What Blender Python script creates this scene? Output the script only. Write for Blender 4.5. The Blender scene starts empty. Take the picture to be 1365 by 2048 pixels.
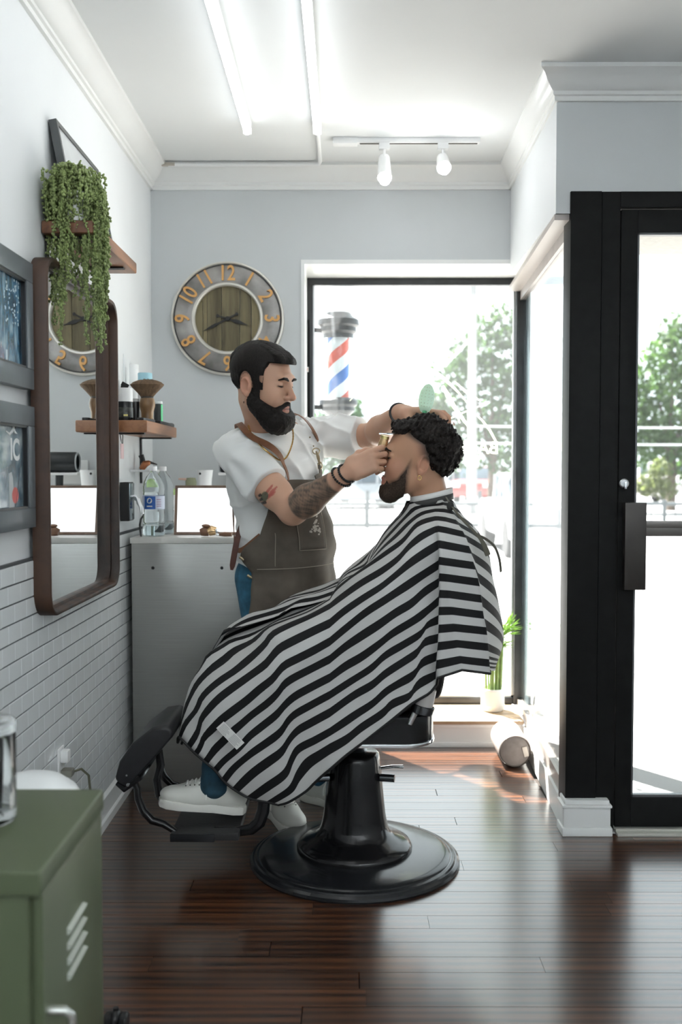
import bpy, bmesh, math, random
import numpy as np
from mathutils import Vector, Matrix, Euler, noise as mnoise

SC = bpy.context.scene
COL = SC.collection
PI = math.pi
random.seed(7)
NPR = np.random.RandomState(7)

# ---------------------------------------------------------------- camera
CAM_H = 1.31
FPX = 35.0 / 36.0 * 2048
TILT = math.atan(84 / FPX)
YAW = math.atan(8 / FPX)
cd = bpy.data.cameras.new('camera')
cam = bpy.data.objects.new('camera', cd)
COL.objects.link(cam)
cd.sensor_fit = 'VERTICAL'
cd.sensor_height = 36.0
cd.sensor_width = 24.0
cd.lens = 35.0
cam.location = (0, 0, CAM_H)
cam.rotation_euler = (PI / 2 - TILT, 0, YAW)
cd.dof.use_dof = True
cd.dof.focus_distance = 3.35
cd.dof.aperture_fstop = 2.8
cd.clip_end = 400
SC.camera = cam

# ---------------------------------------------------------------- world, sun, exposure
SC.view_settings.view_transform = 'Standard'
SC.view_settings.look = 'None'
SC.view_settings.gamma = 1.0
SC.view_settings.exposure = 0.84
SC.view_settings.use_curve_mapping = False
world = bpy.data.worlds.new('sky')
SC.world = world
world.use_nodes = True
bg = world.node_tree.nodes['Background']
bg.inputs['Color'].default_value = (0.87, 0.96, 1.0, 1)
bg.inputs['Strength'].default_value = 1.5
sl = bpy.data.lights.new('sun', 'SUN')
sl.energy = 30.0
sl.color = (1.0, 0.955, 0.89)
sl.angle = math.radians(0.6)
sun = bpy.data.objects.new('sun', sl)
COL.objects.link(sun)
# sun stands high behind the shop window, a little to the left
SUN_DIR = Vector((0.36, -0.49, -0.94)).normalized()
sun.rotation_euler = SUN_DIR.to_track_quat('-Z', 'Y').to_euler()
sun.location = (0, 8, 10)

# ---------------------------------------------------------------- helpers
def _axes():
    fwd = np.array([-math.sin(YAW) * math.cos(TILT), math.cos(YAW) * math.cos(TILT), -math.sin(TILT)])
    right = np.array([math.cos(YAW), math.sin(YAW), 0.0])
    return right, np.cross(right, fwd), fwd
AR, AU, AD = _axes()
def at(px, py, Y):
    """world point that a photograph pixel shows, for a known depth Y"""
    v = AD * FPX + AR * (px - 682.5) - AU * (py - 1024)
    return np.array([0, 0, CAM_H]) + v * (Y / v[1])

def atx(px, py, X):
    v = AD * FPX + AR * (px - 682.5) - AU * (py - 1024)
    return np.array([0, 0, CAM_H]) + v * (X / v[0])
def atz(px, py, Z):
    v = AD * FPX + AR * (px - 682.5) - AU * (py - 1024)
    return np.array([0, 0, CAM_H]) + v * ((Z - CAM_H) / v[2])

class G:
    """collects geometry for ONE mesh object"""
    def __init__(s):
        s.v = []; s.f = []; s.mi = []; s.m = 0
    def add(s, vs, fs):
        o = len(s.v)
        s.v += [tuple(map(float, p)) for p in vs]
        s.f += [tuple(i + o for i in q) for q in fs]
        s.mi += [s.m] * len(fs)
        return s
    def box(s, c, d, R=None):
        c = Vector(c)
        vs = []
        for z in (-.5, .5):
            for y in (-.5, .5):
                for x in (-.5, .5):
                    p = Vector((x * d[0], y * d[1], z * d[2]))
                    if R is not None: p = R @ p
                    vs.append(c + p)
        return s.add(vs, [(0, 2, 3, 1), (4, 5, 7, 6), (0, 1, 5, 4), (2, 6, 7, 3), (0, 4, 6, 2), (1, 3, 7, 5)])
    def span(s, a, b):
        return s.box([(a[i] + b[i]) / 2 for i in range(3)], [abs(b[i] - a[i]) for i in range(3)])
    def lathe(s, prof, seg=32, c=(0, 0, 0), M=None, cap=True, sx=1, sy=1):
        vs = []; fs = []
        n = len(prof)
        for r, z in prof:
            for k in range(seg):
                a = 2 * PI * k / seg
                p = Vector((r * math.cos(a) * sx, r * math.sin(a) * sy, z))
                if M is not None: p = M @ p
                vs.append(Vector(c) + p)
        for i in range(n - 1):
            for k in range(seg):
                k2 = (k + 1) % seg
                fs.append((i * seg + k, i * seg + k2, (i + 1) * seg + k2, (i + 1) * seg + k))
        if cap:
            fs.append(tuple(range(seg))[::-1]); fs.append(tuple((n - 1) * seg + k for k in range(seg)))
        return s.add(vs, fs)
    def tube(s, pts, r, seg=10, cap=True, flat=None, up=None):
        """swept tube; r a number or a list; flat=(a,b) multiplies the two cross axes"""
        P = [Vector(p) for p in pts]; n = len(P)
        rr = r if isinstance(r, (list, tuple, np.ndarray)) else [r] * n
        fa, fb = flat or (1, 1)
        T = []
        for i in range(n):
            t = (P[min(i + 1, n - 1)] - P[max(i - 1, 0)])
            T.append(t.normalized() if t.length > 1e-9 else Vector((0, 0, 1)))
        u = Vector(up) if up is not None else (Vector((0, 0, 1)) if abs(T[0].z) < .9 else Vector((0, 1, 0)))
        vs = []; fs = []
        for i in range(n):
            if up is not None: u = Vector(up)
            a = T[i].cross(u)
            if a.length < 1e-6: a = T[i].orthogonal()
            a.normalize(); b = a.cross(T[i]).normalized(); u = b
            for k in range(seg):
                w = 2 * PI * k / seg
                vs.append(P[i] + a * (math.cos(w) * rr[i] * fa) + b * (math.sin(w) * rr[i] * fb))
        for i in range(n - 1):
            for k in range(seg):
                k2 = (k + 1) % seg
                fs.append((i * seg + k, i * seg + k2, (i + 1) * seg + k2, (i + 1) * seg + k))
        if cap:
            fs.append(tuple(range(seg))[::-1]); fs.append(tuple((n - 1) * seg + k for k in range(seg)))
        return s.add(vs, fs)
    def prism(s, poly, fn, d0, d1):
        """2-D outline poly pushed through fn(a, b, depth) from d0 to d1"""
        n = len(poly)
        vs = [fn(a, b, d0) for a, b in poly] + [fn(a, b, d1) for a, b in poly]
        fs = [tuple(range(n))[::-1], tuple(range(n, 2 * n))]
        for i in range(n):
            j = (i + 1) % n
            fs.append((i, j, n + j, n + i))
        return s.add(vs, fs)
    def ball(s, c, r, seg=16, rings=10, M=None):
        rr = r if isinstance(r, (tuple, list)) else (r, r, r)
        vs = []; fs = []
        for i in range(rings + 1):
            ph = PI * i / rings
            for k in range(seg):
                a = 2 * PI * k / seg
                p = Vector((rr[0] * math.sin(ph) * math.cos(a), rr[1] * math.sin(ph) * math.sin(a), rr[2] * math.cos(ph)))
                if M is not None: p = M @ p
                vs.append(Vector(c) + p)
        for i in range(rings):
            for k in range(seg):
                k2 = (k + 1) % seg
                fs.append((i * seg + k, (i + 1) * seg + k, (i + 1) * seg + k2, i * seg + k2))
        return s.add(vs, fs)
    def grid(s, rows):
        n = len(rows); m = len(rows[0])
        vs = [p for r in rows for p in r]
        fs = [(i * m + j, i * m + j + 1, (i + 1) * m + j + 1, (i + 1) * m + j) for i in range(n - 1) for j in range(m - 1)]
        return s.add(vs, fs)
    def build(s, name, mats, parent=None, smooth=35, bevel=0, bseg=2, fixn=True, weld=0):
        me = bpy.data.meshes.new(name)
        me.from_pydata(s.v, [], s.f)
        me.update()
        if bevel or fixn or weld:
            bm = bmesh.new(); bm.from_mesh(me)
            if weld: bmesh.ops.remove_doubles(bm, verts=bm.verts, dist=weld)
            if fixn: bmesh.ops.recalc_face_normals(bm, faces=bm.faces)
            if bevel:
                es = [e for e in bm.edges if len(e.link_faces) == 2 and e.calc_face_angle(0) > .6]
                bmesh.ops.bevel(bm, geom=es, offset=bevel, segments=bseg, affect='EDGES', profile=.6, clamp_overlap=True)
            bm.to_mesh(me); bm.free()
        if not isinstance(mats, (list, tuple)): mats = [mats]
        for m in mats: me.materials.append(m)
        if len(mats) > 1 and len(me.polygons) == len(s.mi):
            me.polygons.foreach_set('material_index', s.mi)
        if smooth:
            me.shade_smooth()
            me.set_sharp_from_angle(angle=math.radians(smooth))
        o = bpy.data.objects.new(name, me)
        COL.objects.link(o)
        if parent is not None: o.parent = parent; o.matrix_parent_inverse = parent.matrix_world.inverted() if False else Matrix.Translation(-parent.location) if parent.type == 'EMPTY' else Matrix()
        return o

def tag(o, label=None, cat=None, group=None, kind=None):
    if label: o['label'] = label
    if cat: o['category'] = cat
    if group: o['group'] = group
    if kind: o['kind'] = kind
    return o
def thing(name, loc, label, cat, group=None):
    """an Empty at the thing's base; parts are given in world coordinates"""
    o = bpy.data.objects.new(name, None)
    COL.objects.link(o)
    o.location = loc
    o.empty_display_size = .05
    return tag(o, label, cat, group)
def part(parent, name, g, m, **k):
    return g.build(name, m, parent, **k)
def sub(partobj, name, g, m, **k):
    o = g.build(name, m, None, **k)
    o.parent = partobj
    # part meshes are in world coordinates, relative to their own parent
    o.matrix_parent_inverse = Matrix.Identity(4)
    return o
def struct(name, g, m, **k):
    return tag(g.build(name, m, **k), kind='structure')

# ---------------------------------------------------------------- materials
MATS = {}
def NT(m):
    return m.node_tree.nodes, m.node_tree.links
def mat(name, col, rough=.5, metal=0, spec=.5, vary=0, vscale=20, bump=0, bscale=200, coat=0, sheen=0, trans=0, emit=None, es=0, ior=1.45, stretch=None, sss=0, alpha=1):
    if name in MATS: return MATS[name]
    m = bpy.data.materials.new(name); m.use_nodes = True
    N, L = NT(m)
    b = N['Principled BSDF']
    c = (*col, 1)
    b.inputs['Base Color'].default_value = c
    b.inputs['Roughness'].default_value = rough
    b.inputs['Metallic'].default_value = metal
    b.inputs['Specular IOR Level'].default_value = spec
    b.inputs['IOR'].default_value = ior
    b.inputs['Coat Weight'].default_value = coat
    b.inputs['Coat Roughness'].default_value = .08
    b.inputs['Sheen Weight'].default_value = sheen
    b.inputs['Transmission Weight'].default_value = trans
    b.inputs['Alpha'].default_value = alpha
    if sss:
        b.inputs['Subsurface Weight'].default_value = sss
        b.inputs['Subsurface Radius'].default_value = (.012, .005, .003)
        b.inputs['Subsurface Scale'].default_value = .5
    if emit:
        b.inputs['Emission Color'].default_value = (*emit, 1); b.inputs['Emission Strength'].default_value = es
    if vary or bump:
        tc = N.new('ShaderNodeTexCoord'); mp = N.new('ShaderNodeMapping')
        L.new(tc.outputs['Object'], mp.inputs['Vector'])
        if stretch: mp.inputs['Scale'].default_value = stretch
    if vary:
        n = N.new('ShaderNodeTexNoise'); n.inputs['Scale'].default_value = vscale; n.inputs['Detail'].default_value = 5
        L.new(mp.outputs['Vector'], n.inputs['Vector'])
        r = N.new('ShaderNodeMapRange')
        r.inputs['From Min'].default_value = .3; r.inputs['From Max'].default_value = .7
        r.inputs['To Min'].default_value = 1 - vary; r.inputs['To Max'].default_value = 1 + vary
        L.new(n.outputs['Fac'], r.inputs['Value'])
        mx = N.new('ShaderNodeVectorMath'); mx.operation = 'SCALE'
        mx.inputs[0].default_value = col
        L.new(r.outputs['Result'], mx.inputs['Scale'])
        L.new(mx.outputs['Vector'], b.inputs['Base Color'])
    if bump:
        n2 = N.new('ShaderNodeTexNoise'); n2.inputs['Scale'].default_value = bscale; n2.inputs['Detail'].default_value = 3
        L.new(mp.outputs['Vector'], n2.inputs['Vector'])
        bp = N.new('ShaderNodeBump'); bp.inputs['Strength'].default_value = bump; bp.inputs['Distance'].default_value = .002
        L.new(n2.outputs['Fac'], bp.inputs['Height'])
        L.new(bp.outputs['Normal'], b.inputs['Normal'])
    MATS[name] = m
    return m
def wood(name, c1, c2, scale=(1.2, 22, 22), rough=.35, coat=0, rnd=.25, cr=.1):
    """streaky timber, grain along local x"""
    if name in MATS: return MATS[name]
    m = bpy.data.materials.new(name); m.use_nodes = True
    N, L = NT(m); b = N['Principled BSDF']
    tc = N.new('ShaderNodeTexCoord'); mp = N.new('ShaderNodeMapping'); oi = N.new('ShaderNodeObjectInfo')
    mul = N.new('ShaderNodeVectorMath'); mul.operation = 'SCALE'; mul.inputs[0].default_value = (37, 53, 19)
    L.new(oi.outputs['Random'], mul.inputs['Scale'])
    ad = N.new('ShaderNodeVectorMath'); ad.operation = 'ADD'
    mp.inputs['Scale'].default_value = scale
    L.new(tc.outputs['Object'], mp.inputs['Vector'])
    L.new(mp.outputs['Vector'], ad.inputs[0]); L.new(mul.outputs['Vector'], ad.inputs[1])
    n1 = N.new('ShaderNodeTexNoise'); n1.inputs['Scale'].default_value = 2.2; n1.inputs['Detail'].default_value = 8; n1.inputs['Roughness'].default_value = .65; n1.inputs['Distortion'].default_value = .8
    L.new(ad.outputs['Vector'], n1.inputs['Vector'])
    wv = N.new('ShaderNodeTexWave'); wv.wave_type = 'BANDS'; wv.bands_direction = 'Y'
    wv.inputs['Scale'].default_value = .35; wv.inputs['Distortion'].default_value = 9; wv.inputs['Detail'].default_value = 4
    wv.inputs['Detail Scale'].default_value = .6
    L.new(ad.outputs['Vector'], wv.inputs['Vector'])
    mm = N.new('ShaderNodeMath'); mm.operation = 'MULTIPLY_ADD'; mm.inputs[1].default_value = .45; 
    L.new(wv.outputs['Fac'], mm.inputs[0]); 
    m2 = N.new('ShaderNodeMath'); m2.operation = 'MULTIPLY'; m2.inputs[1].default_value = .7
    L.new(n1.outputs['Fac'], m2.inputs[0]); L.new(m2.outputs[0], mm.inputs[2])
    cr_ = N.new('ShaderNodeValToRGB')
    cr_.color_ramp.elements[0].position = .25; cr_.color_ramp.elements[0].color = (*c1, 1)
    cr_.color_ramp.elements[1].position = .8; cr_.color_ramp.elements[1].color = (*c2, 1)
    L.new(mm.outputs[0], cr_.inputs['Fac'])
    hs = N.new('ShaderNodeHueSaturation')
    mr = N.new('ShaderNodeMapRange'); mr.inputs['To Min'].default_value = 1 - rnd; mr.inputs['To Max'].default_value = 1 + rnd
    L.new(oi.outputs['Random'], mr.inputs['Value']); L.new(mr.outputs['Result'], hs.inputs['Value'])
    L.new(cr_.outputs['Color'], hs.inputs['Color']); L.new(hs.outputs['Color'], b.inputs['Base Color'])
    b.inputs['Roughness'].default_value = rough
    b.inputs['Coat Weight'].default_value = coat; b.inputs['Coat Roughness'].default_value = cr
    bp = N.new('ShaderNodeBump'); bp.inputs['Strength'].default_value = .12; bp.inputs['Distance'].default_value = .001
    L.new(n1.outputs['Fac'], bp.inputs['Height']); L.new(bp.outputs['Normal'], b.inputs['Normal'])
    MATS[name] = m
    return m
def glass_pane(name, tint=(.97, .985, .985), veil=.017):
    if name in MATS: return MATS[name]
    m = bpy.data.materials.new(name); m.use_nodes = True
    N, L = NT(m)
    out = N['Material Output']; N.remove(N['Principled BSDF'])
    t = N.new('ShaderNodeBsdfTransparent'); t.inputs['Color'].default_value = (*tint, 1)
    g = N.new('ShaderNodeBsdfGlossy'); g.inputs['Roughness'].default_value = .02
    fr = N.new('ShaderNodeLayerWeight'); fr.inputs['Blend'].default_value = .5
    p5 = N.new('ShaderNodeMath'); p5.operation = 'POWER'; p5.inputs[1].default_value = 5
    ml = N.new('ShaderNodeMath'); ml.operation = 'MULTIPLY_ADD'; ml.inputs[1].default_value = .9; ml.inputs[2].default_value = .03
    L.new(fr.outputs['Facing'], p5.inputs[0]); L.new(p5.outputs[0], ml.inputs[0])
    mx = N.new('ShaderNodeMixShader')
    L.new(ml.outputs[0], mx.inputs['Fac']); L.new(t.outputs[0], mx.inputs[1]); L.new(g.outputs[0], mx.inputs[2])
    # milky daylight haze, built into the pane as a thin translucent mix
    tr = N.new('ShaderNodeBsdfTranslucent'); tr.inputs['Color'].default_value = (.9, .93, .95, 1)
    m2 = N.new('ShaderNodeMixShader'); m2.inputs[0].default_value = veil
    L.new(mx.outputs[0], m2.inputs[1]); L.new(tr.outputs[0], m2.inputs[2])
    L.new(m2.outputs[0], out.inputs['Surface'])
    MATS[name] = m
    return m
def vcmat(name, rough=.5, sss=0, bump=0, bscale=300, spec=.4, sheen=0):
    """surface whose colour is stored on the mesh (skin tone with tattoos, lips, stubble)"""
    if name in MATS: return MATS[name]
    m = mat(name, (1, 1, 1), rough=rough, spec=spec, sss=sss, bump=bump, bscale=bscale, sheen=sheen)
    N, L = NT(m)
    a = N.new('ShaderNodeVertexColor'); a.layer_name = 'col'
    L.new(a.outputs['Color'], N['Principled BSDF'].inputs['Base Color'])
    return m

WHITE_WALL = mat('white_wall_paint', (.735, .755, .765), .55, vary=.02, vscale=3, bump=.05, bscale=90)
GREY_WALL = mat('grey_wall_paint', (.575, .60, .61), .6, vary=.02, vscale=3, bump=.05, bscale=90)
CEIL = mat('ceiling_paint', (.745, .765, .77), .8, vary=.02, vscale=2)
TRIM = mat('white_gloss_trim', (.80, .81, .80), .3, vary=.02, vscale=5)
BLACKMETAL = mat('black_storefront_metal', (.010, .0105, .0105), .5, spec=.14, vary=.15, vscale=30)
CHROME = mat('chrome', (.8, .82, .84), .08, metal=1)
STEEL = mat('brushed_steel', (.55, .56, .57), .3, metal=1, vary=.06, vscale=6, stretch=(1, 1, 60))
BLACKPLASTIC = mat('black_plastic', (.012, .012, .013), .35)
PANE = glass_pane('window_glass')
# ================================================================ the room
WL = -0.90       # left wall
YB = 4.66        # wall with clock and window
YW = 5.00        # shop window plane
YD = 3.56        # wall with the door
XR = 0.745       # return wall beside the window bay
ZC = 2.706       # ceiling
XE, Y0 = 3.0, -3.2   # far right and rear end of the room

# floor slab and planks
floor = struct('floor', G().span((WL - .1, Y0, -.12), (XE, YD + .02, -.020)).span((WL - .1, YD + .02, -.12), (XR + .12, YW + .1, -.020)), mat('subfloor', (.02, .012, .008), .6))
PLK = wood('walnut_stained_plank', (.006, .003, .0022), (.090, .033, .0135), scale=(1.3, 26, 26), rough=.28, coat=.9, rnd=.35, cr=.20)
PW = .083
plank_meshes = {}
def plank_mesh(L_):
    L_ = round(L_, 2)
    if L_ not in plank_meshes:
        g = G().box((0, 0, -.009), (L_ - .0010, PW - .0016, .018))
        o = g.build('plank', PLK, smooth=0)
        plank_meshes[L_] = o.data
        bpy.data.objects.remove(o)
    return plank_meshes[L_]
rr = random.Random(3)
y = 1.55
plank_count = 0
while y < YB - .01:
    xmax = 2.35 if y + PW < YD else XR + .06
    x = WL + .005 - rr.random() * .5
    while x < xmax:
        L_ = rr.choice([.72, .88, 1.04, 1.2, 1.36])
        a, b = max(x, WL + .003), min(x + L_, xmax)
        if b - a > .06:
            Ls = round(b - a, 2)
            o = bpy.data.objects.new('plank', plank_mesh(Ls))
            COL.objects.link(o)
            o.location = ((a + b) / 2, y + PW / 2, 0)
            o.parent = floor
            plank_count += 1
        x += L_
    y += PW
# the floor nearer than the photograph shows, and beyond its right edge
g = G()
yy = Y0 + .01
while yy < 1.55 - PW * .5:
    g.box(((WL + XE) / 2, yy + PW / 2, -.009), (XE - WL - .01, PW - .0014, .018)); yy += PW
g.span((2.352, 1.55, -.018), (XE - .005, YD, 0))
tag(sub(floor, 'rear_planks', g, PLK, smooth=0), kind='stuff')

# ceiling
struct('ceiling', G().span((WL - .1, Y0, ZC), (XE, YD + .02, ZC + .1)).span((WL - .1, YD + .02, ZC), (XR + .25, YW + .1, ZC + .1)), CEIL)

# left wall, tiled below
wall_left = struct('wall_left', G().span((WL - .12, Y0, 0), (WL, YB + .1, ZC)), WHITE_WALL)
TILE = mat('white_glazed_tile', (.76, .79, .80), .12, vary=.025, vscale=4, coat=.2)
GROUT = mat('dark_grout', (.07, .075, .08), .9)
TZ0, TZ1 = .122, 1.055
sub(wall_left, 'tile_grout', G().span((WL, Y0 + .02, TZ0 - .01), (WL + .0105, YB - .01, TZ1)), GROUT, smooth=0)
RH, TW = (TZ1 - TZ0) / 18, .1
tg = G().box((0, 0, 0), (.012, TW - .0016, RH - .0042))
to = tg.build('tile', TILE, bevel=.0012, bseg=1, smooth=0)
tmesh = to.data; bpy.data.objects.remove(to)
Y_T0, Y_T1 = 2.50, 4.02
gs = G()
for r in range(18):
    z = TZ0 + RH * (r + .5)
    off = (r % 2) * TW / 2
    k = 0
    yy = Y_T0 + off
    while yy + TW <= Y_T1 + .03:
        o = bpy.data.objects.new('tile', tmesh); COL.objects.link(o)
        o.location = (WL + .0085, yy + TW / 2, z); o.parent = wall_left
        o.rotation_euler = (0, 0, rr.uniform(-.004, .004))
        yy += TW
    while yy + TW <= YB:
        gs.box((WL + .0085, yy + TW / 2, z), (.012, TW - .0016, RH - .0042)); yy += TW
    yy = Y_T0 + off - TW
    while yy > .2:
        gs.box((WL + .0085, yy + TW / 2, z), (.012, TW - .0016, RH - .0042)); yy -= TW
tag(sub(wall_left, 'tile_field', gs, TILE, smooth=0), kind='stuff')
sub(wall_left, 'tile_cap', G().span((WL, .2, TZ1), (WL + .0125, YB - .01, TZ1 + .006)), GROUT, smooth=0)
def profile_run(name, prof, a, b, into, m, mit=(0, 0, 0)):
    """moulding: prof = (out from wall, z) outline; a, b ends on the wall line; into = unit vector into the room"""
    A, B, I = Vector(a), Vector(b), Vector(into)
    g = G()
    n = len(prof)
    vs = [A + I * p + Vector(mit) * p + Vector((0, 0, z)) for p, z in prof] + [B + I * p + Vector((0, 0, z)) for p, z in prof]
    fs = [tuple(range(n)), tuple(range(n, 2 * n))[::-1]] + [(i, (i + 1) % n, n + (i + 1) % n, n + i) for i in range(n)]
    g.add(vs, fs)
    return struct(name, g, m, smooth=30)
BB = [(0, 0), (.026, 0), (.026, .03), (.018, .036), (.018, .100), (.024, .106), (.024, .112), (.014, .122), (0, .126)]
profile_run('baseboard_left', BB, (WL, Y0, 0), (WL, YB, 0), (1, 0, 0), TRIM)
CR = [(0, ZC), (.085, ZC), (.085, ZC - .014), (.066, ZC - .024), (.052, ZC - .046), (.032, ZC - .066), (.020, ZC - .072), (.020, ZC - .084), (.012, ZC - .088), (.012, ZC - .104), (0, ZC - .104)]
profile_run('trim_1', CR, (WL, Y0, 0), (WL, YB, 0), (1, 0, 0), TRIM)
profile_run('trim_2', CR, (WL, YB, 0), (XR + .02, YB, 0), (0, -1, 0), TRIM)

# wall with the clock; the shop window opening is cut out of it
OX0, OZ1, SILL = -.20, 2.275, .128
gb = G()
gb.span((WL - .1, YB, 0), (OX0, YB + .30, ZC))
gb.span((OX0, YB, OZ1), (XR + .02, YB + .30, ZC))
wall_back = struct('wall_back', gb, GREY_WALL, smooth=0)
# white reveal boards of the opening
g = G()
g.span((OX0 - .004, YB - .006, 0), (OX0 + .012, YW, OZ1 - .012))
g.span((OX0 - .004, YB - .006, OZ1 - .012), (XR + .10, YW, OZ1 + .008))
sub(wall_back, 'window_reveal', g, TRIM, smooth=0)
# low sill platform
LIGHTWOOD = wood('pale_worn_sill_board', (.30, .20, .12), (.52, .38, .25), scale=(2, 14, 14), rough=.45, rnd=.05)
sillw = struct('window_sill', G().span((OX0 + .012, YB + .012, 0), (XR + .10, YW - .01, SILL - .018)), TRIM, smooth=0)
sub(sillw, 'sill_board', G().span((OX0 + .012, YB - .012, SILL - .018), (XR + .10, YW, SILL)), LIGHTWOOD, bevel=.005)
sub(sillw, 'riser_moulding', G().span((OX0 + .012, YB - .004, 0), (XR + .02, YB + .012, .022)).span((OX0 + .012, YB - .002, SILL - .034), (XR + .02, YB + .012, SILL - .018)), TRIM, bevel=.003)
profile_run('baseboard_back', BB, (WL, YB, 0), (OX0, YB, 0), (0, -1, 0), TRIM)

# front shop window
BRONZE = mat('dark_bronze_window_metal', (.045, .047, .05), .35, metal=.3, vary=.2, vscale=14)
w1 = struct('window_1', G().span((OX0 + .012, YW - .012, SILL), (XR + .125, YW + .03, SILL + .035)).span((OX0 + .012, YW - .012, OZ1 - .047), (XR + .125, YW + .03, OZ1 - .012))
            .span((OX0 + .012, YW - .012, SILL + .035), (OX0 + .040, YW + .03, OZ1 - .047)), BRONZE, bevel=.002)
sub(w1, 'corner_post', G().span((XR + .105, YW - .03, SILL), (XR + .165, YW + .04, OZ1 - .012)), BRONZE, bevel=.003)
sub(w1, 'inner_bead', G().span((OX0 + .040, YW - .004, SILL + .035), (OX0 + .048, YW + .012, OZ1 - .047)).span((XR + .094, YW - .004, SILL + .035), (XR + .105, YW + .012, OZ1 - .047)).span((OX0 + .04, YW - .004, SILL + .035), (XR + .105, YW + .012, SILL + .044)), mat('pale_aluminium_bead', (.55, .57, .58), .35, metal=.6), smooth=0)
sub(w1, 'pane', G().span((OX0 + .04, YW + .004, SILL + .035), (XR + .105, YW + .009, OZ1 - .047)), PANE, smooth=0)

# return wall above and below the side window
g = G()
ZS = 2.20
def quad_wall(g, x0, x1, t, z0, z1, ya=YD, yb=YB + .30):
    g.add([(x0, ya, z0), (x1, yb, z0), (x1 + t, yb, z0), (x0 + t, ya, z0), (x0, ya, z1), (x1, yb, z1), (x1 + t, yb, z1), (x0 + t, ya, z1)],
          [(0, 3, 2, 1), (4, 5, 6, 7), (0, 1, 5, 4), (1, 2, 6, 5), (2, 3, 7, 6), (3, 0, 4, 7)])
quad_wall(g, XR, XR + .02, .050, 2.215, ZC, YD + .006, YB - .002)
g.span((XR + .02, YB + .004, OZ1 + .009), (XR + .13, YW + .05, ZC - .002))
wall_right = struct('wall_right', g, WHITE_WALL, smooth=0)
CRs = [(p * .7, z) for p, z in CR]
profile_run('trim_3', CRs, (XR, YD, 0), (XR + .02, YB, 0), (-1, 0, 0), TRIM, (0, -1, 0))
# side window: splayed, from the door post to the corner post
PINKTRIM = mat('worn_pale_side_frame', (.30, .265, .245), .35, metal=.2, vary=.12, vscale=12)
w2g = G()
SA, SB = (.800, YD + .01), (.868, YW - .02)
def side(g, z0, z1, a=0.0, b=1.0, t=.03, o=0):
    xa, ya = SA[0] + (SB[0] - SA[0]) * a + o, SA[1] + (SB[1] - SA[1]) * a
    xb, yb = SA[0] + (SB[0] - SA[0]) * b + o, SA[1] + (SB[1] - SA[1]) * b
    quad_wall(g, xa, xb, t, z0, z1, ya, yb)
side(w2g, 2.150, 2.194); side(w2g, .10, .16); side(w2g, .16, 2.150, 0, .028)
w2 = struct('window_2', w2g, PINKTRIM, smooth=0)
g = G(); side(g, .16, 2.150, .028, 1, .005, .012); sub(w2, 'pane', g, PANE, smooth=0)
g = G(); side(g, 2.194, 2.2145, 0, 1, .06, -.058)
sub(w2, 'head_board', g, mat('pale_head_board', (.46, .42, .395), .4), smooth=0)
g = G(); side(g, 0, .10, 0, .78, .05, -.01)
sub(w2, 'side_plinth', g, TRIM, smooth=0)
g = G(); side(g, .16, 2.150, .86, .995, .012, .03)
sub(w2, 'outer_frame', g, mat('grey_blue_outer_frame', (.33, .42, .47), .4), smooth=0)

# wall around the door
DX0 = .795
g = G()
g.span((XR, YD, 2.215), (DX0, YD + .005, ZC))
g.span((DX0, YD, 2.290), (2.4, YD + .12, ZC))
g.span((2.4, YD, 0), (XE, YD + .12, ZC))
wall_door = struct('wall_door', g, GREY_WALL, smooth=0)
profile_run('trim_4', CR, (XR, YD, 0), (XE, YD, 0), (0, -1, 0), TRIM, (-.85, 0, 0))
# black storefront: post, head, door
dfg = G()
dfg.span((DX0, YD - .012, 0), (.905, YD + .10, 2.290))
dfg.span((.907, YD - .006, 0), (.972, YD + .10, 2.290))
dfg.span((.972, YD - .008, 2.235), (2.06, YD + .10, 2.290))
dfg.span((2.0, YD - .008, 0), (2.06, YD + .10, 2.235))
df = struct('door_frame', dfg, BLACKMETAL, bevel=.002)
lf = G()
lf.span((.977, YD, .018), (1.036, YD + .045, 2.229)).span((1.036, YD, 2.150), (1.94, YD + .045, 2.229)).span((1.036, YD, .018), (1.94, YD + .045, .125)).span((1.94, YD, .018), (1.995, YD + .045, 2.229))
door = struct('door_1', lf, BLACKMETAL, bevel=.0025)
sub(door, 'glazing_bead', G().span((1.036, YD + .008, .125), (1.044, YD + .03, 2.150)).span((1.036, YD + .008, 2.142), (1.94, YD + .03, 2.150)).span((1.036, YD + .008, .125), (1.94, YD + .03, .134)), mat('grey_bead', (.12, .125, .13), .4, metal=.3), smooth=0)
sub(door, 'pane', G().span((1.044, YD + .018, .134), (1.94, YD + .024, 2.142)), PANE, smooth=0)
sub(door, 'push_plate', G().span((.990, YD - .045, .885), (1.066, YD - .008, 1.195)), mat('dark_bronze_push_plate', (.05, .045, .042), .3, metal=.6, vary=.15, vscale=10), bevel=.003)
sub(door, 'push_bar', G().span((1.06, YD - .03, 1.075), (1.9, YD + .0, 1.125)).span((1.06, YD - .036, 1.105), (1.9, YD - .026, 1.13)), mat('brushed_dark_bar', (.16, .15, .14), .3, metal=.8), bevel=.003)
lockp = sub(door, 'lock_cylinder', G().lathe([(.0, 0), (.017, 0), (.017, .006), (.013, .009), (0, .009)], 24, (.996, YD - .001, 1.262), Matrix.Rotation(PI / 2, 3, 'X')), STEEL)
sub(door, 'thumb_turn', G().box((.996, YD - .018, 1.255), (.008, .018, .026)), CHROME, bevel=.002)
struct('door_threshold', G().span((.975, YD - .05, 0), (2.0, YD + .10, .012)).span((.975, YD - .03, .012), (2.0, YD - .012, .02)), mat('pale_threshold', (.55, .55, .50), .4, metal=.3), bevel=.002)
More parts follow.
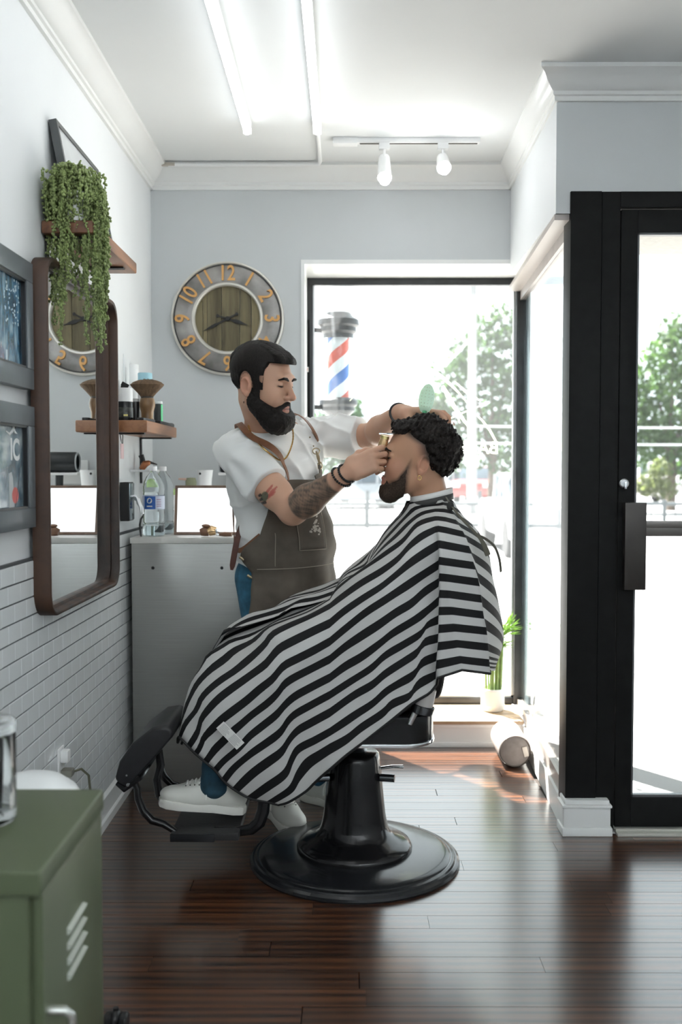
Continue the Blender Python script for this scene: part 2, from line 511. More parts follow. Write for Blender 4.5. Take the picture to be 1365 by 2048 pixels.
# plinth block at the post foot
g = G()
g.span((.778, YD - .05, 0), (.958, YD + .05, .030))
g.span((.784, YD - .042, .030), (.952, YD + .05, .102))
g.span((.778, YD - .05, .102), (.956, YD + .05, .112))
g.span((.788, YD - .040, .112), (.948, YD + .05, .128))
tag(g.build('trim_5', TRIM, bevel=.004), kind='structure')

# the rest of the shop, behind and beside the camera
struct('wall_far_right', G().span((XE, Y0, 0), (XE + .1, YD + .12, ZC)), WHITE_WALL)
struct('wall_rear', G().span((WL - .1, Y0 - .1, 0), (XE, Y0, ZC)), WHITE_WALL)

# ---------------------------------------------------------------- ceiling lights
LED = mat('led_diffuser', (.95, .97, 1), .5, emit=(.95, .98, 1.0), es=4.2)
FIX = mat('white_fixture_metal', (.85, .86, .86), .4)
FILL_LED = mat('fill_led_diffuser', (.95, .97, 1), .5, emit=(.91, .97, 1.0), es=20.0)
def batten(x, ya, yb, label, m=None):
    t = thing('ceiling_batten', (x, (ya + yb) / 2, ZC), label, 'ceiling light', 'LED battens on the ceiling')
    part(t, 'housing', G().span((x - .016, ya, ZC - .030), (x + .016, yb, ZC)).span((x - .017, ya, ZC - .052), (x + .017, ya + .015, ZC)).span((x - .017, yb - .015, ZC - .052), (x + .017, yb, ZC)), FIX, bevel=.002)
    part(t, 'diffuser', G().tube([(x, ya + .015, ZC - .042), (x, yb - .015, ZC - .042)], .0145, 12), m or LED)
    return t
batten(-.392, -.6, 4.06, 'slim white LED batten on the ceiling, left of the two in view')
batten(-.112, -.6, 4.06, 'slim white LED batten on the ceiling ending at the conduit')
for x, w in ((-.4, 'nearest the white side wall'), (.15, 'second from the white side wall'), (.7, 'third from the white side wall'), (1.3, 'third from the far right wall'), (1.9, 'second from the far right wall'), (2.5, 'nearest the far right wall')):
    batten(x, -3.0, -.7 if x < .5 else .6, 'slim white LED batten added as unseen fill over the rear of the shop, ' + w, FILL_LED)  # unseen battens behind the camera, added to fill the room with light
# ================================================================ outside
GZ = -.16
CONC = mat('sunlit_concrete', (.30, .295, .29), .9, vary=.06, vscale=2)
ASPH = mat('pale_asphalt', (.27, .27, .275), .9, vary=.06, vscale=1)
tag(G().span((-6, YW + .06, GZ - .2), (14, 11.5, GZ + .04)).build('sidewalk', CONC), kind='structure')
tag(G().span((XR + .14, YD + .11, GZ - .2), (14, YW + .06, -.04)).build('entry_slab', CONC), kind='structure')
tag(G().span((-60, 11.5, GZ - .3), (90, 140, GZ - .06)).build('road', ASPH), kind='structure')
tag(G().span((-60, 26.5, GZ - .06), (90, 30, GZ + .03)).build('far_kerb', CONC), kind='structure')
# stone soffit of the entry recess
tag(G().span((XR + .13, YD + .125, 2.40), (6, YW + .1, 2.75)).build('entry_soffit', mat('stucco_soffit', (.30, .29, .27), .9, vary=.12, vscale=40, bump=.5, bscale=60)), kind='structure')

# railing
RAILM = mat('grey_railing_paint', (.08, .09, .095), .5)
YF = 25.0
t = thing('street_railing', (2, YF, GZ), 'grey metal street railing with thin posts beyond the shop window', 'railing')
for z in (.62, .10):
    part(t, 'rail', G().tube([(-9, YF, GZ + z), (26, YF, GZ + z)], .045, 8), RAILM)
for i, px in enumerate((560, 648, 735, 815, 900, 960, 992, 1075, 1160, 1250, 1330)):
    x = at(px, 1000, YF)[0]
    part(t, 'post', G().tube([(x, YF, GZ), (x, YF, GZ + (.95 if i in (2, 5) else .72))], .055, 8), RAILM)
g = G()
for i in range(110):
    x = -8.5 + i * .3
    g.tube([(x, YF, GZ + .1), (x, YF, GZ + .62)], .012, 4)
tag(part(t, 'baluster_row', g, RAILM), kind='stuff')

# utility pole with wires
YP = 33.0
x = at(946, 700, YP)[0]
t = thing('utility_pole', (x, YP, GZ), 'pale grey utility pole rising in front of the tree', 'pole')
part(t, 'shaft', G().tube([(x, YP, GZ), (x, YP, 8.6)], [.17, .12], 10), mat('weathered_pole', (.26, .26, .26), .8))
part(t, 'crossarm', G().box((x, YP, 7.9), (1.8, .1, .12)), MATS['weathered_pole'])
for dz, dx in ((2.86, 0), (2.3, .02)):
    part(t, 'wire', G().tube([(x + k * 3.0, YP + .1, GZ + dz + .25 * (k / 6.0 - .5) ** 2) for k in range(0, 8)], .025, 5), mat('wire_grey', (.6, .62, .64), .6))

# trees
TRUNK = mat('tree_bark', (.12, .09, .07), .9, vary=.3, vscale=10)
def leafmat(name, c):
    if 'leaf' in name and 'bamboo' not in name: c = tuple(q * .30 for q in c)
    m = mat(name, c, .55, spec=.3)
    if m.get('done'): return m
    m['done'] = 1
    N, L = NT(m); b = N['Principled BSDF']
    tr = N.new('ShaderNodeBsdfTranslucent'); tr.inputs['Color'].default_value = (c[0] * 1.5, c[1] * 1.6, c[2] * 1.1, 1)
    ms = N.new('ShaderNodeMixShader'); ms.inputs[0].default_value = .45
    L.new(b.outputs[0], ms.inputs[1]); L.new(tr.outputs[0], ms.inputs[2]); L.new(ms.outputs[0], N['Material Output'].inputs['Surface'])
    return m
def tree(name, x, y, h, blobs, n, col, label, seed=1, leaf=.22, trunk=True):
    R_ = np.random.RandomState(seed)
    t = thing(name, (x, y, GZ), label, 'tree' if trunk else 'bush')
    if trunk:
        g = G().tube([(x, y, GZ), (x + .05, y, GZ + h * .25), (x - .03, y, GZ + h * .5)], [.2, .16, .1], 8)
        for bx, by, bz, br in blobs[:5]:
            g.tube([(x, y, GZ + h * .25), (x + bx * .5, y + by * .5, GZ + h * .25 + (bz - h * .25) * .6), (x + bx, y + by, GZ + bz)], [.10, .07, .03], 6)
        part(t, 'trunk', g, TRUNK)
    V = []; F = []
    w = np.array([b[3] ** 2 for b in blobs]); w = w / w.sum()
    for i in range(n):
        bx, by, bz, br = blobs[R_.choice(len(blobs), p=w)]
        d = R_.randn(3); d /= np.linalg.norm(d)
        p = np.array([x + bx, y + by, GZ + bz]) + d * br * (R_.rand() ** .4)
        nrm = d + R_.randn(3) * .7; nrm /= np.linalg.norm(nrm)
        u = np.cross(nrm, R_.randn(3)); u /= np.linalg.norm(u); v = np.cross(nrm, u)
        s = leaf * R_.uniform(.6, 1.3)
        o = len(V)
        V += [tuple(p - u * s), tuple(p - v * s * .5), tuple(p + u * s), tuple(p + v * s * .5)]
        F.append((o, o + 1, o + 2, o + 3))
    g = G(); g.add(V, F)
    tag(part(t, 'foliage', g, leafmat(name + '_leaf_%d' % seed, col), smooth=0, fixn=False), kind='stuff')
    return t
def blobset(seed, cx, n, rx, rz0, rz1, r0, r1):
    R_ = np.random.RandomState(seed)
    return [(cx + R_.uniform(-rx, rx), R_.uniform(-1.2, 1.2), R_.uniform(rz0, rz1), R_.uniform(r0, r1)) for _ in range(n)]
xt = at(985, 800, 38)[0]
tree('street_tree', xt, 38, 7, [(0, 0, 6.0, 1.0), (-.9, 0, 5.0, 1.0), (.6, 0, 5.2, 1.3), (-1.6, 0, 3.6, 1.1), (.2, 0, 3.6, 1.5), (1.6, 0, 4.2, 1.4), (-1.2, 0, 2.4, 1.2), (.8, 0, 2.2, 1.4), (1.9, 0, 2.4, 1.2), (-2.0, .3, 2.3, .9), (.9, 0, 6.9, 1.0), (0, 0, 6.9, .9), (-1.5, 0, 5.2, .9), (-2.1, 0, 4.0, .9), (2.2, 0, 5.6, 1.3), (1.8, 0, 6.8, 1.0), (-1.0, 0, 6.0, .8)], 4600, (.13, .24, .10), 'tall leafy tree seen through the right half of the shop window', 3, .17)
xt = at(690, 800, 42)[0]
tree('street_tree', xt, 42, 5, [(0, 0, 3.8, .9), (-.7, 0, 3.1, 1.0), (.7, 0, 3.0, .9), (1.1, 0, 2.2, .9), (0, 0, 2.2, 1.3), (-1.1, 0, 2.2, .8)], 1500, (.12, .22, .12), 'small round leafy tree behind the striped pole', 5, .17)
xt = at(800, 830, 50)[0]
tree('street_tree', xt, 50, 4, [(0, 0, 2.6, 1.0), (-1.2, 0, 2.2, 1.0), (1.2, 0, 2.3, 1.0), (2.3, 0, 2.0, .9)], 900, (.16, .26, .17), 'low distant tree between the striped pole and the tall tree', 6, .2)
xt = at(1345, 750, 36)[0]
tree('street_tree', xt, 36, 7, [(0, 0, 5.6, 1.0), (-.6, 0, 4.4, 1.0), (.9, 0, 4.8, 1.3), (-.7, 0, 3.2, 1.0), (.6, 0, 3.2, 1.4), (-.4, 0, 2.2, 1.1), (1.0, 0, 2.0, 1.3), (2.0, 0, 3.8, 1.3), (2.1, 0, 2.2, 1.2), (-1.4, 0, 5.0, .9), (-1.6, 0, 3.8, 1.0), (-1.5, 0, 2.4, 1.0), (.3, 0, 6.4, .9), (1.5, 0, 6.0, 1.1)], 4600, (.16, .30, .09), 'tall leafy tree seen through the glass door', 8, .17)
xt = at(1306, 890, 34)[0]
tree('roadside_bush', xt, 34, 2, [(0, 0, 1.0, .5), (.25, 0, 1.45, .45), (-.3, 0, .9, .4), (.45, 0, .85, .45)], 700, (.36, .42, .18), 'pale flowering bush behind the white pickup truck', 9, .1, trunk=False)
xt = at(1090, 800, 60)[0]
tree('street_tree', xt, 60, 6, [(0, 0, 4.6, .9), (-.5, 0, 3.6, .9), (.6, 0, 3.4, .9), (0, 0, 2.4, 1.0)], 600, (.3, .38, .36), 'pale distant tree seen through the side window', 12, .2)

# cars
TYRE = mat('tyre_rubber', (.02, .02, .022), .8)
CARGLASS = mat('car_glass', (.05, .07, .09), .05, coat=.5)
def car(name, x, y, rot, body, L_, W_, hb, hr, cab, label, bed=False, grille=None, scale=1):
    """profile in length direction; rot about z (0: nose towards +x)"""
    t = thing(name, (x, y, GZ - .06), label, 'car' if not bed else 'truck')
    M = Matrix.Rotation(rot, 3, 'Z')
    z0 = GZ - .06
    def fn(a, b, d): 
        p = M @ Vector((a, d, b)); return (x + p.x, y + p.y, z0 + p.z)
    pm = mat('car_paint_' + name + label[:6].replace(' ', '_'), body, .25, coat=.8)
    h0 = .32
    low = [(-L_ / 2, h0), (L_ / 2 - .05, h0), (L_ / 2, h0 + .15), (L_ / 2 - .03, hb - .12), (L_ / 2 - .25, hb), (cab[1] + .35, hb + .04), (cab[0] - .3 if not bed else -L_ / 2, hb + .05), (-L_ / 2 + .02, hb - .05)]
    part(t, 'body', G().prism(low, fn, -W_ / 2, W_ / 2), pm, bevel=.06, bseg=3)
    c0, c1 = cab
    top = [(c0 - (.35 if not bed else .05), hb), (c1 + .45, hb), (c1, hr), (c0, hr)]
    part(t, 'cabin', G().prism(top, fn, -W_ / 2 + .10, W_ / 2 - .10), CARGLASS, bevel=.04)
    rf = [(c0 - .04, hr - .05), (c1 + .04, hr - .05), (c1 - .04, hr + .03), (c0 + .04, hr + .03)]
    part(t, 'roof', G().prism(rf, fn, -W_ / 2 + .12, W_ / 2 - .12), pm, bevel=.02)
    for a in (c0 - .02, (c0 + c1) / 2 + .1, c1 + .02):
        for s_ in (-1, 1):
            part(t, 'pillar', G().prism([(a - .05, hb), (a + .07, hb), (a + .04, hr), (a - .04, hr)], fn, s_ * (W_ / 2 - .13), s_ * (W_ / 2 - .085)), pm)
    for a in (-L_ / 2 + .8, L_ / 2 - .85):
        for s_ in (-1, 1):
            c = fn(a, .34, s_ * (W_ / 2 - .10))
            Mw = M @ Matrix.Rotation(PI / 2, 3, 'X')
            w = part(t, 'wheel', G().lathe([(.20, -.11), (.33, -.11), (.345, -.07), (.345, .07), (.33, .11), (.20, .11)], 24, c, Mw), TYRE)
            sub(w, 'hub', G().lathe([(.0, -.10), (.2, -.10), (.2, .10), (0, .10)], 16, c, Mw), STEEL)
    for s_ in (-1, 1):
        part(t, 'headlight', G().prism([(L_ / 2 - .12, hb - .28), (L_ / 2 + .005, hb - .30), (L_ / 2 - .01, hb - .12), (L_ / 2 - .12, hb - .10)], fn, s_ * (W_ / 2 - .40), s_ * (W_ / 2 - .03)), mat('headlight_lens', (.75, .78, .8), .1))
    if grille:
        gr = part(t, 'grille', G().prism([(L_ / 2 - .02, hb - .42), (L_ / 2 + .015, hb - .42), (L_ / 2 + .01, hb - .10), (L_ / 2 - .02, hb - .10)], fn, -W_ / 2 + .45, W_ / 2 - .45), mat('dark_grille', (.06, .065, .07), .4))
        sub(gr, 'chrome_cross', G().prism([(L_ / 2, hb - .29), (L_ / 2 + .04, hb - .29), (L_ / 2 + .04, hb - .23), (L_ / 2, hb - .23)], fn, -W_ / 2 + .45, W_ / 2 - .45).prism([(L_ / 2, hb - .42), (L_ / 2 + .04, hb - .42), (L_ / 2 + .04, hb - .10), (L_ / 2, hb - .10)], fn, -.05, .05), CHROME)
        part(t, 'bumper', G().prism([(L_ / 2 - .05, .30), (L_ / 2 + .12, .32), (L_ / 2 + .12, .52), (L_ / 2 - .05, .55)], fn, -W_ / 2 + .02, W_ / 2 - .02), CHROME, bevel=.03)
    return t
p = at(1324, 985, 46); car('pickup_truck', p[0], 46, -PI / 2 + .25, (.40, .38, .38), 5.4, 2.0, 1.25, 1.85, (-.4, .9), 'white pickup truck with dark grille seen through the glass door', bed=True, grille=True)
p = at(960, 960, 47); car('parked_car', p[0], 47, -PI / 2 - .3, (.30, .04, .035), 4.5, 1.85, 1.05, 1.65, (-1.6, .5), 'red parked car below the lettering on the window')
p = at(905, 960, 52); car('parked_car', p[0] + .6, 53, PI, (.30, .31, .33), 4.4, 1.8, .95, 1.45, (-1.0, .5), 'grey parked car behind the red one')
p = at(700, 985, 40); car('parked_car', p[0], 40, PI + .1, (.24, .26, .28), 4.5, 1.8, .95, 1.45, (-1.0, .5), 'silver parked car behind the railing, left of the client')
p = at(1112, 1060, 17.5); car('parked_car', p[0], 18.8, PI / 2, (.34, .35, .36), 4.4, 1.8, .95, 1.45, (-1.0, .5), 'grey car seen end-on through the side window')
p = at(1180, 985, 44); car('parked_car', p[0], 50, PI, (.45, .12, .10), 4.4, 1.8, .95, 1.45, (-1.0, .5), 'red car beside the white pickup truck')

# ---------------------------------------------------------------- striped barber pole outside the window
def barber_pole():
    X, Yp = at(677, 750, 5.14)[0], 5.14
    zt = lambda py: at(682, py, Yp)[2]
    t = thing('barber_pole', (X, Yp, zt(835)), 'red white and blue striped barber pole mounted outside the window', 'barber pole')
    gm = mat('dark_pole_cap', (.035, .037, .04), .3, metal=.2)
    m = bpy.data.materials.new('spiral_stripes'); m.use_nodes = True
    N, L = NT(m); b = N['Principled BSDF']; b.inputs['Roughness'].default_value = .3
    tc = N.new('ShaderNodeTexCoord'); sx = N.new('ShaderNodeSeparateXYZ'); L.new(tc.outputs['Object'], sx.inputs[0])
    a2 = N.new('ShaderNodeMath'); a2.operation = 'ARCTAN2'
    L.new(sx.outputs['X'], a2.inputs[0]); 
    ng = N.new('ShaderNodeMath'); ng.operation = 'MULTIPLY'; ng.inputs[1].default_value = -1; L.new(sx.outputs['Y'], ng.inputs[0]); L.new(ng.outputs[0], a2.inputs[1])
    d1 = N.new('ShaderNodeMath'); d1.operation = 'MULTIPLY'; d1.inputs[1].default_value = -1 / (2 * PI); L.new(a2.outputs[0], d1.inputs[0])
    d2 = N.new('ShaderNodeMath'); d2.operation = 'MULTIPLY_ADD'; d2.inputs[1].default_value = 1 / .265; L.new(sx.outputs['Z'], d2.inputs[0]); L.new(d1.outputs[0], d2.inputs[2])
    fr = N.new('ShaderNodeMath'); fr.operation = 'FRACT'; L.new(d2.outputs[0], fr.inputs[0])
    cr = N.new('ShaderNodeValToRGB'); cr.color_ramp.interpolation = 'CONSTANT'
    e = cr.color_ramp.elements
    e[0].position = 0; e[0].color = (.03, .16, .55, 1); e[1].position = .24; e[1].color = (.85, .87, .88, 1)
    x = e.new(.5); x.color = (.72, .10, .05, 1); x = e.new(.74); x.color = (.85, .87, .88, 1)
    L.new(fr.outputs[0], cr.inputs['Fac']); L.new(cr.outputs['Color'], b.inputs['Base Color'])
    zc = zt(773)
    o = G().lathe([(.055, -(zc - zt(800))), (.055, zt(672) - zc)], 40).build('striped_drum', m, None)
    o.parent = t; o.location = Vector((0, 0, zc - t.location.z))
    part(t, 'glass_sleeve', G().lathe([(.080, zt(800)), (.080, zt(672))], 40, (X, Yp, 0), cap=False), glass_pane('clear_sleeve', (.95, .97, .98)), smooth=60)
    part(t, 'cap', G().lathe([(.0, zt(625)), (.065, zt(627)), (.075, zt(634)), (.105, zt(641)), (.108, zt(652)), (.092, zt(656)), (.092, zt(664)), (.078, zt(669)), (.078, zt(677)), (0, zt(677))], 40, (X, Yp, 0)), gm)
    part(t, 'foot', G().lathe([(.0, zt(797)), (.085, zt(797)), (.098, zt(802)), (.098, zt(810)), (.085, zt(815)), (.085, zt(822)), (.05, zt(835)), (0, zt(838))], 40, (X, Yp, 0)), gm)
    part(t, 'globe', G().ball((X, Yp, zt(604)), .078, 32, 20), mat('white_glass_globe', (.9, .91, .92), .15, trans=.5))
    xb = at(616, 700, 5.07)[0]
    part(t, 'wall_bracket', G().span((xb - .018, 5.05, zt(825)), (xb + .018, 5.09, zt(640))).tube([(xb, 5.09, zt(662)), (X - .05, Yp, zt(662))], .012, 10).tube([(xb, 5.09, zt(815)), (X - .05, Yp, zt(815))], .012, 10), BLACKMETAL, bevel=.003)
barber_pole()
# small dark cover strip with a red and white sticker on the window jamb
t = thing('window_alarm_contact', at(614, 790, YW - .02), 'slim dark strip with a red sticker on the window jamb', 'alarm sensor')
a, b_ = at(609, 640, YW - .02), at(620, 840, YW - .02)
part(t, 'strip', G().span((a[0], YW - .03, b_[2]), (b_[0], YW - .013, a[2])), BLACKMETAL, bevel=.002)
a, b_ = at(610.5, 734, YW - .032), at(617.5, 744, YW - .032)
st = part(t, 'sticker', G().span((a[0], YW - .0325, b_[2]), (b_[0], YW - .0305, a[2])), mat('sticker_white', (.85, .83, .8), .5))
a, b_ = at(612.5, 736.5, YW - .034), at(615.5, 741.5, YW - .034)
sub(st, 'red_mark', G().span((a[0], YW - .0335, b_[2]), (b_[0], YW - .0326, a[2])), mat('sticker_red', (.7, .08, .04), .5))

# ---------------------------------------------------------------- white vinyl on the shop window
VINYL = leafmat('white_vinyl_lettering', (.62, .63, .63))
NT(VINYL)[0]['Mix Shader'].inputs[0].default_value = .75
def text_geo(txt, size, origin, ux, uz, depth=0.0, align='LEFT', bold=0):
    cu = bpy.data.curves.new('t', 'FONT'); cu.body = txt; cu.size = 1.0; cu.align_x = align; cu.offset = bold
    ob = bpy.data.objects.new('t', cu); COL.objects.link(ob)
    bpy.context.view_layer.update()
    me = bpy.data.meshes.new_from_object(ob)
    bpy.data.objects.remove(ob)
    O, A, B = Vector(origin), Vector(ux), Vector(uz)
    n = A.cross(B).normalized()
    bm = bmesh.new(); bm.from_mesh(me)
    if depth:
        r = bmesh.ops.extrude_face_region(bm, geom=list(bm.faces))
        for v in [e for e in r['geom'] if isinstance(e, bmesh.types.BMVert)]: v.co.z += 1.0
    bm.verts.ensure_lookup_table()
    vs = [O + A * (v.co.x * size) + B * (v.co.y * size) + n * (depth * v.co.z) for v in bm.verts]
    fs = [tuple(v.index for v in f.verts) for f in bm.faces]
    bm.free(); bpy.data.meshes.remove(me)
    return vs, fs
YV = YW + .002
def vy(px, py): return Vector(at(px, py, YV))
def stroke(g, pts, w):
    """flat vinyl stroke lying on the glass"""
    g.lift = getattr(g, 'lift', 0) + .0004
    P = [vy(*p) - Vector((0, g.lift, 0)) for p in pts]
    L1, L2 = [], []
    for i, p in enumerate(P):
        d = (P[min(i + 1, len(P) - 1)] - P[max(i - 1, 0)]).normalized()
        n = Vector((-d.z, 0, d.x)) * w[i] * .5
        L1.append(p + n); L2.append(p - n)
    g.grid([L1, L2])
g = G()
arc = [(700 + 250 * i / 24, 842 - 115 * math.sin(PI * (i / 24 * .86 + .10)) ** .9) for i in range(25)]
stroke(g, arc, [.004 + .012 * abs(math.sin(PI * i / 24 * 2.2)) for i in range(25)])
stroke(g, [(886, 772), (897, 792), (908, 812), (922, 832), (938, 854)], [.012, .022, .018, .016, .008])
stroke(g, [(908, 812), (916, 832), (920, 846)], [.006, .008, .006])
stroke(g, [(938, 822), (942, 838), (941, 856)], [.02, .024, .01])
stroke(g, [(952, 828), (966, 842), (980, 860), (992, 882)], [.006, .008, .010, .008])
stroke(g, [(890, 842), (930, 824), (975, 806)], [.004, .005, .004])
stroke(g, [(910, 764), (940, 790), (962, 802)], [.006, .014, .004])
o = sub(w1, 'vinyl_emblem', g, VINYL, smooth=0)
g = G(); A_ = vy(998, 907)
vs, fs = text_geo('BARBER', .086, A_, (-1, 0, 0), (0, 0, 1), bold=.01)
g.add(vs, fs)
sub(w1, 'vinyl_lettering', g, VINYL, smooth=0)
# ================================================================ wall clock
def clock():
    C = Vector(at(455, 637, YB - .03)); C.y = YB
    r0 = .262
    t = thing('wall_clock', (C.x, YB, C.z), 'large round wall clock with gold numerals and a plank face', 'clock')
    Mx = Matrix.Rotation(PI / 2, 3, 'X')      # lathe axis towards the room
    RING = mat('pewter_clock_ring', (.27, .26, .25), .38, metal=.55, vary=.45, vscale=9)
    PALE = mat('pale_metal_rim', (.62, .60, .55), .35, metal=.5)
    GOLD = mat('antique_gold_numeral', (.62, .34, .12), .42, metal=.25)
    part(t, 'ring', G().lathe([(.158, .004), (.158, .030), (.165, .034), (.245, .028), (.252, .024), (.252, .004)], 72, C, Mx, cap=False), RING)
    part(t, 'outer_rim', G().lathe([(.250, .002), (.250, .030), (.254, .035), (.260, .034), (r0, .028), (r0, .002)], 72, C, Mx, cap=False), PALE)
    part(t, 'inner_rim', G().lathe([(.150, .004), (.150, .032), (.155, .038), (.163, .038), (.168, .032), (.168, .004)], 72, C, Mx, cap=False), PALE)
    part(t, 'dark_edge', G().lathe([(.244, .020), (.244, .0305), (.251, .0305), (.251, .020)], 72, C, Mx, cap=False), mat('dark_edge', (.05, .05, .05), .5))
    fw = wood('olive_driftwood_face', (.055, .045, .022), (.24, .20, .105), scale=(26, 26, 2.0), rough=.6, rnd=.22)
    cuts = [-.153, -.115, -.095, -.028, .056, .110, .153]
    for a, b in zip(cuts[:-1], cuts[1:]):
        n = 8
        xs = [a + .0012 + (b - a - .0024) * i / n for i in range(n + 1)]
        R_ = .154
        top = [(x, math.sqrt(max(R_ * R_ - x * x, .0004))) for x in xs]
        poly = top + [(x, -z) for x, z in reversed(top)]
        part(t, 'face_plank', G().prism(poly, lambda u, v, d: (C.x + u, C.y - d, C.z + v), .004, .014), fw, smooth=0)
    for h in range(1, 13):
        a = PI / 2 - h * PI / 6
        txt = str(h)
        up = Vector((math.cos(a), 0, math.sin(a))); rt = Vector((math.sin(a), 0, -math.cos(a)))
        sz = .098
        O = C + up * (.208 - sz * .345) + Vector((0, -.0285, 0))
        # narrow the figures a little, like the photograph's
        vs, fs = text_geo(txt, 1.0, O, rt * sz * .80, up * sz, depth=.012, align='CENTER', bold=.012)
        g = G(); g.add(vs, fs)
        part(t, 'numeral', g, GOLD, smooth=0)
    HAND = mat('black_clock_hand', (.015, .015, .016), .5)
    def hand(ang, L_, w, dep, blob):
        d = Vector((math.cos(ang), 0, math.sin(ang))); n = Vector((-math.sin(ang), 0, math.cos(ang)))
        pr = [(-.055, .003), (-.05, .009), (-.04, .003), (0, .005), (blob - .03, .004), (blob - .012, w * 2.4), (blob + .01, w * 2.0), (blob + .025, .004), (L_, .001)]
        poly = [(a, b) for a, b in pr] + [(a, -b) for a, b in reversed(pr)]
        return G().prism(poly, lambda u, v, q: C + d * u + n * v + Vector((0, -q, 0)), dep, dep + .003)
    part(t, 'hour_hand', hand(math.radians(-17), .098, .004, .018, .052), HAND)
    part(t, 'minute_hand', hand(math.radians(207), .125, .003, .022, .075), HAND)
    part(t, 'hand_boss', G().lathe([(.0, .015), (.011, .015), (.011, .029), (0, .030)], 20, C, Mx), HAND)
clock()

# ================================================================ mirror
def rounded_rect(w, h, r, n=8):
    pts = []
    for cx, cy, a0 in ((w / 2 - r, h / 2 - r, 0), (-w / 2 + r, h / 2 - r, PI / 2), (-w / 2 + r, -h / 2 + r, PI), (w / 2 - r, -h / 2 + r, 3 * PI / 2)):
        for i in range(n + 1):
            a = a0 + PI / 2 * i / n
            pts.append((cx + r * math.cos(a), cy + r * math.sin(a)))
    return pts
def mirror():
    ya, yb, za, zb = 2.815, 3.690, .886, 1.920
    cy, cz = (ya + yb) / 2, (za + zb) / 2
    w, h = yb - ya, zb - za
    t = thing('wall_mirror', (WL, cy, za), 'tall mirror with rounded walnut frame on the left wall', 'mirror')
    WAL = wood('dark_walnut_frame', (.012, .006, .004), (.060, .027, .014), scale=(8, 8, 8), rough=.5, coat=.0, rnd=.02)
    g = G()
    loops = []
    for off, x in ((0, WL + .013), (0, WL + .060), (-.003, WL + .063), (-.011, WL + .063), (-.014, WL + .060), (-.014, WL + .034), (-.022, WL + .032), (-.024, WL + .016)):
        loops.append([(x, cy + a, cz + b) for a, b in rounded_rect(w + 2 * off, h + 2 * off, .075 + off)])
    n = len(loops[0])
    vs = [p for L_ in loops for p in L_]
    fs = [(i * n + k, i * n + (k + 1) % n, (i + 1) * n + (k + 1) % n, (i + 1) * n + k) for i in range(len(loops) - 1) for k in range(n)]
    g.add(vs, fs)
    part(t, 'frame', g, WAL, smooth=50)
    pts = rounded_rect(w - .04, h - .04, .058)
    part(t, 'mirror_glass', G().prism(pts, lambda a, b, d: (WL + d, cy + a, cz + b), .014, .022), mat('silvered_glass', (.90, .92, .92), .01, metal=1), smooth=0)
mirror()

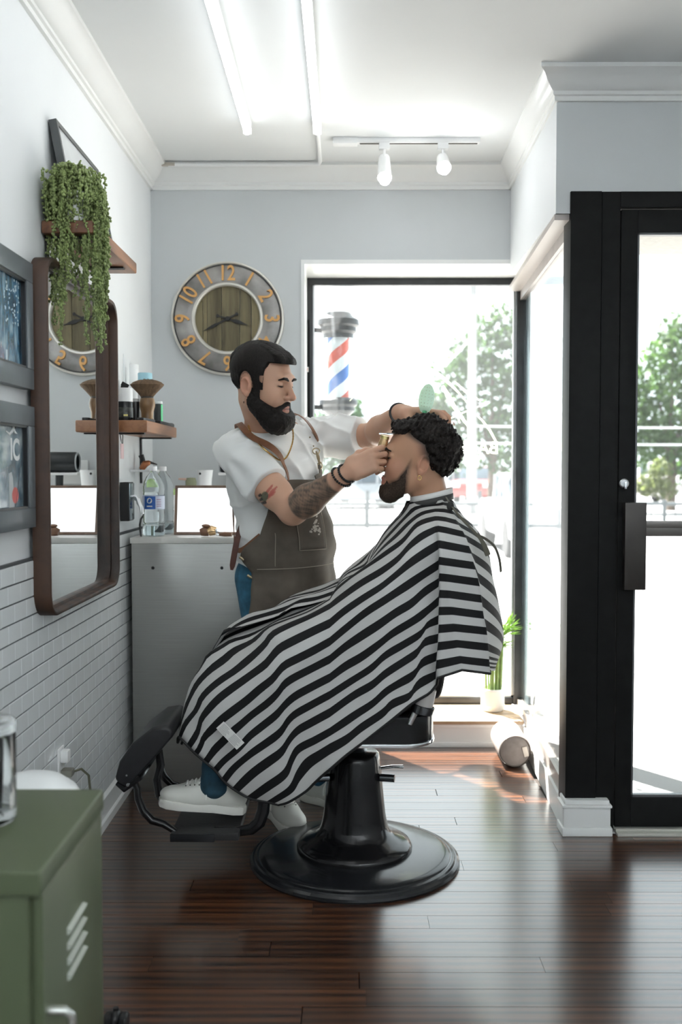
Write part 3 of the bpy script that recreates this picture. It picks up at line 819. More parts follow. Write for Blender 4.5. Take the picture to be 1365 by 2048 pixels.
# ================================================================ framed pictures
FRAMEM = mat('charcoal_blue_frame', (.095, .112, .125), .38, vary=.06, vscale=30, coat=.15)
def picture(z0, z1, label, kind):
    yb, ya = 2.79, 2.36
    cy, cz = (ya + yb) / 2, (z0 + z1) / 2
    t = thing('framed_picture', (WL, cy, z0), label, 'picture frame', 'two framed prints on the left wall')
    w = .055
    x0, x1 = WL + .002, WL + .032
    g = G()
    g.span((x0, ya, z0), (x1, yb, z0 + w)).span((x0, ya, z1 - w), (x1, yb, z1)).span((x0, ya, z0 + w), (x1, ya + w, z1 - w)).span((x0, yb - w, z0 + w), (x1, yb, z1 - w))
    part(t, 'frame', g, FRAMEM, bevel=.003)
    g = G()
    b = .006
    g.span((x1 - .014, ya + w, z0 + w), (x1 - .004, yb - w, z0 + w + b)).span((x1 - .014, ya + w, z1 - w - b), (x1 - .004, yb - w, z1 - w)).span((x1 - .014, yb - w - b, z0 + w), (x1 - .004, yb - w, z1 - w)).span((x1 - .014, ya + w, z0 + w), (x1 - .004, ya + w + b, z1 - w))
    part(t, 'inner_lip', g, mat('black_frame_lip', (.012, .012, .014), .3), smooth=0)
    # print: blue photograph with pale vertical streaks and speckle
    nm = 'print_' + kind
    m = bpy.data.materials.new(nm); m.use_nodes = True
    N, L = NT(m); bs = N['Principled BSDF']; bs.inputs['Roughness'].default_value = .25; bs.inputs['Coat Weight'].default_value = .6; bs.inputs['Coat Roughness'].default_value = .03
    tc = N.new('ShaderNodeTexCoord'); mp = N.new('ShaderNodeMapping'); L.new(tc.outputs['Object'], mp.inputs['Vector'])
    mp.inputs['Scale'].default_value = (20, 30, 9) if kind == 'trees' else (12, 12, 12)
    n1 = N.new('ShaderNodeTexNoise'); n1.inputs['Scale'].default_value = 1.3; n1.inputs['Detail'].default_value = 6; L.new(mp.outputs['Vector'], n1.inputs['Vector'])
    cr = N.new('ShaderNodeValToRGB'); e = cr.color_ramp.elements
    if kind == 'trees':
        e[0].position = .34; e[0].color = (.008, .035, .075, 1); e[1].position = .72; e[1].color = (.42, .58, .66, 1); q = e.new(.52); q.color = (.05, .16, .26, 1)
    else:
        e[0].position = .3; e[0].color = (.03, .06, .09, 1); e[1].position = .72; e[1].color = (.50, .56, .58, 1); q = e.new(.5); q.color = (.14, .21, .26, 1)
    L.new(n1.outputs['Fac'], cr.inputs['Fac']); L.new(cr.outputs['Color'], bs.inputs['Base Color'])
    pr = part(t, 'print', G().span((x0 + .004, ya + w, z0 + w), (x0 + .012, yb - w, z1 - w)), m, smooth=0)
    if kind == 'lettered':
        PW_ = mat('print_white', (.75, .77, .77), .4)
        # upright stroke and round letter, a pale script swash above, a red round badge below
        vs, fs = text_geo('IC', .080, (x0 + .0125, 2.632, 1.338), (0, 1, 0), (0, 0, 1), bold=.03)
        sub(pr, 'printed_letters', G().add(vs, fs), PW_, smooth=0)
        g = G()
        pts = [(2.60, 1.412), (2.63, 1.404), (2.655, 1.416), (2.67, 1.436), (2.664, 1.444), (2.66, 1.428), (2.672, 1.412), (2.69, 1.408)]
        g.tube([(x0 + .0125, a, b_) for a, b_ in pts], [.001, .004, .006, .005, .004, .005, .004, .001], 8, flat=(1, .3), up=(1, 0, 0))
        sub(pr, 'printed_swash', g, PW_)
        sub(pr, 'red_badge', G().prism([(2.668 + .026 * math.cos(a * PI / 9), 1.242 + .022 * math.sin(a * PI / 9)) for a in range(18)], lambda a, b_, d: (x0 + .0122 + d, a, b_), 0, .0006), mat('badge_red', (.55, .10, .09), .4), smooth=0)
        sub(pr, 'pale_patch', G().prism([(2.62, 1.20), (2.655, 1.195), (2.66, 1.225), (2.65, 1.29), (2.64, 1.305), (2.62, 1.30)], lambda a, b_, d: (x0 + .0121 + d, a, b_), 0, .0005), mat('patch_pale', (.5, .53, .54), .4), smooth=0)
        g = G().tube([(x0 + .0124, 2.665, 1.205), (x0 + .0124, 2.69, 1.26), (x0 + .0124, 2.705, 1.31), (x0 + .0124, 2.73, 1.34)], .0012, 6)
        sub(pr, 'dark_line', g, mat('dark_line', (.06, .07, .08), .5))
    else:
        PW_ = mat('print_pale_blue', (.55, .66, .70), .4)
        g = G()
        R_ = random.Random(5)
        for i in range(46):
            a, b_ = R_.uniform(2.60, 2.72), R_.uniform(1.70, 1.82)
            g.box((x0 + .0125, a, b_), (.0008, R_.uniform(.002, .007), R_.uniform(.003, .009)), Matrix.Rotation(R_.uniform(-1, 1), 3, 'X'))
        g.box((x0 + .0125, 2.615, 1.605), (.0008, .012, .04))
        tag(sub(pr, 'printed_leaves', g, PW_, smooth=0), kind='stuff')
picture(1.533, 1.882, 'upper charcoal-framed blue print of trees, left edge', 'trees')
picture(1.150, 1.486, 'lower charcoal-framed print with white letters IC, left edge', 'lettered')

# ================================================================ upper shelf
SHELFW = wood('oiled_walnut_shelf', (.085, .030, .012), (.33, .145, .062), scale=(18, 1.6, 18), rough=.4, rnd=.04, coat=.1)
IRON = mat('black_iron_bracket', (.02, .02, .021), .5)
def shelf(ya, yb, z0, z1, x1, label, drops):
    t = thing('wall_shelf', (WL, (ya + yb) / 2, z0), label, 'shelf', 'walnut shelves on the left wall')
    part(t, 'board', G().span((WL + .003, ya, z0), (x1, yb, z1)), SHELFW, bevel=.006, bseg=3)
    for y_, dz in drops:
        b = part(t, 'bracket', G().span((WL + .001, y_ - .014, z0 - dz), (WL + .006, y_ + .014, z0 - .001)).span((WL + .001, y_ - .014, z0 - .006), (x1 - .02, y_ + .014, z0 - .0005)), IRON, smooth=0)
        sub(b, 'screw', G().lathe([(0, 0), (.005, 0), (.004, .002), (0, .0025)], 12, (WL + .006, y_, z0 - dz * .7), Matrix.Rotation(PI / 2, 3, 'Y')), STEEL)
    return t
shelf(2.965, 3.575, 2.008, 2.046, -.742, 'upper walnut wall shelf under the trailing plant', ((3.02, .10), (3.46, .10)))
shelf(3.74, 4.40, 1.452, 1.497, -.743, 'lower walnut wall shelf holding brush and jars', ((3.80, .02), (4.375, .20)))
# print leaning on the upper shelf
def leaning_frame():
    t = thing('leaning_frame', (-.82, 3.3, 2.046), 'thin dark frame with pale print leaning on the upper shelf', 'picture frame')
    A = Vector((-.812, 0, 2.047)); U_ = Vector((-.062, 0, .325)); Hh = U_.length; U_.normalize()
    Nn = Vector((U_.z, 0, -U_.x))
    ya, yb, w = 3.052, 3.572, .016
    def fn(y_, v, d): 
        p = A + U_ * v - Nn * d; return (p.x, y_, p.z)
    FM = mat('dark_grey_thin_frame', (.075, .08, .082), .35)
    g = G()
    for a, b, c, d in ((ya, yb, 0, w), (ya, yb, Hh - w, Hh), (ya, ya + w, w, Hh - w), (yb - w, yb, w, Hh - w)):
        g.prism([(a, c), (b, c), (b, d), (a, d)], fn, 0, .024)
    part(t, 'frame', g, FM, smooth=0)
    part(t, 'print', G().prism([(ya + w, w), (yb - w, w), (yb - w, Hh - w), (ya + w, Hh - w)], fn, .004, .010), mat('pale_print', (.66, .69, .70), .15, vary=.08, vscale=6, coat=.5), smooth=0)
leaning_frame()

# trailing plant
def trailing_plant():
    cx, cy, cz = -.806, 2.998, 2.046
    t = thing('trailing_plant', (cx, cy, cz), 'green string-of-pearls plant trailing from the upper shelf', 'plant')
    part(t, 'pot', G().lathe([(.0, 0), (.036, 0), (.040, .01), (.044, .085), (.041, .085), (.038, .07), (0, .07)], 24, (cx, cy, cz)), mat('pale_ceramic_pot', (.72, .73, .72), .4))
    PEARL = mat('succulent_green', (.225, .285, .105), .42, vary=.35, vscale=45, spec=.4)
    R_ = random.Random(11)
    bead_v, bead_f = [], []
    tmp = G().ball((0, 0, 0), (1, 1, 1.35), 6, 4)
    BV, BF = [Vector(v) for v in tmp.v], tmp.f
    def strand(pts, br):
        g = G()
        g.tube(pts, .0013, 4)
        L_ = 0; last = None
        P = [Vector(p) for p in pts]
        # walk and set beads
        step = br * 1.15; acc = 0
        for a, b in zip(P[:-1], P[1:]):
            d = (b - a).length; s = 0
            while acc + (d - s) >= step:
                s += step - acc; acc = 0
                c = a + (b - a) * (s / d)
                off = Vector((R_.uniform(-1, 1), R_.uniform(-1, 1), R_.uniform(-.5, .5)))
                off = off.normalized() * br * R_.uniform(.9, 1.9)
                k = br * R_.uniform(.75, 1.15)
                M = Euler((R_.uniform(-.9, .9), R_.uniform(-.9, .9), 0)).to_matrix()
                o = c + off
                g.add([o + M @ (v * k) for v in BV], BF)
            acc += d - s
        part(t, 'strand', g, PEARL, smooth=80, fixn=False)
    def hang(px, py_end, depth, r_out):
        """strand that leaves the pot, arches over and hangs to pixel (px, py_end) at depth"""
        e = Vector(at(px, py_end, depth))
        top = Vector((cx + (e.x - cx) * .35, cy + (e.y - cy) * .35, cz + .10 + R_.uniform(0, .035)))
        sh = Vector((e.x + R_.uniform(-.01, .01), e.y, cz + R_.uniform(.03, .10)))
        pts = [(cx, cy, cz + .07), top]
        n = 10
        mid = (top + sh) / 2 + Vector((0, 0, .02)); pts += [mid, sh]
        for i in range(1, n + 1):
            f = i / n
            p = sh.lerp(e, f) + Vector((R_.uniform(-.006, .006), R_.uniform(-.006, .006), 0))
            pts.append(tuple(p))
        strand(pts, R_.uniform(.0034, .0042))
    ends = [(97, 560), (104, 470), (110, 600), (112, 650), (122, 690), (126, 640), (118, 520), (132, 600), (136, 560), (140, 540), (146, 500), (150, 590), (156, 560), (160, 520), (168, 600), (172, 690), (170, 640), (176, 560), (184, 480), (188, 660), (192, 600), (194, 690), (198, 640), (200, 700), (203, 705), (206, 660), (208, 690), (210, 600), (212, 640), (214, 560), (205, 560), (196, 520), (98, 440), (106, 420), (128, 450), (146, 440), (165, 450), (180, 430), (200, 440), (208, 470), (115, 430), (190, 560), (197, 590), (202, 520), (140, 470), (156, 465)]
    ends = ends + [(p + R_.uniform(-5, 5), q - R_.uniform(5, 90)) for p, q in ends]
    for px, py in ends:
        d = 2.94 + .10 * R_.random() if px < 150 else 2.96 + .14 * R_.random()
        hang(px, py, d, 0)
    # short crown strands that make the mound
    for i in range(120):
        a = R_.uniform(0, 2 * PI); r = R_.uniform(.01, .095)
        ex, ey = cx + math.cos(a) * r, cy + math.sin(a) * r
        if ex < WL + .02: ex = WL + .02
        pts = [(cx, cy, cz + .06), (cx + (ex - cx) * .5, cy + (ey - cy) * .5, cz + .135 + R_.uniform(-.01, .035)), (ex, ey, cz + .115 + R_.uniform(-.03, .03)), (ex * 1.0, ey, cz + R_.uniform(.0, .07))]
        strand(pts, R_.uniform(.0036, .0044))
trailing_plant()

# ================================================================ steel counter and what stands on it
CT = 1.038
t = thing('steel_counter', (-.57, 4.33, 0), 'steel-fronted counter against the back wall', 'counter')
part(t, 'body', G().span((-.862, 4.0, .0), (-.27, YB - .005, CT - .024)), mat('dull_steel_front', (.36, .36, .345), .34, metal=.9, vary=.05, vscale=5, stretch=(1, 1, 50)), bevel=.003)
part(t, 'counter_top', G().span((-.866, 3.993, CT - .024), (-.262, YB - .004, CT)), mat('pale_counter_top', (.62, .61, .58), .3, vary=.05, vscale=20), bevel=.003)
for px, py in ((306, 1136), (444, 1136)):
    p = at(px, py, 4.0)
    part(t, 'screw_hole', G().lathe([(0, 0), (.0065, 0), (.005, .003), (0, .003)], 14, (p[0], 4.0, p[2]), Matrix.Rotation(PI / 2, 3, 'X')), BLACKPLASTIC)

def on_counter(px, Y): return at(px, 1070, Y)[0]
# white panel in brown frame, its material emits weakly
def glowing_board():
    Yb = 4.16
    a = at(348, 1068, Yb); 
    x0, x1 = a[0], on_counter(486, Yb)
    t = thing('glowing_panel', ((x0 + x1) / 2, Yb, CT), 'glowing white panel in a brown frame leaning on the counter', 'light panel')
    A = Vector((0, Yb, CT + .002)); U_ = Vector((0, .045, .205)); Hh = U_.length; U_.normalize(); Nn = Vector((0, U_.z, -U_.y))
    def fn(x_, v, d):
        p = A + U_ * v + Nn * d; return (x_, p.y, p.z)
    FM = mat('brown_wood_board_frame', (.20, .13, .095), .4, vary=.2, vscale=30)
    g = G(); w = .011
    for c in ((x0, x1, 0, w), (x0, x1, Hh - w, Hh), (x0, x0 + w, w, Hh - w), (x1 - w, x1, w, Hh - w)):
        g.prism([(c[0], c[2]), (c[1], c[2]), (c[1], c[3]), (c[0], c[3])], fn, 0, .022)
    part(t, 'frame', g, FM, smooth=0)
    part(t, 'white_panel', G().prism([(x0 + w, w), (x1 - w, w), (x1 - w, Hh - w), (x0 + w, Hh - w)], fn, .003, .012), mat('glowing_white_panel', (.9, .91, .91), .4, emit=(.95, .97, 1), es=.55), smooth=0)
glowing_board()
def water_bottle(px, Y, label, lab=True):
    x = on_counter(px, Y)
    t = thing('water_bottle', (x, Y, CT), label, 'bottle', 'clear water bottles on the counter')
    PET = mat('clear_pet_plastic', (.93, .97, .98), .05, trans=1, ior=1.2)
    prof = [(.0, .004), (.030, .0), (.043, .004), (.0455, .014), (.0445, .05), (.0425, .055), (.0445, .062), (.0445, .10), (.0425, .104), (.044, .108), (.044, .176), (.0425, .18), (.0445, .186), (.0445, .205), (.040, .222), (.028, .246), (.016, .260), (.0135, .266), (.0135, .280)]
    part(t, 'bottle_body', G().lathe(prof, 36, (x, Y, CT), cap=False), PET, smooth=60)
    part(t, 'cap', G().lathe([(.0, .268), (.0155, .268), (.0155, .284), (.014, .287), (0, .287)], 20, (x, Y, CT)), mat('white_cap', (.85, .86, .87), .4))
    part(t, 'water', G().lathe([(.0, .006), (.040, .006), (.042, .02), (.041, .045), (0, .045)], 28, (x, Y, CT)), mat('water', (.9, .96, .97), .0, trans=1, ior=1.33))
    if lab:
        l = part(t, 'label_band', G().lathe([(.0452, .112), (.0452, .166)], 40, (x, Y, CT), cap=False), mat('bottle_label_white', (.55, .60, .72), .35), smooth=60)
        g = G()
        rows = [[(x + .0457 * math.sin(a), Y - .0457 * math.cos(a), CT + z) for a in [math.radians(-42 + 62 * i / 12) for i in range(13)]] for z in (.113, .165)]
        sub(l, 'blue_field', g.grid(rows), mat('bottle_label_blue', (.02, .10, .38), .35), smooth=60)
        g = G()
        for sc, zc in ((.011, .146),):
            g.add([(x + .0462 * math.sin(math.radians(-11) + sc * 20 * math.cos(k * PI / 8) / .9), Y - .0462 * math.cos(math.radians(-11) + sc * 20 * math.cos(k * PI / 8) / .9), CT + zc + sc * (1.2 if math.sin(k * PI / 8) > 0 else .9) * math.sin(k * PI / 8)) for k in range(16)], [tuple(range(16))])
        g.grid([[(x + .0462 * math.sin(a), Y - .0462 * math.cos(a), CT + z) for a in [math.radians(-26 + 30 * i / 6) for i in range(7)]] for z in (.122, .127)])
        sub(l, 'shell_mark', g, mat('label_cream', (.75, .72, .66), .4), smooth=0)
        g = G()
        for z in (.150, .140, .131, .122):
            g.grid([[(x + .0458 * math.sin(a), Y - .0458 * math.cos(a), CT + z + dz) for a in [math.radians(26 + 26 * i / 4) for i in range(5)]] for dz in (0, .004)])
        sub(l, 'small_print', g, mat('label_print_red', (.42, .30, .42), .4), smooth=60)
water_bottle(308, 4.085, 'clear water bottle with blue label on the counter')
water_bottle(327, 4.24, 'plain clear water bottle behind the blue-labelled one', lab=False)
# white cup
x = on_counter(411, 4.40)
t = thing('white_holder', (x, 4.40, CT), 'white plastic holder with a small dark hole behind the glowing panel', 'holder')
part(t, 'shell', G().lathe([(.0, 0), (.030, 0), (.028, .14), (.030, .22), (.036, .272), (.034, .272), (.027, .22), (.0, .17)], 28, (x, 4.40, CT), sx=1, sy=.8), mat('white_plastic', (.82, .83, .83), .35))
part(t, 'dark_hole', G().lathe([(0, 0), (.0055, 0), (.005, .003), (0, .003)], 12, (x - .018, 4.378, CT + .256), Matrix.Rotation(PI / 2, 3, 'X')), BLACKPLASTIC)
x = on_counter(383, 4.46)
t = thing('olive_bottle', (x, 4.46, CT), 'olive green bottle top showing over the glowing panel', 'bottle')
part(t, 'bottle_body', G().lathe([(0, 0), (.026, 0), (.028, .01), (.028, .165), (.018, .19), (.018, .197), (0, .197)], 24, (x, 4.46, CT)), mat('olive_plastic', (.23, .25, .16), .45))
part(t, 'cap', G().lathe([(0, .197), (.024, .197), (.025, .22), (.02, .237), (0, .239)], 24, (x, 4.46, CT)), mat('olive_cap', (.28, .30, .19), .45))
part(t, 'nozzle', G().tube([(x - .015, 4.455, CT + .230), (x - .055, 4.45, CT + .232)], [.006, .004], 8), mat('pink_nozzle', (.62, .42, .34), .5))
x = on_counter(345, 4.36)
t = thing('white_canister', (x, 4.40, CT), 'short white canister half behind the glowing panel', 'canister')
part(t, 'can', G().lathe([(0, 0), (.030, 0), (.030, .155), (.027, .162), (0, .162)], 28, (x - .005, 4.40, CT)), mat('white_plastic', (.82, .83, .83), .35))
part(t, 'cap', G().lathe([(0, .162), (.012, .162), (.012, .19), (0, .19)], 16, (x - .005, 4.40, CT)), mat('lime_cap', (.45, .62, .25), .4))
# golden clipper lying on the counter
def clipper_lying():
    Y = 4.045
    x = on_counter(418, Y)
    t = thing('hair_clipper', (x, Y, CT), 'gold and brown hair clipper lying on the counter', 'hair clipper')
    GB = mat('gold_clipper_metal', (.70, .48, .26), .25, metal=.8); BR = mat('brown_clipper_grip', (.24, .13, .08), .4)
    part(t, 'grip', G().tube([(x - .034, Y, CT + .018), (x - .02, Y, CT + .022), (x + .0, Y, CT + .02)], [.014, .019, .017], 16, flat=(1, 1)), BR)
    part(t, 'housing', G().tube([(x - .002, Y, CT + .02), (x + .012, Y, CT + .026), (x + .03, Y, CT + .024)], [.018, .021, .016], 16), GB)
    part(t, 'blade', G().box((x + .034, Y, CT + .024), (.010, .034, .018)), CHROME, bevel=.002)
    part(t, 'crown', G().ball((x - .012, Y, CT + .045), (.018, .014, .007), 14, 8), BR)
    x2 = on_counter(452, Y)
    t2 = thing('trimmer', (x2, Y, CT), 'slim brown and steel trimmer lying beside the gold clipper', 'trimmer')
    part(t2, 'grip', G().tube([(x2 - .028, Y + .005, CT + .008), (x2 - .005, Y, CT + .011), (x2 + .025, Y - .004, CT + .010)], [.005, .010, .008], 14), BR)
    part(t2, 'head', G().box((x2 - .034, Y + .006, CT + .008), (.014, .022, .008)), CHROME, bevel=.002)
clipper_lying()
# hair dryer on the wall behind the barber (seen in the mirror)
def dryer():
    Y = 4.46; cx_, cz_ = -.505, 1.345
    t = thing('hair_dryer', (cx_, YB, 1.2), 'black hair dryer on a white wall holder behind the barber', 'hair dryer')
    DB = mat('dryer_black', (.02, .024, .026), .3)
    MY = Matrix.Rotation(-PI / 2, 3, 'Y')
    part(t, 'barrel', G().lathe([(.036, -.10), (.046, -.09), (.046, .045), (.042, .052), (.032, .052), (.030, .03), (0, .03)], 32, (cx_, Y, cz_), MY, cap=False), DB)
    part(t, 'nozzle_ring', G().lathe([(.040, .050), (.043, .050), (.043, .056), (.036, .056), (.034, .050)], 32, (cx_, Y, cz_), MY, cap=False), mat('grey_ring', (.35, .37, .38), .3, metal=.5))
    part(t, 'handle', G().tube([(cx_ + .03, Y, cz_ - .03), (cx_ + .034, Y, cz_ - .18)], [.019, .017], 16), DB)
    part(t, 'wall_holder', G().span((cx_ - .06, Y - .03, cz_ - .058), (cx_ + .10, YB - .002, cz_ - .046)).span((cx_ - .05, YB - .02, cz_ - .10), (cx_ + .09, YB - .002, cz_ + .01)), mat('white_plastic', (.82, .83, .83), .35), bevel=.004)
dryer()

# ================================================================ things on the lower shelf
SZ = 1.497
def shx(px, Y): return at(px, 838, Y)[0]
def fan_brush():
    Y = 3.93; x = shx(295, Y)
    t = thing('neck_brush', (x, Y, SZ), 'fan-shaped neck brush with wooden handle on the lower shelf', 'brush')
    part(t, 'handle', G().lathe([(0, 0), (.026, 0), (.027, .006), (.023, .02), (.024, .04), (.030, .062), (.031, .074), (.027, .092), (.022, .098), (0, .098)], 32, (x, Y, SZ)), wood('brush_handle_wood', (.12, .062, .026), (.30, .18, .08), scale=(20, 20, 6), rough=.35, rnd=.02))
    BR = mat('brush_bristle', (.13, .080, .044), .7, vary=.35, vscale=120, stretch=(1, 1, .1), bump=.6, bscale=260)
    br = part(t, 'bristle_fan', G().lathe([(.0, .092), (.022, .094), (.026, .104), (.064, .142), (.067, .148), (.056, .158), (.035, .166), (.0, .169)], 48, (x, Y, SZ), sy=.55), BR)
    part(t, 'band', G().lathe([(.0235, .090), (.0245, .092), (.0245, .099), (.023, .101)], 32, (x, Y, SZ), cap=False), mat('dark_band', (.04, .035, .03), .4))
    g = G(); R_ = random.Random(2)
    for i in range(260):
        a = R_.uniform(0, 2 * PI); f = math.sqrt(R_.random())
        b = Vector((x + .022 * f * math.cos(a), Y + .012 * f * math.sin(a), SZ + .098)); 
        e = Vector((x + .067 * f * math.cos(a), Y + .037 * f * math.sin(a), SZ + .170 - .022 * f * f + R_.uniform(-.003, .003)))
        g.tube([b, e], [.0009, .0012], 3)
    tag(sub(br, 'bristle_tips', g, mat('brush_bristle_light', (.19, .12, .066), .7)), kind='stuff')
fan_brush()
def jar(px, Y, r, hb, hc, label, body, capm, name='styling_jar'):
    x = shx(px, Y)
    t = thing(name, (x, Y, SZ), label, 'jar')
    b = part(t, 'jar_body', G().lathe([(0, 0), (r * .94, 0), (r, .005), (r, hb - .004), (r * .95, hb), (0, hb)], 28, (x, Y, SZ)), body)
    part(t, 'lid', G().lathe([(0, hb), (r * .98, hb), (r * .98, hb + hc - .003), (r * .93, hb + hc), (0, hb + hc)], 28, (x, Y, SZ)), capm)
    return t, b, x
WP = MATS['white_plastic']
t, b, x = jar(249, 3.80, .033, .072, .052, 'black jar with white lid at the near end of the shelf', mat('black_jar', (.016, .018, .02), .15), WP)
sub(b, 'jar_label', G().lathe([(.0335, .012), (.0335, .05)], 28, (x, 3.80, SZ), cap=False), mat('jar_label_dark', (.05, .055, .05), .4, vary=.8, vscale=60), smooth=60)
sub(b, 'yellow_mark', G().box((x + .012, 3.80 - .0315, SZ + .02), (.016, .002, .007), Matrix.Rotation(.3, 3, 'Z')), mat('label_yellow', (.60, .52, .16), .4))
t, b, x = jar(271, 3.94, .017, .082, .012, 'slim black bottle between the jar and the brush', BLACKPLASTIC, mat('grey_cap', (.4, .41, .41), .4), 'styling_bottle')
t, b, x = jar(291, 4.10, .030, .17, .04, 'white spray can with blue and green lid behind the brush', WP, mat('sky_blue_lid', (.36, .62, .72), .35), 'spray_can')
sub(b, 'green_band', G().lathe([(.0305, .150), (.0305, .166)], 28, (x, 4.10, SZ), cap=False), mat('mint_band', (.38, .70, .52), .4), smooth=60)
t, b, x = jar(317, 4.12, .018, .085, .01, 'black and green tube right of the brush', mat('dark_tube', (.03, .035, .035), .35), mat('pale_cap', (.7, .75, .74), .4), 'styling_tube')
sub(b, 'green_stripe', G().grid([[(x + .0185 * math.sin(a), 4.12 - .0185 * math.cos(a), SZ + z) for a in [math.radians(45 + 45 * i / 5) for i in range(6)]] for z in (.004, .082)]), mat('bright_green', (.12, .60, .28), .4), smooth=60)
t, b, x = jar(263, 4.20, .034, .235, .02, 'tall white bottle at the wall behind the black jar', WP, WP, 'lotion_bottle')
def sprayer():
    Y = 3.98; x = shx(249, Y)
    t = thing('spray_bottle', (x, Y, SZ), 'bottle with black spray head and upright thin needle at the wall', 'spray bottle')
    part(t, 'bottle_body', G().lathe([(0, 0), (.024, 0), (.025, .01), (.025, .10), (.012, .122), (0, .122)], 24, (x, Y, SZ)), mat('grey_bottle', (.35, .37, .38), .3))
    part(t, 'spray_head', G().lathe([(0, .12), (.014, .12), (.015, .14), (.011, .155), (0, .158)], 20, (x, Y, SZ)).box((x + .006, Y - .01, SZ + .150), (.03, .012, .018), Matrix.Rotation(.5, 3, 'Y')).box((x + .018, Y - .012, SZ + .130), (.006, .008, .03), Matrix.Rotation(-.4, 3, 'Y')), BLACKPLASTIC, bevel=.002)
    part(t, 'needle', G().tube([(x, Y, SZ + .155), (x - .002, Y, SZ + .275)], [.0022, .001], 6), STEEL)
sprayer()
# flat things along the shelf edge
def flatcase(a, b, label, m, name, cat, h=.011):
    pa, pb = Vector(a), Vector(b)
    t = thing(name, (pa + pb) / 2, label, cat)
    d = (pb - pa); L_ = d.length; ang = math.atan2(d.y, d.x)
    c = (pa + pb) / 2
    part(t, 'case', G().box(c + Vector((0, 0, h / 2 + .0005)), (L_, .028, h), Matrix.Rotation(ang, 3, 'Z')), m, bevel=.003)
    part(t, 'end_cap', G().box(c + d * .40 + Vector((0, 0, h + .001)), (L_ * .16, .024, .003), Matrix.Rotation(ang, 3, 'Z')), mat('smoked_plastic', (.10, .12, .125), .15), bevel=.001)
flatcase((-.775, 3.77, SZ), (-.765, 3.95, SZ), 'flat black comb case at the near corner of the lower shelf', BLACKPLASTIC, 'comb_case', 'case')
flatcase((-.763, 4.05, SZ), (-.760, 4.36, SZ), 'long black and clear case along the far shelf edge', BLACKPLASTIC, 'razor_case', 'case', .013)

# ================================================================ on the wall under the lower shelf
def tissue_dispenser():
    x0, x1, ya, yb, za, zb = WL + .013, -.852, 3.915, 4.005, 1.108, 1.262
    t = thing('tissue_dispenser', (WL, 3.96, za), 'black tissue box fixed to the wall beside the mirror', 'tissue box')
    part(t, 'box', G().span((x0, ya, za), (x1, yb, zb)), mat('matt_black_box', (.010, .010, .010), .5), bevel=.003)
    fp = part(t, 'face_plate', G().span((x1, ya + .004, za + .004), (x1 + .004, yb - .004, zb - .004)), mat('mirror_black', (.25, .29, .31), .12, metal=.9), bevel=.003)
    R_ = random.Random(4)
    rows = []
    for i in range(8):
        f = i / 7
        c = Vector((x1 + .004 + .040 * f, 3.960, zb - .055 - .055 * f * f))
        rows.append([c + Vector((R_.uniform(-.004, .004), (j / 6 - .5) * (.03 + .025 * f), .016 * math.sin(j * 1.7 + i * .5) * (.4 + f) - .012 * abs(j / 6 - .5))) for j in range(7)])
    part(t, 'tissue', G().grid(rows), mat('white_tissue', (.86, .88, .89), .8), smooth=60)
tissue_dispenser()
p = atx(288, 930, -.86)
t = thing('copper_clipper', p, 'copper and black clipper resting on a small white ledge', 'hair clipper')
part(t, 'ledge', G().span((WL + .002, p[1] - .10, p[2] - .030), (WL + .085, p[1] + .16, p[2] - .020)), WP, bevel=.003)
part(t, 'clipper_body', G().tube([(WL + .03, p[1], p[2] - .018), (WL + .045, p[1], p[2] + .006), (WL + .062, p[1] + .01, p[2] + .010)], [.012, .016, .010], 14), mat('copper', (.42, .17, .08), .3, metal=.6))
part(t, 'clipper_tail', G().tube([(WL + .040, p[1], p[2] + .010), (WL + .028, p[1], p[2] + .042)], [.009, .012], 12), BLACKPLASTIC)
part(t, 'clipper_blade', G().tube([(WL + .060, p[1] + .01, p[2] + .012), (WL + .095, p[1] + .012, p[2] + .002)], [.007, .002], 10), mat('dark_blade', (.05, .045, .04), .35))
p = atx(281, 1072, -.872)
t = thing('power_cable', (p[0], 4.06, CT), 'black cable looping down behind the counter end', 'cable')
part(t, 'cord', G().tube([Vector(at(283, 1078, 4.06)), Vector(at(280, 1050, 4.06)), Vector(at(282, 1038, 4.06)), Vector(at(288, 1030, 4.07)), Vector(at(294, 1031, 4.16)), Vector(at(300, 1045, 4.2))], .0042, 8), BLACKPLASTIC)
p = atx(243, 905, WL + .012)
t = thing('hanging_tag', p, 'pale tag on a dark cord hanging under the lower shelf', 'tag')
part(t, 'cord', G().tube([(p[0], p[1] - .02, 1.451), (p[0], p[1] - .005, p[2] + .05), (p[0], p[1] + .02, p[2] + .02), (p[0] + .004, p[1] + .01, p[2] + .07), (p[0], p[1] - .01, 1.451)], .0018, 6), BLACKPLASTIC)
part(t, 'tag_card', G().box((p[0] + .004, p[1] - .005, p[2] + .005), (.003, .05, .06)), mat('pink_card', (.75, .55, .56), .5), bevel=.001)

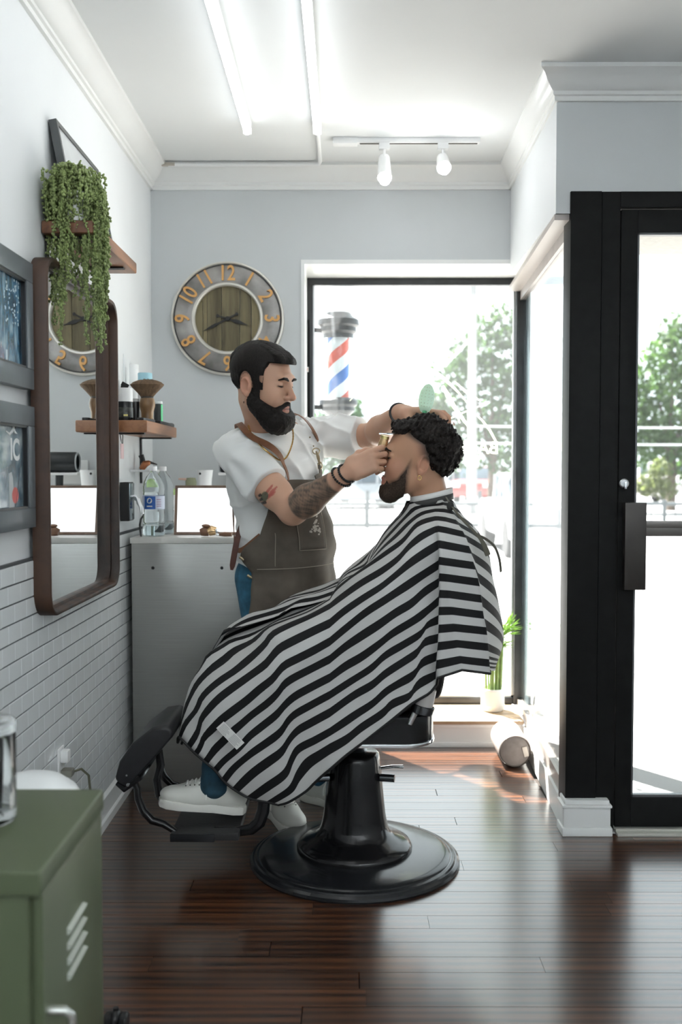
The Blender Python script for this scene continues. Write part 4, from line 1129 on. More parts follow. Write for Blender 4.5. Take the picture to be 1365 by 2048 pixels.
# ================================================================ track light and conduit
def track():
    Yt = 4.262
    a, b = at(668, 290, Yt), at(960, 290, Yt)
    z = ZC
    t = thing('track_light', ((a[0] + b[0]) / 2, Yt, ZC), 'white ceiling track with two lit spotlights', 'track light')
    part(t, 'track', G().span((a[0], Yt - .018, ZC - .020), (b[0], Yt + .018, ZC)), FIX, bevel=.002)
    part(t, 'track_slot', G().span((a[0] + .11, Yt - .004, ZC - .0225), (b[0] - .01, Yt + .004, ZC - .0195)), mat('slot_dark', (.10, .09, .08), .6), smooth=0)
    part(t, 'feed_box', G().span((a[0] - .003, Yt - .024, ZC - .026), (a[0] + .10, Yt + .024, ZC)), FIX, bevel=.002)
    for (px, py, es) in ((770, 359, 38), (889, 338, 60)):
        e = Vector(at(px, py, Yt - .06)); xt_ = e.x
        part(t, 'adapter', G().span((xt_ - .022, Yt - .016, ZC - .045), (xt_ + .022, Yt + .016, ZC - .018)), FIX, bevel=.002)
        h = part(t, 'spot_head', G().tube([(xt_, Yt, ZC - .045), (xt_, Yt - .005, ZC - .075)], .006, 8).tube([Vector((xt_, Yt + .02, ZC - .075)), e + (e - Vector((xt_, Yt + .02, ZC - .075))).normalized() * -.012], [.024, .030], 20), FIX, smooth=40)
        d = (e - Vector((xt_, Yt + .02, ZC - .075))).normalized()
        sub(h, 'bulb', G().ball(e, .0235, 20, 12), mat('lit_bulb_%d' % es, (1, 1, 1), .5, emit=(.97, .98, 1), es=es))
track()
t = thing('ceiling_conduit', (-.11, 4.3, ZC), 'thin white conduit running from the batten along the crown moulding', 'conduit')
part(t, 'pipe', G().tube([(-.112, 4.075, ZC - .012), (-.112, 4.53, ZC - .012), (-.118, 4.556, ZC - .016), (-.16, 4.562, ZC - .016), (-.80, 4.562, ZC - .016)], .009, 10), FIX)
part(t, 'junction', G().box((-.112, 4.078, ZC - .014), (.030, .03, .026)), mat('brass_junction', (.50, .47, .38), .4), bevel=.002)
part(t, 'pipe_end', G().box((-.80, 4.560, ZC - .016), (.06, .018, .014)), mat('beige_end', (.52, .48, .42), .5), bevel=.002)
# ================================================================ green locker
def locker():
    x0, x1, ya, yb, zt_ = WL + .03, -.462, 1.484, 1.882, .70
    t = thing('green_locker', ((x0 + x1) / 2, (ya + yb) / 2, 0), 'olive green metal locker cabinet in the left foreground', 'locker')
    GR = mat('olive_green_enamel', (.085, .106, .058), .36, spec=.5, vary=.05, vscale=3)
    part(t, 'body', G().span((x0, ya + .008, .06), (x1 - .022, yb - .004, zt_ - .040)), GR, bevel=.004)
    part(t, 'top', G().span((x0, ya, zt_ - .040), (x1, yb, zt_)), GR, bevel=.007, bseg=3)
    d = part(t, 'door', G().span((x1 - .022, ya + .022, .07), (x1 - .004, yb - .004, zt_ - .043)), GR, bevel=.004)
    # louvre slots, pressed out of the door
    LV = mat('bright_louvre_lip', (.48, .51, .46), .3, coat=.3)
    for i in range(4):
        z = .530 - i * .026
        yA, yB_ = 1.635, 1.738
        poly = [(0, 0), (.007, .004), (.009, .010), (.0, .013)]
        g = G().prism(poly, lambda a, b, q: (x1 - .005 + a, q, z + b), yA, yB_)
        sub(d, 'louvre', g, LV, smooth=0)
    g = G().tube([(x1 - .006, 1.528, .462), (x1 + .022, 1.528, .462), (x1 + .030, 1.532, .452), (x1 + .030, 1.536, .44), (x1 + .030, 1.536, .335), (x1 + .022, 1.536, .325), (x1 - .006, 1.536, .325)], .0072, 14)
    sub(d, 'handle', g, mat('locker_handle_nickel', (.62, .64, .60), .25, metal=.8))
    for yy in (ya + .04, yb - .04):
        for xx in (x0 + .03, x1 - .05):
            part(t, 'foot', G().lathe([(0, 0), (.018, 0), (.018, .06), (0, .06)], 16, (xx, yy, 0)), BLACKPLASTIC)
locker()
def glass_jar():
    c = atz(-28, 1640, .70)
    x, Y = c[0], c[1]
    t = thing('glass_canister', (x, Y, .70), 'clear glass canister with steel lid on the locker', 'jar')
    GL = mat('thick_clear_glass', (.95, .97, .97), .02, trans=1, ior=1.45)
    part(t, 'jar', G().lathe([(0, .0), (.048, .0), (.052, .006), (.052, .15), (.049, .156), (.047, .15), (.047, .022), (0, .018)], 40, (x, Y, .70)), GL, smooth=50)
    part(t, 'lid', G().lathe([(0, .156), (.053, .156), (.053, .172), (.046, .178), (.018, .182), (.014, .195), (.020, .205), (.020, .216), (.012, .222), (0, .222)], 36, (x, Y, .70)), GL, smooth=50)
    for i in range(5):
        a = i * 1.26 + .3
        part(t, 'comb_handle', G().tube([(x + .02 * math.cos(a), Y + .02 * math.sin(a), .723), (x + .032 * math.cos(a + .4), Y + .032 * math.sin(a + .4), .83)], .006, 8), mat('amber_handle', (.36, .16, .07), .3) if i % 2 else BLACKPLASTIC)
glass_jar()
def bin_and_outlet():
    # round-topped white bin behind the locker
    x, Y = -.705, 2.20
    t = thing('white_bin', (x, Y, 0), 'round-topped white bin behind the locker', 'bin')
    b = part(t, 'drum', G().lathe([(0, 0), (.112, 0), (.118, .02), (.122, .50), (0, .50)], 40, (x, Y, 0)), mat('white_bin_enamel', (.80, .82, .82), .3))
    l = part(t, 'dome_lid', G().lathe([(.124, .50), (.124, .53), (.118, .565), (.10, .595), (.07, .618), (.03, .630), (0, .632)], 40, (x, Y, 0), cap=False), MATS['white_bin_enamel'], smooth=60)
    sub(l, 'blue_tab', G().box((x - .045, Y - .02, .626), (.014, .012, .008)), mat('blue_tab', (.10, .42, .66), .4), bevel=.002)
    p = atx(121, 1520, WL + .016)
    t = thing('wall_outlet', (WL + .0145, p[1], p[2]), 'white wall outlet with a plugged adapter on the tiles', 'outlet')
    part(t, 'plate', G().span((WL + .0146, p[1] - .030, p[2] - .045), (WL + .020, p[1] + .030, p[2] + .04)), WP, bevel=.002)
    part(t, 'adapter', G().span((WL + .020, p[1] - .02, p[2] - .005), (WL + .045, p[1] + .015, p[2] + .033)), mat('white_adapter', (.84, .85, .84), .3), bevel=.006)
    q = part(t, 'plug', G().span((WL + .02, p[1] - .02, p[2] - .050), (WL + .055, p[1] + .02, p[2] - .028)), mat('grey_plug', (.20, .20, .17), .5), bevel=.004)
    a = Vector((WL + .05, p[1] + .01, p[2] - .04))
    sub(q, 'cord', G().tube([a, a + Vector((.02, .03, .0)), a + Vector((.035, .06, -.03)), a + Vector((.04, .07, -.12)), a + Vector((.04, .07, -.45))], .004, 8), mat('olive_cord', (.13, .13, .09), .5))
bin_and_outlet()
def castor():
    c = atz(232, 2046, .025)
    t = thing('castor_wheel', (c[0], c[1], 0), 'black twin castor on the floor beside the locker', 'castor')
    for dx in (-.016, .018):
        part(t, 'wheel', G().lathe([(0, -.010), (.021, -.010), (.025, -.006), (.025, .006), (.021, .010), (0, .010)], 24, (c[0] + dx, c[1], .0255), Matrix.Rotation(PI / 2, 3, 'Y')), BLACKPLASTIC)
    part(t, 'hood', G().ball((c[0], c[1], .036), (.013, .024, .022), 16, 10).tube([(c[0], c[1], .04), (c[0], c[1], .062)], .007, 10), BLACKPLASTIC)
castor()

# ================================================================ window bay: bamboo, roll, plastic
def bamboo():
    p = atz(986, 1402, SILL + .10); Y = 4.86
    x = at(986, 1400, Y)[0]
    t = thing('lucky_bamboo', (x, Y, SILL), 'lucky bamboo in a ribbed white pot on the window sill', 'plant')
    prof = [(0, 0), (.048, 0), (.054, .006), (.058, .03)]
    for i in range(8): prof += [(.0585, .034 + i * .009), (.0565, .0385 + i * .009)]
    prof += [(.057, .108), (.054, .112), (.050, .108), (.049, .09), (0, .09)]
    part(t, 'pot', G().lathe(prof, 40, (x, Y, SILL)), mat('white_ribbed_ceramic', (.80, .80, .78), .5), smooth=60)
    ST = mat('bamboo_green', (.26, .36, .12), .4, vary=.2, vscale=40)
    R_ = random.Random(8)
    LF = leafmat('bamboo_leaf', (.13, .22, .055))
    for i in range(34):
        a = R_.uniform(0, 2 * PI); r = .048 * math.sqrt(R_.random())
        bx, by = x + r * math.cos(a), Y + r * math.sin(a) * .8
        h = R_.uniform(.20, .30)
        pts, rad = [], []
        for k in range(9):
            f = k / 8
            pts.append((bx + (bx - x) * .25 * f, by, SILL + .09 + h * f))
            rad.append(.0046 if k % 2 else .0038)
        s = part(t, 'stalk', G().tube(pts, rad, 8), ST)
        if i % 2 == 0:
            tip = Vector(pts[-1])
            g = G()
            for q in range(5):
                d = Vector((R_.uniform(-.4, 1.0), R_.uniform(-.5, .5), R_.uniform(.3, 1))).normalized()
                L_ = R_.uniform(.06, .11); w = Vector((-d.z, .3, d.x)).normalized() * .0035
                m_ = tip + d * L_ * .5
                e = tip + d * L_ + Vector((.015, 0, -.015))
                g.add([tip, m_ + w, e, m_ - w], [(0, 1, 2, 3)])
            sub(s, 'leaf_tuft', g, LF, smooth=0)
        # upper shoots leaning to the right
    for i in range(6):
        b = Vector((x + .02, Y, SILL + .32)); e = Vector((x + .055 + .02 * R_.random(), Y + R_.uniform(-.02, .02), SILL + .36 + .08 * R_.random()))
        s = part(t, 'shoot', G().tube([b, (b + e) / 2 + Vector((.0, 0, .02)), e], [.003, .0028, .002], 6), ST)
        g = G()
        for q in range(4):
            d = Vector((R_.uniform(.0, 1.0), R_.uniform(-.5, .5), R_.uniform(-.2, 1))).normalized()
            L_ = R_.uniform(.05, .09); w = Vector((-d.z, .2, d.x)).normalized() * .0035
            g.add([e, e + d * L_ * .5 + w, e + d * L_, e + d * L_ * .5 - w], [(0, 1, 2, 3)])
        sub(s, 'leaf_tuft', g, LF, smooth=0)
bamboo()
def roll():
    e = Vector(at(1031, 1487, 4.33)); s = Vector(at(1012, 1463, 4.60))
    r = .072
    e.z = r + .004; s.z = r + .004
    d = (s - e).normalized()
    t = thing('leather_roll', ((e.x + s.x) / 2, (e.y + s.y) / 2, 0), 'grey leather cylinder roll lying below the window sill', 'roll')
    LT = mat('taupe_leather', (.30, .26, .24), .45, vary=.1, vscale=40, bump=.2, bscale=500)
    M = d.to_track_quat('Z', 'Y').to_matrix()
    L_ = (s - e).length
    part(t, 'roll_body', G().lathe([(0, 0.0), (r * .6, -.002), (r * .92, .002), (r, .012), (r, L_ - .012), (r * .92, L_), (0, L_)], 40, e, M), LT, smooth=50)
    part(t, 'end_piping', G().lathe([(r * .90, -.001), (r * .93, -.006), (r * .98, -.003), (r * .97, .004)], 40, e, M, cap=False), mat('dark_piping', (.12, .10, .09), .5), smooth=60)
    part(t, 'end_label', G().box(e + d * -.004 + Vector((.045, 0, -.002)), (.022, .004, .045), M @ Matrix.Rotation(0, 3, 'X') if False else Matrix.Rotation(-.25, 3, 'Y')), mat('pale_leather_label', (.70, .62, .55), .5), bevel=.002)
roll()
def plastic():
    c = Vector(at(1062, 1425, 4.80)); c.z = SILL
    t = thing('plastic_wrap', c, 'crumpled blue-grey plastic in the corner of the sill', 'plastic wrap')
    R_ = np.random.RandomState(3)
    rows = [[(c.x - .05 + .10 * j / 9 + R_.uniform(-.006, .006), c.y - .08 + .18 * i / 9, SILL + .004 + abs(R_.randn()) * .022 * math.sin(PI * i / 9) * math.sin(PI * j / 9)) for j in range(10)] for i in range(10)]
    part(t, 'film', G().grid(rows), mat('blue_grey_film', (.42, .52, .58), .15, trans=.3), smooth=0)
    a, b = Vector(at(1053, 1440, 4.62)), Vector(at(1076, 1342, 4.62))
    a.z = .012; a.y = 4.56
    t = thing('thin_stick', a, 'thin grey stick leaning in the window corner', 'stick')
    part(t, 'rod', G().tube([a, b], .0045, 8), mat('grey_rod', (.5, .52, .53), .4, metal=.3))
    part(t, 'tip', G().tube([b - (b - a) * .03, b], [.0055, .004], 8), mat('grey_rod_tip', (.35, .36, .37), .4))
plastic()
# ================================================================ barber chair
CHX, CHY = .032, 3.30
BLK = mat('glossy_black_enamel', (.008, .008, .009), .2, coat=.2, spec=.35)
SATBLK = mat('satin_black_base', (.012, .013, .015), .24, coat=.2, spec=.4)
LEATH = mat('black_leather', (.014, .014, .016), .42, bump=.25, bscale=260, vary=.2, vscale=30)
def barber_chair():
    t = thing('barber_chair', (CHX, CHY, 0), 'black hydraulic barber chair with round base and footrest', 'barber chair')
    c = (CHX, CHY, 0)
    part(t, 'base_plate', G().lathe([(0, 0), (.350, 0), (.352, .006), (.350, .014), (.342, .020), (.338, .019), (.334, .024), (.326, .027), (.322, .026), (.318, .030), (.300, .036), (.20, .044), (0, .05)], 96, c), SATBLK, smooth=28)
    part(t, 'base_dome', G().lathe([(.190, .040), (.194, .050), (.188, .062), (.165, .075), (.135, .088), (.118, .104), (.110, .125), (0, .125)], 72, c, cap=False), BLK, smooth=50)
    part(t, 'column', G().lathe([(.120, .098), (.112, .118), (.104, .16), (.094, .26), (.086, .345), (.082, .362), (.074, .370), (0, .370)], 64, c, cap=False), BLK, smooth=50)
    part(t, 'piston', G().lathe([(.022, .365), (.022, .46)], 28, c), CHROME)
    part(t, 'collar', G().lathe([(.038, .368), (.042, .374), (.036, .384), (.022, .386)], 28, c, cap=False), mat('dark_steel', (.14, .15, .16), .25, metal=.9))
    # lever pins and pump handle
    for sx in (-1, 1):
        part(t, 'lever_pin', G().tube([(CHX + sx * .085, CHY - .04, .292), (CHX + sx * .132, CHY - .05, .292)], .013, 18), mat('dark_steel', (.14, .15, .16), .25, metal=.9))
    part(t, 'pump_lever', G().tube([(CHX + .07, CHY + .03, .300), (CHX + .13, CHY + .04, .305), (CHX + .165, CHY + .045, .303)], [.008, .009, .010], 12, flat=(1, .6)), CHROME)
    part(t, 'pump_lever', G().tube([(CHX - .07, CHY + .03, .300), (CHX - .12, CHY + .045, .305)], [.008, .009], 12, flat=(1, .6)), CHROME)
    # seat
    def rr_prism(x0, x1, y0, y1, r, z0, z1, n=8):
        cx_, cy_ = (x0 + x1) / 2, (y0 + y1) / 2
        pts = [(cx_ + a, cy_ + b) for a, b in rounded_rect(x1 - x0, y1 - y0, r, n)]
        return G().prism(pts, lambda a, b, d: (a, b, d), z0, z1)
    part(t, 'seat_pan', rr_prism(-.10, .283, 3.062, 3.56, .10, .452, .545), BLK, bevel=.010, bseg=3)
    part(t, 'seat_rim', rr_prism(-.104, .287, 3.058, 3.564, .104, .446, .458), CHROME, bevel=.003)
    part(t, 'under_frame', rr_prism(-.10, .17, 3.15, 3.45, .05, .42, .448), BLK, bevel=.004)
    part(t, 'seat_cushion', rr_prism(-.09, .24, 3.09, 3.53, .09, .545, .610), LEATH, bevel=.025, bseg=4)
    # backrest, leaning back a little
    def bk(a, b, d): return (.232 + d + .14 * (b - .58), a, b)
    part(t, 'backrest', G().prism([(3.30 + a, .815 + b) for a, b in rounded_rect(.44, .47, .08)], bk, 0, .07), LEATH, bevel=.02, bseg=3)
    for s_ in (-1, 1):
        yy = 3.30 + s_ * .225
        part(t, 'armrest', G().box((.09, yy, .780), (.24, .05, .03)), LEATH, bevel=.014, bseg=3)
        part(t, 'arm_support', G().tube([(.20, yy, .52), (.235, yy, .60), (.235, yy, .70), (.19, yy, .77)], .013, 14), CHROME)
    p = Vector(at(848, 1408, 3.055))
    part(t, 'side_bolster', G().lathe([(0, -.03), (.022, -.028), (.030, 0), (.028, .05), (0, .056)], 28, p, Matrix.Rotation(.25, 3, 'Y')), mat('pale_grey_vinyl', (.52, .50, .48), .35))
    part(t, 'bolster_cup', G().lathe([(.022, -.034), (.034, -.028), (.037, -.004), (.034, -.002), (.031, -.024), (.02, -.03)], 28, p, Matrix.Rotation(.25, 3, 'Y'), cap=False), mat('dark_steel', (.14, .15, .16), .25, metal=.9))
    # footrest: pad, plate, arms
    def fp(px, py, Y): return Vector(at(px, py, Y))
    Yn, Yf = 3.10, 3.50
    A = at(238, 1560, Yn); B = at(340, 1462, Yn)
    A2 = np.array([A[0], A[2]]); B2 = np.array([B[0], B[2]]); d2 = (B2 - A2) / np.linalg.norm(B2 - A2); n2 = np.array([-d2[1], d2[0]])
    L_ = np.linalg.norm(B2 - A2)
    prof = [(0, -.030), (.010, -.036), (L_ * .5, -.030), (L_ - .01, -.020), (L_ + .008, -.006), (L_ + .004, .020), (L_ * .85, .046), (L_ * .5, .054), (.04, .040), (-.008, .012), (-.012, -.016)]
    def fpad(a, b, y_):
        q = A2 + d2 * a + n2 * b; return (q[0], y_, q[1])
    pad = part(t, 'footrest_pad', G().prism(prof, fpad, Yn, 3.39), LEATH, bevel=.012, bseg=3)
    plt_ = part(t, 'footrest_shell', G().prism([(-.016, -.040), (L_ * .25, -.050), (L_ * .25, -.030), (0, -.028), (-.008, .0), (-.018, -.002)], fpad, Yn - .006, 3.396), BLK, bevel=.004)
    sub(plt_, 'bolt', G().lathe([(0, 0), (.0065, 0), (.005, .003), (0, .003)], 14, fpad(.012, -.030, Yn - .006), Matrix.Rotation(PI / 2, 3, 'X')), CHROME)
    sub(plt_, 'bolt', G().lathe([(0, 0), (.004, 0), (.003, .002), (0, .002)], 14, fpad(.030, -.006, Yn - .006), Matrix.Rotation(PI / 2, 3, 'X')), CHROME)
    for Yy in (Yn + .02, Yf - .02):
        f = Yn / Yy
        pts = [(262, 1556), (272, 1580), (274, 1600), (284, 1626), (302, 1645), (326, 1652), (350, 1668)]
        part(t, 'footrest_arm', G().tube([(at(a, b, Yn)[0], Yy, at(a, b, Yn)[2]) for a, b in pts], [.013, .014, .015, .016, .016, .015, .012], 14, flat=(.8, 1)), BLK)
    part(t, 'heel_strap', G().tube([(at(a, b, 3.28)[0], 3.28, at(a, b, 3.28)[2]) for a, b in ((318, 1500), (322, 1530), (314, 1560), (318, 1590), (335, 1612))], [.012, .013, .013, .013, .012], 12, flat=(1, .5)), BLK)
    P0, P1 = at(342, 1672, Yn), at(500, 1678, Yn)
    z = P0[2]
    x0, x1 = P0[0], at(478, 1678, Yn)[0]
    part(t, 'foot_plate', G().span((x0, Yn - .005, z - .014), (x1, Yf + .005, z + .012)), mat('ribbed_black_plate', (.02, .02, .021), .45, bump=.3, bscale=90), bevel=.004)
    part(t, 'plate_edge', G().span((x0 - .002, Yn - .009, z - .017), (at(430, 1678, Yn)[0], Yn - .003, z + .009)), SATBLK, bevel=.003)
    for Yy in (Yn + .045, Yf - .01):
        pts = [(425, 1672), (470, 1674), (500, 1668), (516, 1655), (524, 1632), (527, 1600), (545, 1560), (600, 1530)]
        ar = part(t, 'lift_arm', G().tube([(at(a, b, Yn)[0], Yy, at(a, b, Yn)[2]) for a, b in pts], [.014, .016, .019, .021, .021, .020, .018, .018], 14, flat=(.7, 1)), BLK)
        if Yy < 3.3:
            for a, b in ((434, 1672), (456, 1674)):
                q = at(a, b, Yn)
                sub(ar, 'bolt', G().lathe([(0, .008), (.006, .010), (.0045, .014), (0, .0145)], 12, (q[0], Yy, q[2]), Matrix.Rotation(PI / 2, 3, 'X')), CHROME)
    part(t, 'lift_crossbar', G().tube([(at(597, 1531, Yn)[0], Yn, at(597, 1531, Yn)[2]), (at(597, 1531, Yn)[0], Yf, at(597, 1531, Yn)[2])], .012, 12).tube([(at(597, 1531, Yn)[0], 3.3, at(597, 1531, Yn)[2]), (0, 3.3, .44)], .02, 12), BLK)
    return t
barber_chair()
# ================================================================ bodies and cloth as smooth solids
F32 = np.float32
def V3(*a): return np.array(a, dtype=float)
def cone(a, b, ra, rb, k=.02, op='u'):
    a = np.array(a, F32); b = np.array(b, F32); ba = b - a; L2 = max(float(ba @ ba), 1e-9)
    def f(P):
        q = P - a
        t = np.clip((q @ ba) / L2, 0, 1)
        d = q - t[:, None] * ba
        return np.sqrt(np.einsum('ij,ij->i', d, d)) - (ra + (rb - ra) * t)
    return (f, k, op)
def ell(c, r, R=None, k=.02, op='u'):
    c = np.array(c, F32); r = np.array(r, F32)
    Rm = None if R is None else np.array(R, F32)      # columns are the local axes
    def f(P):
        q = P - c
        if Rm is not None: q = q @ Rm
        a = q / r; b = a / r
        k0 = np.sqrt(np.einsum('ij,ij->i', a, a)); k1 = np.sqrt(np.einsum('ij,ij->i', b, b)) + 1e-9
        return k0 * (k0 - 1) / k1
    return (f, k, op)
def rbox(c, h, r, R=None, k=.01, op='u'):
    c = np.array(c, F32); h = np.array(h, F32) - r
    Rm = None if R is None else np.array(R, F32)
    def f(P):
        q = P - c
        if Rm is not None: q = q @ Rm
        q = np.abs(q) - h
        m = np.maximum(q, 0)
        return np.sqrt(np.einsum('ij,ij->i', m, m)) + np.minimum(q.max(1), 0) - r
    return (f, k, op)
def raw(f, k=.01, op='u'): return (f, k, op)
def combine(d, v, k, op):
    if op == 'u':
        h = np.maximum(k - np.abs(d - v), 0) / k
        return np.minimum(d, v) - h * h * k * .25
    if op == 's':
        v = -v
    h = np.maximum(k - np.abs(d - v), 0) / k
    return np.maximum(d, v) + h * h * k * .25
def sdf_eval(prims, P):
    d = None
    for f, k, op in prims:
        v = f(P)
        d = v if d is None else combine(d, v, k, op)
    return d
def sdf_mesh(prims, lo, hi, h, B=8):
    """sparse surface nets; returns vertices and quads"""
    lo = np.array(lo, float); hi = np.array(hi, float)
    nb = np.ceil((hi - lo) / (h * B)).astype(int)
    hd = h * B * math.sqrt(3) / 2
    I = np.stack(np.meshgrid(*[np.arange(n) for n in nb], indexing='ij'), -1).reshape(-1, 3)
    C = (lo + (I + .5) * h * B).astype(F32)
    dc = sdf_eval(prims, C)
    act = np.abs(dc) < hd * 1.35
    I = I[act]; C = C[act]
    n1 = B + 1
    loc = np.stack(np.meshgrid(*[np.arange(n1)] * 3, indexing='ij'), -1).reshape(-1, 3)
    nB = len(I)
    P = ((I[:, None, :] * B + loc[None]) * h + lo).astype(F32)      # nB, n1^3, 3
    D = None
    for j, (f, k, op) in enumerate(prims):
        if j == 0 or op != 'u':
            v = f(P.reshape(-1, 3)).reshape(nB, -1)
            D = v if D is None else combine(D, v, k, op)
            continue
        m = f(C) < hd * 2.3 + k
        if m.any():
            v = f(P[m].reshape(-1, 3)).reshape(int(m.sum()), -1)
            D[m] = combine(D[m], v, k, op)
    D = D.reshape(nB, n1, n1, n1)
    S = D < 0
    c8 = [(a, b, c) for a in (0, 1) for b in (0, 1) for c in (0, 1)]
    cnt = sum(S[:, a:a + B, b:b + B, c:c + B].astype(np.int8) for a, b, c in c8)
    mix = (cnt > 0) & (cnt < 8)
    bi, x, y, z = np.nonzero(mix)
    gi = I[bi] * B + np.stack([x, y, z], -1)
    acc = np.zeros((len(bi), 3)); n = np.zeros(len(bi))
    val = {c: D[bi, x + c[0], y + c[1], z + c[2]] for c in c8}
    for a in c8:
        for ax in range(3):
            if a[ax]: continue
            b = list(a); b[ax] = 1; b = tuple(b)
            va, vb = val[a], val[b]
            m = (va < 0) != (vb < 0)
            t = va[m] / (va[m] - vb[m])
            p = np.tile(np.array(a, float), (m.sum(), 1)); p[:, ax] += t
            acc[m] += p; n[m] += 1
    Vv = lo + (gi + acc / n[:, None]) * h
    dims = nb * B + 2
    key = lambda g: (g[:, 0] * dims[1] + g[:, 1]) * dims[2] + g[:, 2]
    kk = key(gi); order = np.argsort(kk); ks = kk[order]
    def look(g):
        q = key(g); i = np.searchsorted(ks, q); i = np.clip(i, 0, len(ks) - 1)
        r = order[i]; r = np.where(ks[i] == q, r, -1)
        return r
    quads = []
    for ax in range(3):
        sl0 = [slice(None)] + [slice(0, B)] * 3
        sl1 = list(sl0); sl1[ax + 1] = slice(1, B + 1)
        a_, b_ = S[tuple(sl0)], S[tuple(sl1)]
        bi2, x, y, z = np.nonzero(a_ != b_)
        flip = a_[bi2, x, y, z]
        g = I[bi2] * B + np.stack([x, y, z], -1)
        u, w = (ax + 1) % 3, (ax + 2) % 3
        du = np.zeros(3, int); du[u] = 1; dw = np.zeros(3, int); dw[w] = 1
        q = np.stack([look(g - du - dw), look(g - dw), look(g), look(g - du)], 1)
        ok = (q >= 0).all(1)
        q = q[ok]; fl = flip[ok]
        q[~fl] = q[~fl][:, ::-1]
        quads.append(q)
    return Vv, np.concatenate(quads)
def np_mesh(name, V, Q, m, parent, col=None, smooth=True):
    me = bpy.data.meshes.new(name)
    me.vertices.add(len(V)); me.vertices.foreach_set('co', np.asarray(V, F32).ravel())
    me.loops.add(Q.size); me.loops.foreach_set('vertex_index', Q.astype(np.int32).ravel())
    me.polygons.add(len(Q)); me.polygons.foreach_set('loop_start', np.arange(0, Q.size, Q.shape[1], dtype=np.int32))
    me.polygons.foreach_set('loop_total', np.full(len(Q), Q.shape[1], np.int32))
    me.update(calc_edges=True); me.validate()
    if col is not None:
        ca = me.color_attributes.new('col', 'FLOAT_COLOR', 'POINT')
        c4 = np.ones((len(V), 4), F32); c4[:, :3] = col
        ca.data.foreach_set('color', c4.ravel())
    if smooth: me.shade_smooth()
    for q in (m if isinstance(m, (list, tuple)) else [m]): me.materials.append(q)
    o = bpy.data.objects.new(name, me); COL.objects.link(o)
    if parent is not None:
        o.parent = parent
        if parent.type == 'EMPTY': o.matrix_parent_inverse = Matrix.Translation(-parent.location)
    return o
def smoothstep(a, b, x):
    t = np.clip((x - a) / (b - a), 0, 1); return t * t * (3 - 2 * t)
def vnoise(P, s, seed=0):
    """cheap smooth noise from summed sines, about -1..1"""
    R_ = np.random.RandomState(seed)
    o = np.zeros(len(P), F32)
    for i in range(7):
        w = R_.randn(3); w /= np.linalg.norm(w)
        o += np.sin((P @ (w * s * R_.uniform(.7, 1.5)).astype(F32)) + R_.uniform(0, 6.28))
    return o / 3.2
def frame(fwd, up):
    """3x3 with columns forward, left, up"""
    f = np.array(fwd, float); f /= np.linalg.norm(f)
    u = np.array(up, float); l = np.cross(u, f); l /= np.linalg.norm(l); u = np.cross(f, l)
    return np.stack([f, l, u], 1)
def L2W(O, M, p): return np.array(O) + M @ np.array(p, float)
def W2L(O, M, P): return (P - np.array(O, F32)) @ np.array(M, F32)

def head_prims(O, M, k=1.0, jaw=1.0, nose=1.0):
    """a head in its own frame (x forward, y left, z up, origin between the ears)"""
    def c(a, b, ra, rb, kk=.02, op='u'): return cone(L2W(O, M, np.array(a) * k), L2W(O, M, np.array(b) * k), ra * k, rb * k, kk, op)
    def e(p, r, kk=.02, op='u', R=None): return ell(L2W(O, M, np.array(p) * k), np.array(r) * k, M if R is None else M @ R, kk, op)
    pr = [e((-.008, 0, .046), (.098, .076, .082)),
          e((.034, 0, -.002), (.062, .063, .082), .03)]
    for s in (-1, 1):
        pr += [c((.0, s * .052, -.048), (.074, s * .020 * jaw, -.098), .022, .018, .035),
               e((.064, s * .036, -.026), (.028, .024, .030), .025)]
    pr += [e((.077, 0, -.098), (.021, .026, .020), .022),
           e((.076, 0, -.062), (.023, .030, .030), .022),
           c((.090, -.030, .032), (.090, .030, .032), .012, .012, .016)]
    for s in (-1, 1):
        pr += [e((.103, s * .033, .011), (.015, .019, .011), .010, 's')]
    for s in (-1, 1):
        pr += [e((.0805, s * .033, .0105), (.0135, .0150, .0125), .004)]
    pr += [c((.096, 0, .020), (.113 + .004 * (nose - 1), 0, -.020), .0075, .0105, .012),
           e((.1165, 0, -.026), (.0125, .0115, .0100), .008)]
    for s in (-1, 1):
        pr += [e((.104, s * .0125, -.029), (.0100, .0075, .0080), .006)]
    pr += [c((.0985, -.004, -.0555), (.0985, .004, -.0555), .0065, .0065, .006),
           c((.0965, -.010, -.0560), (.088, -.022, -.0620), .0055, .0035, .006),
           c((.0965, .010, -.0560), (.088, .022, -.0620), .0055, .0035, .006),
           c((.0960, -.010, -.0695), (.0960, .010, -.0695), .0070, .0070, .006),
           c((.1085, -.020, -.0630), (.1085, .020, -.0630), .0022, .0022, .004, 's')]
    for s in (-1, 1):
        Rt = np.array(Matrix.Rotation(s * -.30, 3, 'Z') @ Matrix.Rotation(-.18, 3, 'Y'))
        pr += [e((-.010, s * .0775, -.004), (.0185, .0070, .0310), .004, 'u', Rt),
               e((-.012, s * .0820, -.002), (.0125, .0060, .0210), .003, 's', Rt),
               e((-.004, s * .0785, -.028), (.0085, .0055, .0095), .004, 'u', Rt),
               e((.004, s * .0755, -.006), (.0055, .0055, .0090), .004, 'u')]
    return pr
